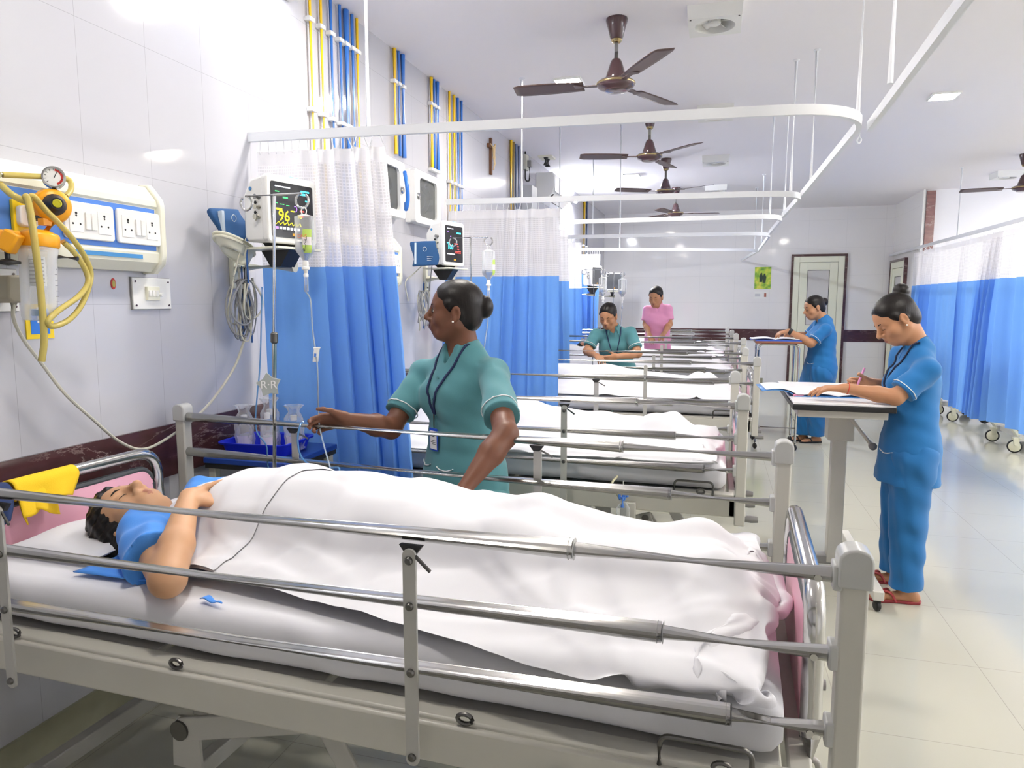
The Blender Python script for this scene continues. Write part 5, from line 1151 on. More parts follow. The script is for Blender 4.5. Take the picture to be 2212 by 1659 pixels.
def drip_bottle(p, s, label, group, water=.42, side=(0, -1, 0), lab=True):
    """plastic bottle hanging upside down from p"""
    r = thing('drip_bottle', label, 'drip bottle', p, 0, group)
    def cross(z):
        t = -z/(.19*s); w = .041*s*min(1, (t/.05)**.5) if t < .05 else (.041*s if t < .72 else s*(.041-.031*(1-math.cos((t-.72)/.28*math.pi))/2)); return w
    def shell(name, za, zb, m, k, cap=False):
        t = MB(); n = 28
        def pt(i, j):
            z = za+(zb-za)*j; w = cross(z)*k; a_ = 2*math.pi*i; return (w*math.cos(a_), .72*w*math.sin(a_), z-.02)
        t.grid(pt, n, 22)
        if cap: t.face([k_*22 for k_ in range(n-1)]); t.face([k_*22+21 for k_ in range(n-1)][::-1])
        return obj(name, t, m, r, angle=60)
    shell('bottle_wall', -.001*s, -.189*s, m_bottle, 1.0); w = shell('saline', -.19*s*(1-water)-.001, -.188*s, mat('saline_fill', '#dfe9f2', .02, trans=.9, ior=1.33), .955, True)
    obj('hanging_loop', MB().tube([(.010*math.cos(a_), 0, -.010+.013*math.sin(a_)) for a_ in np.linspace(0, 6.283, 17)[:-1]], .0022, 7, closed=True), m_white, r)
    z = -.19*s-.02
    obj('neck', MB().lathe([(.010*s, .006), (.012*s, 0), (.012*s, -.018*s), (.016*s, -.020*s), (.016*s, -.028*s), (.009*s, -.032*s), (.007*s, -.046*s), (0, -.046*s)], (0, 0, z), (0, 0, 1), 18), m_white, r)
    obj('spike_cap', MB().lathe([(.005, .004), (.010*s, 0), (.010*s, -.008), (.006, -.010), (0, -.01)], (0, 0, z-.048*s), (0, 0, 1), 16), m_white, r)
    obj('drip_chamber', MB().lathe([(.0075*s, 0), (.0085*s, -.01*s), (.0085*s, -.058*s), (.006*s, -.064*s), (0, -.064*s)], (0, 0, z-.056*s), (0, 0, 1), 16), m_film, r)
    obj('chamber_fill', MB().lathe([(0, -.034*s), (.0078*s, -.034*s), (.0078*s, -.060*s), (0, -.060*s)], (0, 0, z-.056*s), (0, 0, 1), 14), mat('saline_fill', '#dfe9f2'), r)
    if lab:
        sd = Vector(side).normalized(); a0 = math.atan2(sd.y, sd.x)
        def lp(i, j, e=1.02):
            zz = (-.062-.092*j)*s; ww = cross(zz)*e; a_ = a0-.05+.95*(i-.25)+.28*(j-.5)**2; return (ww*math.cos(a_), .72*ww*math.sin(a_), zz-.02)
        t = MB(); t.grid(lp, 10, 14); lb = obj('label_sheet', t, m_label, r)
        t = MB(); t.grid(lambda i, j: lp(i*.96+.02, .33+.34*j, 1.035), 10, 8); obj('label_panel', t, m_label2, lb)
    return r, Vector(p)+Vector((0, 0, z-.12*s))
YI = 2.196
ib, it = at_y(593, 1030, YI), at_y(592, 421, YI)
zz0 = .58; xb = ib.x+(ib.x-it.x)/(it.z-ib.z)*(ib.z-zz0)
ST1, tp = drip_stand(xb, YI, zz0, it.z, it.x-xb, 'steel drip stand with a star tag, clamped to the nearest bed', 'drip stands by the left beds', arm=(abs(at_y(520, 432, YI).x-it.x)-.02, abs(at_y(655, 432, YI).x-it.x)-.006), star=True)
hook = at_y(656, 446, YI); B1_, e1 = drip_bottle(hook+Vector((0, 0, -.006)), .86, 'half empty drip bottle with a green label, hanging by the near monitor', 'drip bottles', side=(.45, -.9, 0))
lbp = B1_
text('drug_print', 'DNS', .016, mat('print_orange', '#d9682e', .5), [c for c in B1_.children if c.name.startswith('label_sheet')][0], (.012, -.0345, -.098), (.9, .38, 0), (0, 0, 1))
hand = [(.014, -.0338, -.150), (.016, -.0338, -.136), (.019, -.0335, -.150), (.021, -.0330, -.134), (.023, -.0330, -.128), (.019, -.0335, -.122), (.024, -.0330, -.118), (.021, -.0335, -.108), (.026, -.032, -.112), (.027, -.0315, -.098)]
obj('handwriting', MB().tube(spline([Vector(h_)*1.0 for h_ in hand], 4), .0008, 5), m_dark, [c for c in B1_.children if c.name.startswith('label_sheet')][0])
dl = [e1, at_y(671, 650, YI), at_y(675, 710, YI), at_y(682, 762, YI), at_y(686, 800, YI-.01), at_y(688, 885, YI+.06), at_y(691, 925, YI+.02), at_y(706, 985, YI-.06), at_y(722, 1035, YI-.14), at_y(735, 1060, YI-.22)]
dt = thing('drip_line', 'clear drip line running from the near bottle down to the patient', 'drip line', e1)
m_line = mat('drip_tube_clear', '#cfe0f0', .1, trans=.5, ior=1.3)
obj('line', MB().tube([p-e1 for p in spline(dl, 8)], .0028, 8), m_line, dt)
rc = at_y(683, 766, YI)-e1; obj('roller_clamp', MB().prism([(-.0085, -.026), (.0085, -.026), (.0085, .018), (.012, .026), (-.012, .026), (-.0085, .018)], rc+Vector((0, .006, 0)), (1, .1, .0), (.15, 0, 1), (0, -.012, 0)), m_white, dt, bevel=.002)
obj('clamp_wheel', MB().box(rc+Vector((.0, -.007, -.002)), (.007, .004, .013), (0, .15, 0)), m_blue, dt, bevel=.001)
# blue oxygen line looped over the far rail
yr = 2.16
pts = [at_y(566, 620, 2.55), at_y(562, 780, 2.5), at_y(556, 850, 2.45), at_y(552, 905, 2.40), at_y(556, 935, 2.38), at_y(574, 960, 2.30), at_y(578, 985, 2.28), at_y(580, 1010, 2.22), at_y(598, 1025, 2.2), at_y(614, 1010, 2.25)]
m_o2 = mat('blue_tubing', '#5f93c8', .2, trans=.3, ior=1.4)
tag(origin_to(obj('oxygen_line', MB().tube(spline(pts, 8), .003, 8), m_o2), pts[-1]), 'thin blue tubing trailing down beside the tray of bottles', 'tubing', 'thin blue tubing')
pts = [at_y(654, 912, yr+.03), at_y(648, 920, yr-.03), at_y(643, 950, yr-.04), at_y(650, 985, yr-.04), at_y(672, 1005, yr-.04), at_y(700, 1012, yr-.05), at_y(730, 1010, yr-.08), at_y(733, 1022, yr-.10), at_y(731, 1040, yr-.16)]
tag(origin_to(obj('oxygen_line', MB().tube(spline(pts, 8), .0034, 8), m_o2), pts[0]), 'thin blue tubing looped over the far rail of the nearest bed', 'tubing', 'thin blue tubing')
pts = [at_y(862, 1066, 2.30), at_y(880, 1052, 2.30), at_y(882, 1040, 2.32), at_y(868, 1034, 2.34), at_y(860, 1042, 2.34), at_y(872, 1066, 2.34), at_y(876, 1085, 2.34)]
tag(origin_to(obj('oxygen_line', MB().tube(spline(pts, 8), .003, 8), m_o2), pts[-1]), 'small curl of blue tubing left of the standing teal nurse', 'tubing', 'thin blue tubing')
# farther stands and bottles
def far_stand(px_top, y, px_l, px_r, zb, label, blabel, s, hookside, lab=True):
    t = at_y(*px_top, y); l = at_y(*px_l, y); r_ = at_y(*px_r, y)
    st, tp = drip_stand(t.x, y, zb, t.z, 0, label, 'drip stands by the left beds', arm=(abs(t.x-l.x), abs(r_.x-t.x)))
    h = (l if hookside < 0 else r_); b, e = drip_bottle(Vector((h.x, y, t.z-.052)), s, blabel, 'drip bottles', water=.35, side=(.9, -.4, 0), lab=lab)
    pts = [e, e+Vector((-.005, .0, -.12)), e+Vector((-.02, .0, -.22)), e+Vector((-.03, .0, -.30))]; tag(origin_to(obj('drip_line', MB().tube(spline(pts, 6), .0035, 8), m_line), e), 'clear drip line under the '+blabel.split(' on the')[0].split(' with')[0].replace('clear ', '').replace(' hanging', '')+('' if 'pale' in blabel or 'label' in blabel else ''), 'drip line', 'drip lines')
far_stand((1017, 513), 3.985, (978, 523), (1055, 523), .57, 'steel drip stand of the second bed, right of the second monitor', 'clear drip bottle with a green label, hanging above the standing nurse', .95, 1)
far_stand((1283, 582), 6.93, (1262, 586), (1303, 586), .0, 'steel drip stand between the far curtain and the bending nurse', 'clear drip bottle above the bending nurse', 1.0, 1, False)
far_stand((1326, 588), 8.35, (1312, 592), (1345, 592), .0, 'steel drip stand right of the bending nurse, carrying the palest bottle', 'pale full drip bottle on the stand right of the bending nurse', 1.15, 1, False)
# ================================================================ trolley with the blue tray of bottles
m_trolley = mat('trolley_blue_top', '#23469c', .35); m_tray = mat('bright_blue_tray', '#1c2fd0', .35); m_trol = mat('trolley_cream', '#cfcfc0', .4)
TX0, TX1, TY0, TY1, TZ_ = -2.03, -1.64, 2.42, 2.83, .86
tr = thing('bedside_trolley', 'bedside trolley with a dark blue top between the wall and the near curtain', 'trolley', ((TX0+TX1)/2, (TY0+TY1)/2, 0)); w, d = TX1-TX0, TY1-TY0
obj('top', MB().box((0, 0, TZ_-.012), (w, d, .024)), m_trolley, tr, bevel=.004); obj('top_edge', MB().box((0, 0, TZ_-.034), (w-.01, d-.01, .02)), m_dark, tr)
for x in (-1, 1):
    for y in (-1, 1): obj('leg', MB().box((x*(w/2-.03), y*(d/2-.03), (TZ_-.044+.07)/2), (.032, .032, TZ_-.044-.07)), m_trol, tr, bevel=.003); obj('castor', MB().cyl((x*(w/2-.03)-.012, y*(d/2-.03), .035), (x*(w/2-.03)+.012, y*(d/2-.03), .035), .035, 16), m_black, tr)
obj('lower_shelf', MB().box((0, 0, .55), (w-.02, d-.02, .02)), m_trol, tr); obj('bottom_shelf', MB().box((0, 0, .16), (w-.02, d-.02, .02)), m_trol, tr); obj('back_panel', MB().box((0, d/2-.012, .5), (w-.07, .01, .6)), mat('trolley_grey', '#8d9296', .5), tr)  # back panel in a plain grey, unlike the cream shelves
TC = Vector((-1.845, 2.60, TZ_))
ty = thing('tray', 'bright blue plastic tray on the bedside trolley', 'tray', TC, math.radians(3)); t = MB(); n = 24
o1, o2, o3 = rrect(.27, .22, .03), rrect(.30, .25, .04), rrect(.325, .275, .045); N = len(o1)
for k in range(N):
    for (a_, b_), z in ((o1[k], .003), (o2[k], .055), (o3[k], .057), (o3[k], .051)): t.v.append(Vector((a_, b_, z)))
for k in range(N):
    l = (k+1) % N
    for s in range(3): t.face([4*k+s, 4*l+s, 4*l+s+1, 4*k+s+1])
t.face([4*k for k in range(N)]); obj('tray_shell', t, m_tray, ty, solid=.003, angle=50)
m_fluid = mat('bottle_content', '#dcdfe4', .2, trans=.6, ior=1.3)
def med_bottle(x, y, h, rad, label, wrap=True, neck=True):
    r = thing('wrapped_bottle', label, 'bottle', TC+Vector((x, y, .006)), 0, 'clear wrapped bottles in the blue tray')
    obj('bottle', MB().lathe([(0, 0), (rad, .002), (rad, h*.55), (rad*.8, h*.68), (rad*.38, h*.78), (rad*.38, h*.92), (0, h*.92)], seg=20), m_film, r); obj('content', MB().lathe([(0, .003), (rad*.94, .004), (rad*.94, h*.42), (0, h*.42)], seg=18), m_fluid, r); obj('cap', MB().lathe([(rad*.42, h*.86), (rad*.42, h), (0, h)], seg=14), m_white, r)
    obj('paper_label', MB().lathe([(rad*1.01, h*.15), (rad*1.01, h*.42)], seg=20), m_label2, r)
    if wrap:
        rn = random.Random(int(x*1e4)+7); t = MB()
        def wp(i, j):
            a_ = 2*math.pi*i; q = rad*(1.18-.35*max(0, j-.62)/.38)*(1+.10*math.sin(a_*5+j*9+x*90)+.08*math.sin(a_*9-j*14)); q *= (1 if j < .7 else 1-.7*(j-.7)/.3) if j < .86 else (.52+.9*(j-.86)/.14)
            return (q*math.cos(a_), q*math.sin(a_), .002+j*h*1.28)
        t.grid(wp, 25, 14); obj('plastic_wrap', t, m_film, r, angle=180)
med_bottle(-.105, -.01, .15, .032, 'clear wrapped bottle at the wall end of the blue tray'); med_bottle(-.022, .055, .17, .033, 'tallest clear wrapped bottle, second from the wall in the blue tray'); med_bottle(.035, -.045, .17, .030, 'clear bottle with a white neck, third from the wall in the blue tray', wrap=False); med_bottle(.105, .045, .15, .034, 'clear wrapped bottle at the pole end of the blue tray')
bg = thing('plastic_bag', 'pale blue plastic bag of linen on the lower shelf of the trolley', 'bag', (TC.x-.02, TC.y, .577)); Bd = Body((-.2, -.2, -.01), (.2, .2, .22), .006)
Bd.ell((-.02, 0, .08), (.14, .14, .09), k=.03); Bd.ell((.06, -.03, .10), (.09, .10, .08), k=.03); Bd.warp(lambda x, y, z: .006*np.sin(x*70+y*40)+.005*np.sin(y*90-z*60)); Bd.obj('bag_body', mat('bag_pale_blue', '#b9cfdd', .25), bg)
# ================================================================ overbed tables, registers, pens
m_tabletop = mat('white_laminate', '#e8e8ec', .25); m_taupe = mat('table_grey', '#c9c8c2', .4, var=.05)
m_brown = mat('brown_edge', '#8a5a48', .35); m_bluetop = mat('blue_laminate', '#3a62c4', .4)
NT_Z = 1.02
ot = thing('overbed_table', 'white overbed table on one grey column, where the near blue nurse writes', 'table', (.60, 4.12, 0))
obj('top', MB().box((0, 0, NT_Z-.006), (.45, .94, .012)), m_tabletop, ot, bevel=.002); obj('edge_strip', MB().box((0, 0, NT_Z-.026), (.456, .946, .026)), m_black, ot, bevel=.003)
obj('under_frame', MB().box((.0, -.05, NT_Z-.058), (.40, .78, .036)), m_taupe, ot, bevel=.003)
obj('crank_box', MB().box((.06, 0, NT_Z-.165), (.13, .13, .18)), m_taupe, ot, bevel=.006); obj('column', MB().box((.06, 0, .50), (.075, .075, .84)), m_taupe, ot, bevel=.005)
obj('column_foot', MB().box((.06, 0, .13), (.06, .06, .10)), mat('worn_column', '#b3a98f', .6, var=.3, vscale=30), ot)
ch = obj('crank_handle', MB().tube(arc_pts([(.10, -.066, NT_Z-.13), (.10, -.10, NT_Z-.13), (.20, -.13, NT_Z-.26)], .015), .010, 12), m_taupe, ot); obj('crank_knob', MB().lathe([(0, -.02), (.018, -.018), (.020, .015), (0, .03)], (.20, -.135, NT_Z-.26), (0, -1, 0), 16), m_grey, ch)
for x in (-.10, .20): obj('base_foot', MB().box((x, .02, .085), (.05, .98, .05)), m_taupe, ot, bevel=.006)
obj('base_bar', MB().box((.05, 0, .095), (.30, .07, .05)), m_grey, ot, bevel=.006)
for x in (-.10, .20):
    for y in (-.44, .48): c = obj('castor', MB().lathe([(0, -.012), (.020, -.012), (.026, -.006), (.026, .006), (.020, .012), (0, .012)], (x+.0, y, .027), (1, .3, 0), 18), m_black, ot); obj('castor_fork', MB().box((x, y, .05), (.03, .03, .03)), m_dark, c, bevel=.003)
def register(c, rz, w, d, cover, label, edge='#d98aa8', droop=.0):
    r = thing('register_book', label, 'register', c, rz, 'open ward registers'); m_c = mat('cover_'+cover.strip('#'), cover, .35); m_pg = mat('page_paper', '#f1f0f2', .7)
    def pg(i, j, s, h): u = i*w/2; return (s*u, (j-.5)*d, .004+h*math.sin(min(1, i*1.15)*math.pi*.9)**.8*(1-.35*i)+.001)
    for s in (-1, 1):
        t = MB(); t.grid(lambda i, j: pg(i, j, s, .016), 14, 2, flip=s < 0); obj('page_block', t, m_pg, r, solid=.006)
        obj('cover', MB().box((s*w/4*1.03, 0, .0015), (w/2*1.03, d*1.03, .003)), m_c, r)
    if droop:
        t = MB(); t.grid(lambda i, j: (-w/2-.01-i*.16+.02*math.sin(i*3), (j-.5)*d*.98, .008+.018*math.sin(i*2.6)+.006*i), 10, 3); obj('lifted_leaf', t, m_c, r, solid=.004)
        t = MB(); t.grid(lambda i, j: (-w/2+.0-i*.15+.02*math.sin(i*3), (j-.5)*d*.95, .012+.020*math.sin(i*2.6)+.008*i), 10, 3); obj('leaf_page', t, m_pg, r, solid=.003)
        obj('pink_spine', MB().box((-w/2+.01, 0, .007), (.05, d, .008)), mat('pink_spine', edge, .5), r)
    t = MB()
    for s in (-1, 1):
        for k in range(7):
            y = (k-3)*d/9; t.v += [Vector(pg(.15, .5+y/d, s, .016))+Vector((0, 0, .0036)), Vector(pg(.85, .5+y/d, s, .016))+Vector((0, 0, .0036)), Vector(pg(.85, .5+y/d+.008, s, .016))+Vector((0, 0, .0036)), Vector(pg(.15, .5+y/d+.008, s, .016))+Vector((0, 0, .0036))]; n = len(t.v); t.face([n-4, n-3, n-2, n-1])
    obj('ruled_lines', t, mat('line_grey', '#a9b3c4', .7), r)
    return r
RB1 = Vector((.60, 4.02, NT_Z+.001)); register(RB1, math.radians(3), .40, .30, '#4a86c8', 'open ward register with blue and pink covers, under the hands of the near blue nurse', droop=1)
# far chrome table
FT = at_y(1690, 738, 7.75); fz = FT.z
ft = thing('overbed_table', 'brown edged table on chrome legs, where the farther blue nurse writes', 'table', (.72, 7.75, 0))
fl, fr_ = at_y(1633, 735, 7.55), at_y(1733, 735, 7.55); fx0, fx1 = fl.x-.72, fr_.x-.72; fz = fl.z
obj('top', MB().box(((fx0+fx1)/2, .12, fz-.004), (fx1-fx0, .62, .008)), m_bluetop, ft); obj('edge', MB().box(((fx0+fx1)/2, .12, fz-.020), (fx1-fx0+.01, .63, .024)), m_brown, ft, bevel=.006)
for y in (-.15, .36):
    obj('leg_frame', MB().tube(arc_pts([(fx0+.03, y, .07), (fx0+.03, y, fz-.04), (fx1-.02, y, fz-.04), (fx1-.02, y, .07)], .06), .0115, 12), m_steel, ft)
for z, x0, x1 in ((.23, fx0+.03, fx1-.02), (.42, fx0+.03, fx0+.03)): 
    if x1 > x0: obj('rail_bar', MB().cyl((x0, -.15, z), (x1, -.15, z), .009), m_steel, ft)
obj('side_bar', MB().cyl((fx0+.03, -.15, .30), (fx0+.03, .36, .30), .009), m_steel, ft); obj('side_bar', MB().cyl((fx1-.02, -.15, .30), (fx1-.02, .36, .30), .009), m_steel, ft)
for x in (fx0+.03, fx1-.02):
    for y in (-.15, .36): obj('castor', MB().lathe([(0, -.014), (.022, -.014), (.030, -.006), (.030, .006), (.022, .014), (0, .014)], (x, y, .031), (1, .4, 0), 18), m_black, ft); obj('castor_stem', MB().cyl((x, y, .05), (x, y, .08), .012), m_dark, ft)
RB2 = Vector(((fl.x+fr_.x)/2-.03, 7.76, fz+.001)); register(RB2, math.radians(0), .46, .30, '#3a4a9a', 'open ward register with a dark cover, under the hands of the farther blue nurse', edge='#b0546a')
# urine bag below the second bed, yellow cloth on the near rail
ub = at_y(1345, 1095, 2.95); u_ = thing('urine_bag', 'small clear drainage bag with blue clips, hanging under the second bed', 'drainage bag', ub)
obj('bag', MB().prism([(-.022, -.06), (.03, -.06), (.03, .0), (.012, .03), (-.008, .03), (-.03, .0)], (0, 0, -.01), (1, 0, 0), (0, 0, 1), (0, .02, 0)), m_film, u_, bevel=.006)
obj('clip', MB().tube(spline([(-.012, 0, .03), (-.014, 0, .055), (.0, 0, .06), (.004, 0, .03), (.012, 0, .06), (.02, 0, .045)], 5), .006, 8), m_blue, u_); obj('tap', MB().cyl((.0, -.006, -.0), (.0, -.006, .045), .009), m_blue, u_)
obj('strap', MB().bar((0, .01, .05), (0, .01, .11), .006, .003), m_white, u_)
obj('drain_tube', MB().tube(spline([(-.02, .01, .04), (-.05, .02, .09), (-.03, .05, .12)], 6), .005, 8), mat('tube_cream', '#d8d3b0', .3), u_)
# yellow cloth over the near end of the head bow, with a scrap of navy cloth under it
ya, yb = at_x(8, 1045, -1.925), at_x(152, 1050, -1.925); m_ycl = mat('yellow_cloth', '#eec41c', .8, bump=.2, bscale=300)
hb = Vector((-1.925, 0, .968+.021)); t = MB()
def drap(i, j, y0, y1, dn1, dn2, off, sd):
    a = (j-.5)*2; y = y0+(y1-y0)*i+.012*math.sin(a*3+sd); R_ = .022+off; arc = 1.3
    if abs(a) < .25: th = a/.25*1.45; return Vector((hb.x+R_*math.sin(th), y, .968+R_*math.cos(th)))
    f = (abs(a)-.25)/.75; s = 1 if a > 0 else -1; L = (dn2 if a > 0 else dn1)*(1+.25*math.sin(i*5+sd))
    return Vector((hb.x+s*(R_*.99+.012*math.sin(i*9+sd)*f+.018*f), y+.02*f*math.sin(i*4+sd), .968-f*L+.003))
yc = thing('yellow_cloth', 'yellow cloth draped over the chrome head bow of the nearest bed', 'cloth', (hb.x, (ya.y+yb.y)/2, .968)); o_ = Vector((hb.x, (ya.y+yb.y)/2, .968))
t = MB(); t.grid(lambda i, j: drap(i, j, ya.y, yb.y,   .07, .065, .004, 1.0)-o_, 22, 30); obj('outer_layer', t, m_ycl, yc, solid=.004, angle=180)
t = MB(); t.grid(lambda i, j: drap(i, j, ya.y+.02, yb.y-.06, .085, .09, .0, 2.4)-o_, 18, 28); obj('inner_layer', t, m_ycl, yc, solid=.003, angle=180)
nc = thing('navy_cloth', 'dark blue cloth hanging beside the yellow cloth at the left edge', 'cloth', (hb.x, ya.y-.04, .968)); o2_ = Vector((hb.x, ya.y-.04, .968))
t = MB(); t.grid(lambda i, j: drap(i, j, ya.y-.13, ya.y-.005, .10, .10, .003, .3)-o2_, 12, 26); obj('cloth', t, mat('navy_cloth', '#22345e', .8), nc, solid=.004, angle=180)
# ================================================================ people
m_hair = mat('black_hair', '#120d0c', 0.42, bump=.22, bscale=130, stretch=(1, 1, .25), spec=.35)
m_lip = mat('lips_brown', '#6d3a36', 0.4); m_eyew = mat('eye_white', '#a59d96', 0.15); m_iris = mat('iris_dark', '#120b09', 0.08)
m_brow = mat('eyebrow_black', '#1d1412', 0.7); m_pipe = mat('white_piping', '#e9ecec', 0.7)
m_navy = mat('navy_ribbon', '#17244c', 0.6)
def skin(name, hexc, lip):
    return [mat(name, hexc, .45, sss=.08, var=.07, vscale=14, spec=.4), mat(name+'_lip', lip, .38, spec=.5)]
def cloth(name, hexc): return mat(name, hexc, .85, bump=.12, bscale=420, sheen=.15, var=.05, vscale=5)
def V(*a): return np.array(a, float)
def unit(v): v = np.array(v, float); return v/np.linalg.norm(v)
def frame(f, u):
    u = unit(u); f = np.array(f, float); f = unit(f-u*(f @ u)); r = np.cross(f, u); return r, f, u
def add_head(B, c, f, u, s=.93, k=.012, open_eyes=True, full=1.0):
    r, f, u = frame(f, u); R = np.stack([r, f, u], 1); c = np.array(c, float)
    P = lambda a, b, d: c+(r*a+f*b+u*d)*s
    e = lambda p, q, k=k, m=0, sub=False, RR=R: B.ell(P(*p), np.array(q)*s, RR, k, m, sub=sub)
    cp = lambda a, b, ra, rb, k=k, m=0: B.cap(P(*a), P(*b), ra*s, rb*s, k, m)
    e((0, -.014, .032), (.075, .094, .090), .02); e((0, .026, -.035), (.061*full, .066, .086), .03); e((0, .034, .036), (.062, .055, .058), .03)
    e((0, .058, -.088), (.030*full, .029, .025), .025)
    for q in (-1, 1):
        cp((q*.052*full, -.004, -.052), (q*.022, .054, -.090), .021, .018, .025); e((q*.042*full, .056, -.030), (.024, .024, .024), .025)
        cp((q*.012, .086, .021), (q*.046, .070, .021), .0085, .009, .016)
        e((q*.031, .096, .001), (.017, .010, .0095), .012, sub=True); e((q*.031, .0765, .000), (.0165, .0125, .0125), .006)
        e((q*.080, -.006, -.006), (.010, .019, .031), .008); e((q*.088, -.004, -.004), (.006, .009, .016), .006, sub=True); e((q*.083, .002, -.032), (.007, .009, .010), .006)
    cp((0, .089, .014), (0, .112, -.022), .0085, .0115, .012); e((0, .115, -.028), (.0125, .0125, .011), .008)
    for q in (-1, 1): e((q*.0125, .100, -.034), (.0095, .011, .0085), .006); e((q*.007, .106, -.0425), (.0035, .005, .004), .003, sub=True)
    e((0, .084, -.058), (.028, .018, .022), .02)
    for q in (-1, 1): cp((0, .1005, -.0570), (q*.021, .0875, -.0600), .0058, .0032, .005, 1); cp((0, .0985, -.0665), (q*.019, .0870, -.0620), .0072, .0036, .005, 1)
    B.cap(P(-.018, .101, -.0618), P(.018, .101, -.0618), .0018*s, .0018*s, .004, sub=True)
    return P, (r, f, u)
def head_bits(root, base, P, ax, s, look=(0, 1, 0), open_eyes=True, earring=False, detail=True):
    r, f, u = [Vector(v) for v in ax]; b = Vector(base); Q = lambda *a: Vector(P(*a))-b; R3 = Matrix((r, f, u)).transposed()
    for q in (-1, 1):
        if open_eyes:
            e = obj('eye', MB().ell(Q(q*.031, .0785, .000), (.0155*s, .0130*s, .0082*s), 16, 10, R3), m_eyew, root)
            d = (r*look[0]+f*look[1]+u*look[2]).normalized()
            obj('iris', MB().ell(Q(q*.031, .0785, .0)+d*.0108*s, (.0078*s, .0046*s, .0078*s), 12, 8, R3), m_iris, e)
            obj('eyelash', MB().tube(spline([Q(q*.0155, .0855, .001), Q(q*.024, .0905, .0078), Q(q*.034, .0895, .0080), Q(q*.046, .0800, .0015)], 4), .0014*s, 6), m_brow, e)
        else: obj('eyelash', MB().tube(spline([Q(q*.0155, .0875, -.003), Q(q*.024, .0915, -.0065), Q(q*.035, .0895, -.0065), Q(q*.047, .0790, -.002)], 4), .0011*s, 6), m_brow, root)
        if detail: obj('eyebrow', MB().tube(spline([Q(q*.013, .0955, .0195), Q(q*.026, .0945, .0265), Q(q*.040, .0845, .0265), Q(q*.050, .0735, .021)], 4), [.0022*s]*4+[.0026*s]*4+[.002*s]*4+[.0012*s], 6), m_brow, root)
        if earring: obj('earring', MB().ell(Q(q*.088, .005, -.038), (.0042, .0042, .0042), 10, 8), mat('pearl', '#f2f0ea', .15), root)
def add_hair(root, base, P, ax, s, vox, bun=None, style='up', name='hair', lift=0.0, part=False):
    r, f, u = ax; R = np.stack([r, f, u], 1); c = P(0, 0, 0); B = Body(c-.23*s, c+.23*s, vox)
    hp = P(0, .084, .060+lift); n = f*.80-u*.60
    B.ell(P(0, -.019, .036), np.array([.0805, .0975, .0945])*s, R, .02, cuts=[(hp, n), (P(0, 0, -.055), -u)])
    B.ell(P(0, .016, .052), np.array([.071, .072, .066])*s, R, .02, cuts=[(hp, n), (P(0, 0, -.055), -u)])
    B.ell(P(0, -.052, -.028), np.array([.064, .056, .056])*s, R, .03)
    for q in (-1, 1): B.cap(P(q*.071, .022, .028), P(q*.0745, -.012, -.008), .012*s, .012*s, .02)
    B.ell(P(0, .118, .040), np.array([.060, .068, .050])*s, R, .012, sub=True)      # the hairline arches over the brow
    if bun: B.ell(P(*bun[0]), np.array(bun[1])*s, R, .008)
    for q in (-1, 1): B.ell(P(q*.088, -.001, -.014), np.array([.028, .022, .036])*s, R, .006, sub=True)
    if part: B.cap(P(0.01, .08, .10), P(0.0, -.02, .135), .004, .003, .006, sub=True)
    return B.obj(name, m_hair, root, base)
def add_hand(B, w, d, t, right, curl=(.5, .5, .55, .6), thumb=.4, s=.95, spread=.05, k=.010, r0=.020):
    d = unit(d); t = np.array(t, float); t = unit(t-d*(t @ d)); n = np.cross(t, d) if right else np.cross(d, t); w = np.array(w, float)
    offs = (.027, .009, -.009, -.025); kn = (.088, .091, .086, .077); L = ((.040, .024, .019), (.044, .028, .020), (.040, .026, .019), (.031, .020, .017))
    for i in range(4):
        a = w+t*offs[i]*.45*s+d*.008*s; b = w+(d*kn[i]+t*offs[i]-n*.002)*s; B.cap(a, b, .0155*s, .0115*s, .016, flat=(n, .85))
        p = b; th = 0; sp = offs[i]/.027*spread
        for j, l in enumerate(L[i]):
            th += curl[i]*(1.0, 1.15, .8)[j]; v = unit((d+t*sp)*math.cos(th)+n*math.sin(th)); q = p+v*l*s; B.cap(p, q, (.0090, .0080, .0073)[j]*s, (.0082, .0074, .0062)[j]*s, .004); p = q
    a = w+(d*.020+t*.020+n*.006)*s; v = unit(d*.62+t*.68+n*(.15+thumb*.5)); b = a+v*.038*s; B.cap(w+d*.01*s, a, .016*s, .016*s, .015); B.cap(a, b, .0150*s, .0105*s, .012)
    v = unit(v*.8+d*.5+n*thumb*.5); q = b+v*.031*s; B.cap(b, q, .0102*s, .0092*s, .005); v = unit(v+n*thumb*.5+d*.2-t*thumb*.4); B.cap(q, q+v*.022*s, .0092*s, .0068*s, .005)
    return n
def surf(B, p, d):
    """first point of the body met from p along d"""
    p = np.array(p, float); d = unit(d)
    for i in range(400):
        q = np.rint((p-B.lo)/B.vox).astype(int)
        if np.all(q >= 0) and np.all(q < B.n) and B.g[tuple(q)] < 0: return p-d*B.vox*.5
        p = p+d*.0025
    return None
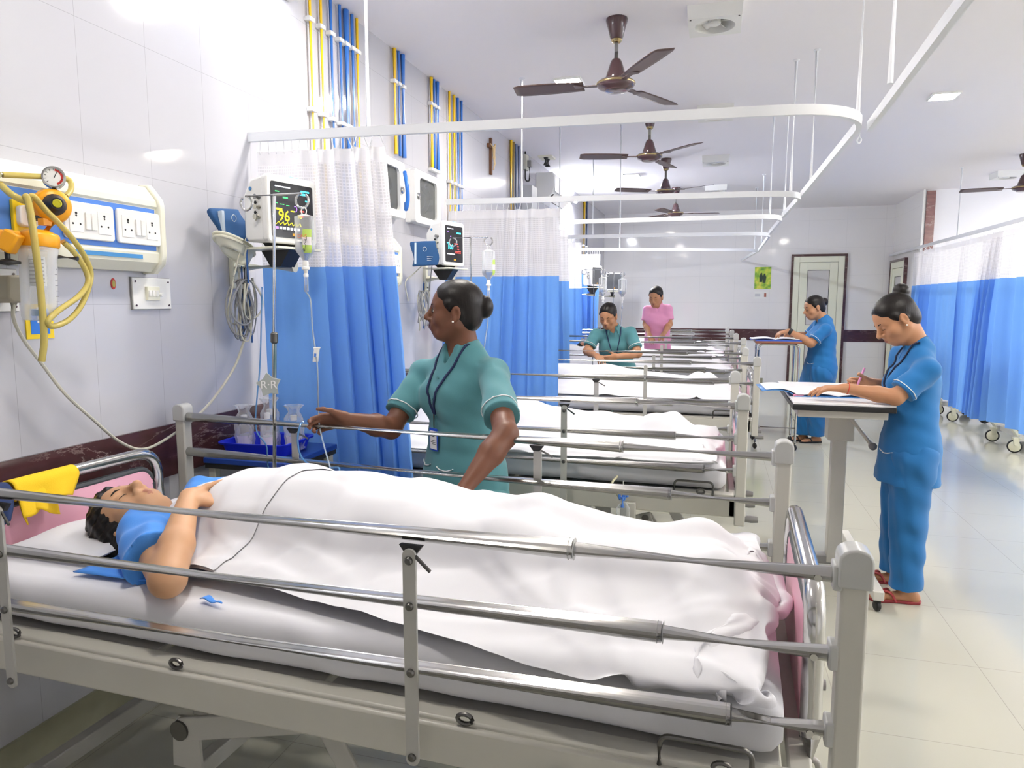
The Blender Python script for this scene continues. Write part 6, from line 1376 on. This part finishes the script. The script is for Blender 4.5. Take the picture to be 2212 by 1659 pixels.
def person(label, J, sk, top_m, bot_m, hf, hu, tf, vox=.005, hs=.93, open_eyes=True, bun=None, look=(0, 1, 0), earring=False, handR=None, handL=None, slim=1.0, hem=None, sleeve=.74, legs=True, lanyard=None, collar='shirt', shoes=None, face=1.0, detail=True, category='person', buttons=0, pocket=None, lift=0.0, group=None, piping=True, part=False, bust=.030, hemflare=1.0):
    """J: joints in ward coordinates; tf: way the chest faces; builds one skin body with hair and clothing as children"""
    J = {k: np.array(v, float) for k, v in J.items()}; r, f, u_ = frame(tf, (0, 0, 1)); base = V(J['pelvis'][0], J['pelvis'][1], 0)
    pts = np.array(list(J.values())); lo = pts.min(0)-.24; hi = pts.max(0)+.24; lo[2] = max(lo[2], -.01) if legs else lo[2]
    B = Body(lo, hi, vox)
    P, ax = add_head(B, J['head'], hf, hu, hs, open_eyes=open_eyes, full=face)
    B.cap(P(0, -.030, -.060), J['neck'], .050*hs, .056*hs*slim, .03)
    up = unit(J['neck']-J['pelvis']); ch = J['neck']-up*.17
    B.cap(J['neck']-up*.02, ch, .07*slim, .12*slim, .03, flat=(f, .62)); B.cap(ch, J['pelvis'], .12*slim, .13*slim, .03, flat=(f, .66))
    for s in 'RL':
        B.cap(J['neck']-up*.05, J['sh'+s], .036, .040, .03); B.chain([J['sh'+s], J['el'+s]], [.041, .037*min(slim, 1.1)], .02)
        m_ = J['el'+s]*.65+J['wr'+s]*.35; B.chain([J['el'+s], m_, J['wr'+s]], [.036*slim, .036*slim, .0235], .015)
    if handR: add_hand(B, J['wrR'], **handR, right=True)
    if handL: add_hand(B, J['wrL'], **handL, right=False)
    if legs:
        for s in 'RL':
            B.chain([J['hip'+s], J['kn'+s], J['an'+s]], [.085*slim, .055, .038], .02); a = J['an'+s]; t = unit(J['toe'+s]-a*V(1, 1, 0))
            h = V(a[0], a[1], .028)-t*.035; B.cap(a, h, .034, .028, .02); B.cap(h, J['toe'+s]*V(1, 1, 0)+V(0, 0, .022)-t*.05, .028, .024, .02); q = np.cross(t, V(0, 0, 1))
            for i in range(5): o = (i-2)*.014; B.cap(J['toe'+s]*V(1, 1, 0)+V(0, 0, .020)-t*.055+q*o*.9, J['toe'+s]*V(1, 1, 0)+V(0, 0, .016)-t*.012*abs(i-1.4)+q*o, .011, .0085, .006)
    body = B.obj('person', sk+[m_brow], None, base); tag(body, label, category, group)
    head_bits(body, base, P, ax, hs, look, open_eyes, earring, detail); add_hair(body, base, P, ax, hs, max(vox*.9, .004), bun, lift=lift, part=part)
    # tunic
    T = Body(lo, hi, vox); hz = hem if hem is not None else J['pelvis'][2]-.22; dn = unit(J['pelvis']-J['neck']); pel = J['pelvis']; wst = ch*.42+pel*.58
    cuts = [(V(0, 0, hz), V(0, 0, -1))]
    T.cap(J['neck']-up*.075, ch, .115*slim, .148*slim, .04, flat=(f, .66)); T.cap(ch, wst, .148*slim, .146*slim, .03, flat=(f, .72)); T.cap(wst, pel, .146*slim, .170*slim, .03, flat=(f, .74))
    leg = unit((J['knR']+J['knL'])/2-pel) if legs else V(0, 0, -1); he = pel+leg*((pel[2]-hz)/max(.3, -leg[2])+.10); T.cap(pel, he, .172*slim, .19*slim*hemflare, .03, flat=(f, .76), cuts=cuts)
    for q in (-1, 1): T.ell(ch+f*.078*slim+r*q*.062-up*.01, (.058*slim, .042*slim, .060*slim), k=.06)
    for s in 'RL':
        sh, el = J['sh'+s], J['el'+s]; T.cap(J['neck']-up*.055, sh, .045, .053, .035); d = unit(el-sh); cp = sh+(el-sh)*sleeve
        T.cap(sh, cp+d*.10, .053, .064*min(slim, 1.06), .028, cuts=[(cp, d)])
    nk = J['neck']; nd = unit(np.array(P(0, -.02, -.05))-nk)
    if collar: T.cap(nk-nd*.02, nk+nd*.055, .068*hs*slim, .064*hs, .015, cuts=[(nk+nd*(.040 if collar == 'shirt' else .048), nd)]); T.cap(nk+nd*.025, nk+nd*.10, .054*hs*slim, .056*hs, .006, sub=True); T.cap(nk+f*.075-up*.050, nk+f*.06+nd*.08, .008, .050, .008, sub=True)
    if collar == 'shirt':
        for q in (-1, 1): T.cap(nk+f*.052+r*q*.040+up*.012, nk+f*.082+r*q*.050-up*.048, .017, .010, .006, flat=(f, .5)); T.cap(nk+r*q*.062+up*.015, nk+f*.052+r*q*.040+up*.012, .016, .017, .006, flat=(unit(f+r*q), .5))
    c0 = J['pelvis']
    T.warp(lambda x, y, z: .0030*np.sin((x-c0[0])*38+(z*9)+1.3*np.sin(z*14))*np.clip((1.0-z)*2.2, .12, 1)+.0016*np.sin((y-c0[1])*60-z*22+2*np.sin(x*9))+.0013*np.sin(z*75+(x+y)*25))
    tun = T.obj('tunic', top_m, body, base)
    if piping:
        for s in 'RL':
            sh, el = J['sh'+s], J['el'+s]; d = unit(el-sh); c = sh+(el-sh)*(sleeve-.085); a, b, _ = [np.array(v) for v in frame_from(d)]; pp = []
            for k_ in range(28):
                w = a*math.cos(2*math.pi*k_/28)+b*math.sin(2*math.pi*k_/28); q = surf(T, c+w*.14, -w); pp.append((q if q is not None else c+w*.075)+w*.0015-base)
            q_ = [np.linalg.norm(p_-(c-base)) for p_ in pp]; md = sorted(q_)[14]
            pp = [p_ if abs(n_-md) < .02 else (c-base)+(p_-(c-base))*md/n_ for p_, n_ in zip(pp, q_)]
            obj('sleeve_piping', MB().tube(pp, .0022, 6, closed=True), m_pipe, tun)
    front = lambda a, h: surf(T, nk+r*a+up*h+f*.30, -f)
    if buttons:
        for k_ in range(buttons):
            q = front(.0, -.10-.075*k_)
            if q is not None: obj('button', MB().lathe([(.0, .003), (.006, .003), (.0065, 0)], Vector(q-base), Vector(f), 12), top_m, tun)
    if pocket:
        for a0, a1, h in pocket:
            pp = [front(a0+(a1-a0)*t_, h-.012*math.sin(t_*3.14)) for t_ in np.linspace(0, 1, 9)]; pp = [q+f*.002-base for q in pp if q is not None]
            if len(pp) > 3: obj('pocket_piping', MB().tube(pp, .0024, 6), m_pipe, tun)
    if lanyard:
        col, L, badge = lanyard; path = []
        for q in (-1, 1):
            side = []
            for t_ in np.linspace(0, 1, 13):
                p = front(q*(.072*(1-t_)**.9+.004), .012-L*t_) if t_ > .12 else None
                if p is None: p = nk+r*q*.072*(1-t_*.3)+up*(.030-.10*t_)+f*(.005+.35*t_)
                side.append(p+f*.004-base)
            o = obj('lanyard', MB().tube(spline(side, 2), .0045, 6), col, body); 
        e = side[-1]
        if badge:
            cl = obj('clip', MB().bar(Vector(e), Vector(e-up*.055), .006, .004, Vector(f)), m_steel, body); bp = Vector(e-up*.10)+Vector(f)*.003
            cd = obj('identity_card', MB().prism(rrect(.056, .088, .005), bp, Vector(r), Vector(up), Vector(f)*.003), mat('card_blue', '#2a4fc0', .3), body)
            obj('card_face', MB().prism(rrect(.046, .072, .002), bp+Vector(f)*.0031-Vector(up)*.002, Vector(r), Vector(up), Vector(f)*.0006), m_white, cd); q = bp+Vector(f)*.0038
            obj('card_photo', MB().prism(rrect(.018, .020, .002), q+Vector(up)*.020, Vector(r), Vector(up), Vector(f)*.0004), mat('card_teal', '#5f9aa0', .5), cd); obj('card_portrait', MB().prism([(-.005, -.009), (.005, -.009), (.004, 0), (.003, .007), (-.003, .007), (-.004, 0)], q+Vector(up)*.020+Vector(f)*.0005, Vector(r), Vector(up), Vector(f)*.0003), mat('portrait_brown', '#5d3f31', .6), cd)
            t = MB()
            for k_, w in enumerate((.030, .036, .026)): t.prism([(-.018, -.001), (-.018+w, -.001), (-.018+w, .001), (-.018, .001)], q-Vector(up)*(.004+.007*k_), Vector(r), Vector(up), Vector(f)*.0004)
            obj('card_print', t, m_dark, cd)
    if legs:
        L_ = Body(lo, hi, vox)
        for s in 'RL': L_.chain([J['hip'+s], J['kn'+s], J['an'+s]-unit(J['an'+s]-J['kn'+s])*.0], [.105*slim, .082*slim, .075*slim], .02, cuts=[(V(0, 0, .075), V(0, 0, -1))])
        L_.cap(J['hipR'], J['hipL'], .10*slim, .10*slim, .03, flat=(f, .85)); L_.warp(lambda x, y, z: .003*np.sin(z*46+x*30)+.0025*np.sin((x-y)*70+z*8))
        L_.cut(V(0, 0, .075), V(0, 0, -1)); L_.obj('trousers', bot_m, body, base)
        if shoes:
            for s in 'RL':
                a = J['an'+s]; te = J['toe'+s]; t = unit((te-a)*V(1, 1, 0)); q = np.cross(t, V(0, 0, 1)); h = V(a[0], a[1], 0)-t*.06; Ln = np.linalg.norm((te-h)*V(1, 1, 0))+.012
                sole = [(-.030, 0), (-.036, .05), (-.030, .11), (-.040, Ln-.06), (-.034, Ln-.02), (-.010, Ln), (.015, Ln), (.034, Ln-.03), (.040, Ln-.08), (.030, .11), (.036, .05), (.030, 0), (0, -.015)]
                sd = obj('sandal', MB().prism(sole, Vector(h-base), Vector(q), Vector(t), (0, 0, .014)), shoes[0], body, bevel=.003)
                fr = Vector(h+t*(Ln-.065)-base)+Vector((0, 0, .014)); qq = Vector(q)
                obj('strap', MB().tube(spline([Vector(h+t*(Ln-.125)-base)+qq*.040+Vector((0, 0, .010)), Vector(h+t*(Ln-.10)-base)+qq*.026+Vector((0, 0, .050)), fr+Vector((0, 0, .030)), fr], 5), .0065, 8), shoes[1], sd)
                obj('strap', MB().tube(spline([Vector(h+t*(Ln-.125)-base)-qq*.040+Vector((0, 0, .010)), Vector(h+t*(Ln-.10)-base)-qq*.026+Vector((0, 0, .050)), fr+Vector((0, 0, .030)), fr], 5), .0065, 8), shoes[1], sd)
    return body, P, ax, base, T
def Q(px, py, y): return np.array(at_y(px, py, y))
TEAL = cloth('teal_uniform', '#4f868d'); BLUE = cloth('blue_uniform', '#1c6caa'); BLUE2 = cloth('blue_uniform_trousers', '#1c69a6'); PINK = cloth('pink_uniform', '#e39bc0'); PINK2 = cloth('pink_uniform_trousers', '#d98fb6')
SK1 = skin('skin_deep', '#6e4735', '#5c3430'); SK2 = skin('skin_brown', '#a8765a', '#8a5048'); SK3 = skin('skin_tan', '#b58463', '#9a5c50'); SK4 = skin('skin_light_tan', '#c79a76', '#b07862')
FLIP = (mat('sandal_black', '#17171a', .6), mat('strap_black', '#1f1d20', .5)); FLIPR = (mat('sandal_sole_red', '#8c2f35', .5), mat('strap_red', '#a13c40', .4))
# ---- standing teal nurse between the first and the second bed
tf = unit((-.58, -.81, 0)); rr = np.cross(tf, V(0, 0, 1)); nk = Q(1000, 757, 2.60)
J = dict(head=Q(984, 673, 2.57), neck=nk, shR=Q(915, 806, 2.68), shL=Q(1066, 806, 2.52), elR=Q(845, 925, 2.50), wrR=Q(748, 905, 2.275), elL=Q(1092, 938, 2.19), wrL=Q(1003, 1056, 2.03))
pv = V(nk[0]+.0, 2.615, .80); J.update(pelvis=pv, hipR=pv+rr*.085+V(0, 0, -.04), hipL=pv-rr*.085+V(0, 0, -.04)); J.update(knR=J['hipR']+V(0, 0, -.36), knL=J['hipL']+V(0, 0, -.36), anR=J['hipR']*V(1, 1, 0)+V(0, 0, .075), anL=J['hipL']*V(1, 1, 0)+V(0, 0, .075))
for s in 'RL': J['toe'+s] = J['an'+s]*V(1, 1, 0)+tf*.16
N1 = person('nurse in teal with a navy lanyard, standing with one hand on the near bed rail', J, SK1, TEAL, TEAL, (-.95, -.30, .03), (.04, .0, 1), tf, vox=.0042, hs=.955, bun=((0, -.118, .022), (.040, .034, .046)), look=(-.25, .95, .0), earring=True, shoes=FLIP, lift=.0,
            handR=dict(d=(-.93, -.30, -.14), t=(-.25, -.3, .92), curl=(.62, .66, .7, .7), thumb=.25), handL=dict(d=(-.62, -.18, -.76), t=(-.5, .8, .1), curl=(.3, .3, .35, .4), thumb=.3), lanyard=(m_navy, .25, True), buttons=3, pocket=[(-.10, -.02, -.44), (.03, .12, -.44)], hem=.60, slim=1.16)
# ---- near blue nurse writing at the white overbed table
tf = unit((-.96, .05, 0)); y0 = 3.86; nk = Q(1984, 752, y0)
J = dict(head=Q(1936, 690, y0-.01), neck=nk, shL=Q(2004, 800, y0-.16), shR=nk+V(-.03, .17, -.05), elL=Q(1935, 858, y0-.20), wrL=Q(1826, 839, y0-.16), elR=Q(1935, 840, y0+.22), wrR=Q(1872, 825, y0+.12))
pv = V(*Q(1965, 965, y0)); J.update(pelvis=pv); f1 = at_z(1955, 1300, 0); f2 = at_z(1925, 1262, 0)
aL = V(f1.x+.0, f1.y-.0, .075); aR = V(f2.x+.02, f2.y+.02, .075)
J.update(hipL=pv+V(0, -.085, -.04), hipR=pv+V(0, .085, -.04), knL=V(aL[0]-.02, (pv[1]-.085+aL[1])/2, .44), knR=V(aR[0]-.02, (pv[1]+.085+aR[1])/2, .44), anL=aL, anR=aR, toeL=aL*V(1, 1, 0)+V(-.165, -.01, 0), toeR=aR*V(1, 1, 0)+V(-.165, .0, 0))
N2 = person('nurse in a blue uniform with a high bun, writing at the white overbed table', J, SK3, BLUE, BLUE2, (-.76, -.16, -.60), (-.58, .0, .81), tf, vox=.005, hs=.97, open_eyes=False, bun=((0, -.098, .105), (.040, .038, .040)), shoes=FLIPR, earring=True, lift=.0,
            handL=dict(d=(-.97, .10, -.05), t=(.0, .9, .1), curl=(.25, .25, .28, .3), thumb=.1), handR=dict(d=(-.88, -.35, -.12), t=(-.2, -.1, .95), curl=(.75, .8, .85, .9), thumb=.7), lanyard=(mat('dark_collar_band', '#16203c', .6), .24, False), collar='stand', pocket=[(-.13, -.03, -.50)], hem=.615, hemflare=1.06, sleeve=.80, slim=1.02)
w = J['wrR']; pe = obj('pen', MB().tube([V(-.055, -.05, -.045), V(-.06, -.05, -.04), V(-.02, -.035, .075)], [.0015, .0055, .0055], 10), mat('pink_pen', '#e79fd0', .35), None); pe.location = w; tag(pe, 'pink pen held upright by the near blue nurse', 'pen')
c = Vector(J['wrL']); bl = obj('wrist_thread', MB().tube([c+Vector((.012+.004*math.sin(a_), .028*math.cos(a_), .027*math.sin(a_)))-Vector(N2[3]) for a_ in np.linspace(0, 6.283, 22)[:-1]], .0022, 6, closed=True), mat('red_thread', '#c4442e', .6), N2[0])
# ---- farther blue nurse at the chrome table
tf = unit((-.94, -.25, 0)); y0 = 7.86; nk = Q(1780, 694, y0)
J = dict(head=Q(1759, 665, y0), neck=nk, shL=Q(1783, 712, y0-.17), shR=nk+V(-.04, .17, -.05), elL=Q(1752, 742, y0-.22), wrL=Q(1704, 715, y0-.16), elR=Q(1745, 728, y0+.18), wrR=Q(1716, 722, y0+.10))
pv = V(*Q(1772, 795, y0)); f1 = at_z(1752, 955, 0); f2 = at_z(1722, 955, 0); J.update(pelvis=pv); aL = V(f1.x+.04, f1.y, .075); aR = V(f2.x+.06, f2.y+.1, .075)
J.update(hipL=pv+V(0, -.09, -.04), hipR=pv+V(-.01, .09, -.04), knL=(pv+aL)/2+V(0, -.05, .0), knR=(pv+aR)/2+V(-.03, .05, .0), anL=aL, anR=aR, toeL=aL*V(1, 1, 0)+V(-.15, -.06, 0), toeR=aR*V(1, 1, 0)+V(-.15, -.04, 0))
N3 = person('nurse in blue with a black wristband, writing at the chrome legged table', J, SK3, BLUE, BLUE2, (-.90, -.30, -.28), (-.26, .0, .96), tf, vox=.0075, hs=.98, open_eyes=False, bun=((0, -.118, .035), (.042, .036, .042)), shoes=FLIP, handL=dict(d=(-.95, .1, -.25), t=(0, .9, .3), curl=(.4, .45, .5, .55), thumb=.2), handR=dict(d=(-.9, -.3, -.2), t=(-.2, -.2, .9), curl=(.6, .6, .7, .7), thumb=.5), lanyard=None, collar='stand', pocket=[(-.12, -.02, -.42)], hem=.66, slim=1.16, sleeve=.78)
c = Vector(J['wrL']); e_ = Vector(unit(J['elL']-J['wrL'])); obj('wristband', MB().lathe([(.030, -.016), (.034, -.014), (.034, .014), (.030, .016)], c+e_*.02-Vector(N3[3]), e_, 18), m_black, N3[0])
# ---- teal nurse bending behind the third bed
tf = unit((.05, -1, 0)); y0 = 6.62; nk = Q(1326, 712, y0)
J = dict(head=Q(1314, 682, y0-.07), neck=nk, shR=Q(1287, 723, y0), shL=Q(1362, 719, y0), elR=Q(1268, 758, y0-.10), wrR=Q(1287, 768, y0-.26), elL=Q(1378, 764, y0-.10), wrL=Q(1332, 770, y0-.26))
pv = V(nk[0]+.02, y0+.16, .84); J.update(pelvis=pv, hipR=pv+V(-.085, 0, -.04), hipL=pv+V(.085, 0, -.04)); J.update(knR=V(pv[0]-.085, y0+.12, .45), knL=V(pv[0]+.085, y0+.12, .45), anR=V(pv[0]-.085, y0+.14, .075), anL=V(pv[0]+.085, y0+.14, .075)); 
for s in 'RL': J['toe'+s] = J['an'+s]*V(1, 1, 0)+tf*.16
N4 = person('nurse in a teal uniform bending over the third bed, facing the camera', J, SK3, TEAL, TEAL, (-.16, -.82, -.52), (-.05, -.45, .88), tf, vox=.0075, hs=.95, open_eyes=False, bun=((0, -.115, .0), (.038, .032, .04)), shoes=FLIP, part=True, handR=dict(d=(.5, -.8, -.2), t=(.8, .4, .3), curl=(.4, .45, .5, .55)), handL=dict(d=(-.8, -.5, -.2), t=(.2, -.2, .9), curl=(.4, .45, .5, .55)), lanyard=(m_navy, .30, False), hem=.62, slim=1.03)
# ---- pink nurse by the farthest beds
tf = unit((.1, -1, 0)); y0 = 8.50; nk = Q(1421, 662, y0)
J = dict(head=Q(1417, 641, y0-.05), neck=nk, shR=Q(1399, 670, y0), shL=Q(1442, 668, y0), elR=Q(1395, 700, y0-.02), wrR=Q(1402, 722, y0-.16), elL=Q(1446, 700, y0-.04), wrL=Q(1436, 718, y0-.20))
pv = V(nk[0], y0+.05, .86); J.update(pelvis=pv, hipR=pv+V(-.085, 0, -.04), hipL=pv+V(.085, 0, -.04)); J.update(knR=V(pv[0]-.085, y0+.04, .46), knL=V(pv[0]+.085, y0+.04, .46), anR=V(pv[0]-.085, y0+.05, .075), anL=V(pv[0]+.085, y0+.05, .075))
for s in 'RL': J['toe'+s] = J['an'+s]*V(1, 1, 0)+tf*.16
N5 = person('nurse in a pink uniform looking down between the two farthest beds', J, SK3, PINK, PINK2, (-.25, -.86, -.40), (-.05, -.36, .93), tf, vox=.008, hs=.95, open_eyes=False, bun=((.0, -.11, .03), (.045, .03, .045)), shoes=FLIP, collar='stand', handR=dict(d=(.3, -.8, -.5), t=(.8, .4, .0), curl=(.4, .4, .4, .4)), handL=dict(d=(-.3, -.8, -.5), t=(-.8, .4, .0), curl=(.4, .4, .4, .4)), piping=False, hem=.64)
# ---- patient asleep on the nearest bed
def patient(label, J, sk, gown, hf, hu, vox, hs, arm=True, hair_mess=True):
    J = {k: np.array(v, float) for k, v in J.items()}; base = V(J['pelvis'][0], J['pelvis'][1], J['pelvis'][2]); pts = np.array(list(J.values())); lo = pts.min(0)-.2; hi = pts.max(0)+.2
    B = Body(lo, hi, vox); P, ax = add_head(B, J['head'], hf, hu, hs, open_eyes=False, full=1.04); B.cap(P(0, -.03, -.06), J['neck'], .050*hs, .056*hs, .03); Z = V(0, 0, 1)
    ch = J['neck']*.62+J['pelvis']*.38
    B.cap(J['neck'], ch, .08, .11, .03, flat=(Z, .62)); B.cap(ch, J['pelvis'], .11, .10, .03, flat=(Z, .6))
    for s in 'RL':
        B.cap(J['neck'], J['sh'+s], .045, .048, .03); B.chain([J['sh'+s], J['el'+s]], [.047, .040], .02); m_ = J['el'+s]*.62+J['wr'+s]*.38; B.chain([J['el'+s], m_, J['wr'+s]], [.042, .042, .0255], .015)
        B.chain([J['hip'+s], J['kn'+s], J['an'+s]], [.052, .040, .030], .02); B.cap(J['an'+s], J['toe'+s], .026, .020, .02)
    add_hand(B, J['wrL'], J['hdL'], J['tmL'], False, curl=(.35, .38, .4, .45), thumb=.2); add_hand(B, J['wrR'], (1, -.2, 0), (0, -.5, .8), True, curl=(.3, .3, .3, .3))
    body = B.obj('person', sk+[m_brow], None, base); tag(body, label, 'person')
    head_bits(body, base, P, ax, hs, open_eyes=False); r, f, u = ax; R = np.stack([r, f, u], 1); c = P(0, 0, 0); H = Body(c-.24, c+.24, max(vox, .0045)); hp = P(0, .074, .066); n = f*.82-u*.58
    H.ell(P(0, -.02, .036), np.array([.087, .100, .098])*hs, R, .02, cuts=[(hp, n), (P(0, 0, -.07), -u)]); [H.ell(P(q*.066, -.030, -.012), np.array([.030, .055, .062])*hs, R, .02) for q in (-1, 1)]; H.ell(P(0, .016, .052), np.array([.074, .074, .070])*hs, R, .02, cuts=[(hp, n)]); H.ell(P(0, -.07, -.02), np.array([.085, .06, .09])*hs, R, .03); H.ell(P(.05, -.06, -.04), np.array([.05, .05, .06])*hs, R, .03); H.ell(P(-.06, -.06, .0), np.array([.05, .05, .07])*hs, R, .03)
    H.warp(lambda x, y, z: .004*np.sin(x*120+y*90)*np.sin(z*110+y*60)+.002*np.sin(x*260-z*190)); hr = H.obj('hair', m_hair, body, base)
    if hair_mess:
        rn = random.Random(3); 
        for k_ in range(16):
            a = rn.uniform(-1, 1); p0 = P(a*.075, -.06+rn.uniform(-.03, .03), .06+.04*(1-abs(a))); dd = (u*rn.uniform(.02, .06)-f*rn.uniform(0, .05)+r*a*rn.uniform(0, .05)); pp = [p0, p0+dd*.5+f*rn.uniform(-.012, .018), p0+dd+f*rn.uniform(-.02, .02)+r*rn.uniform(-.02, .02)]
            obj('loose_strand', MB().tube([Vector(q-base) for q in spline([Vector(x) for x in pp], 5)] if False else [Vector(q)-Vector(base) for q in spline([Vector(x) for x in pp], 5)], .0009, 5), m_hair, hr)
    G = Body(lo, hi, vox); G.cap(J['neck']*.85+ch*.15, J['neck']*.4+ch*.6, .10, .11, .03, flat=(Z, .66)); G.cap(J['neck']*.4+ch*.6, ch, .11, .095, .03, flat=(Z, .6))
    for s in 'RL':
        sh, el = J['sh'+s], J['el'+s]; d = unit(el-sh); cp = sh+(el-sh)*(.62 if s == 'L' else .75); G.cap(J['neck']*.7+sh*.3, sh, .055, .064, .03); G.cap(sh, cp+d*.08, .064, .082, .03, cuts=[(cp, d)])
    G.warp(lambda x, y, z: .004*np.sin(x*55+y*30+z*20)+.003*np.sin(y*70-x*25)); G.obj('gown', gown, body, base)
    return body, P, ax, base
GOWN = cloth('gown_blue', '#4a92ea')
hc = at_y(288, 1124, 1.62)
sL = at_y(318, 1168, 1.57); eL = at_z(362, 1252, .842); wL = at_y(408, 1074, 1.585)
JP = dict(head=V(hc.x, 1.62, hc.z), neck=V(hc.x+.20, 1.67, .850), shL=V(sL.x, 1.56, .862), shR=V(-1.60, 1.90, .86), elL=V(*eL), wrL=V(*wL), elR=V(-1.35, 1.99, .84), wrR=V(-1.15, 1.93, .85), pelvis=V(-.95, 1.76, .850), hipL=V(-.9, 1.68, .85), hipR=V(-.9, 1.84, .85), knL=V(-.45, 1.66, .85), knR=V(-.45, 1.85, .85), anL=V(-.08, 1.65, .84), anR=V(-.12, 1.87, .84), toeL=V(.0, 1.63, .88), toeR=V(-.06, 1.89, .87), hdL=(0, 0, 0), tmL=(0, 0, 0))
JPp = {k: v for k, v in JP.items()}
JPp['hdL'] = V(*wL)+V(.10, .10, .0); JPp['tmL'] = V(*wL)
def patient1():
    J2 = dict(JPp); global add_hand
    return J2
_old = add_hand
def _ah(B, w, d, t, right, **kw):
    if not right: d, t = (.80, .56, -.20), (-.5, .8, .25); kw.update(curl=(.22, .26, .32, .4), s=.88)
    return _old(B, w, d, t, right, **kw)
add_hand = _ah
PT1 = patient('patient in a blue gown asleep on the nearest bed, one bare arm folded up', JPp, SK4, GOWN, (.13, -.14, .98), (-1, .04, .10), .0045, 1.03)
add_hand = _old
# gown flap and tie lying on the mattress
gf = at_z(240, 1232, MT+.006); t = MB()
t.grid(lambda i, j: ((i-.5)*.26+.03*math.sin(j*3), (j-.5)*.13*(1.1-.5*i)-.03*i, .006+.010*math.sin(i*7+j*4)*math.sin(j*3.1)), 16, 10)
o = obj('gown_flap', t, GOWN, None, solid=.003, angle=180); o.location = (gf.x+.06, gf.y+.02, MT+.008); tag(o, 'loose blue gown tail spread on the sheet beside the elbow of the sleeping patient', 'cloth')
gf = at_z(460, 1302, MT+.004); t = MB(); t.grid(lambda i, j: ((i-.5)*.07, (j-.5)*.018*(1.2-i), .004+.003*math.sin(i*9)), 10, 4); o = obj('gown_tie', t, GOWN, None, solid=.002, angle=180); o.location = (gf.x, gf.y, MT+.006); o.rotation_euler = (0, 0, -.3); tag(o, 'small blue strip of gown under the sheet edge on the nearest bed', 'cloth')
# ---- head of the patient on the fourth bed
B = Body((-.32, -.26, -.16), (.5, .26, .26), .008); pc = at_y(1256, 756, 7.55); P_, ax_ = add_head(B, V(0, 0, 0), (.25, -.30, .9), (-.95, .0, .2), .95, open_eyes=False); B.cap(P_(0, -.03, -.06), V(.20, .02, -.06), .05, .06, .03); B.cap(V(.20, .0, -.07), V(.42, .0, -.07), .10, .13, .04, flat=(V(0, 0, 1), .6)); B.cap(V(.2, 0, -.06), V(.24, -.17, -.07), .05, .05, .03); B.cap(V(.2, 0, -.06), V(.24, .17, -.07), .05, .05, .03)
bd = B.obj('person', SK2+[m_brow], None, (pc.x+.06, 7.55, .985)); bd.location = (pc.x+.06, 7.55, .985); bd.data.transform(Matrix.Translation(Vector((pc.x+.06, 7.55, .985)))); tag(bd, 'dark haired patient lying on the fourth bed, left of the bending nurse', 'person')
add_hair(bd, V(0, 0, 0), P_, ax_, 1.0, .008)
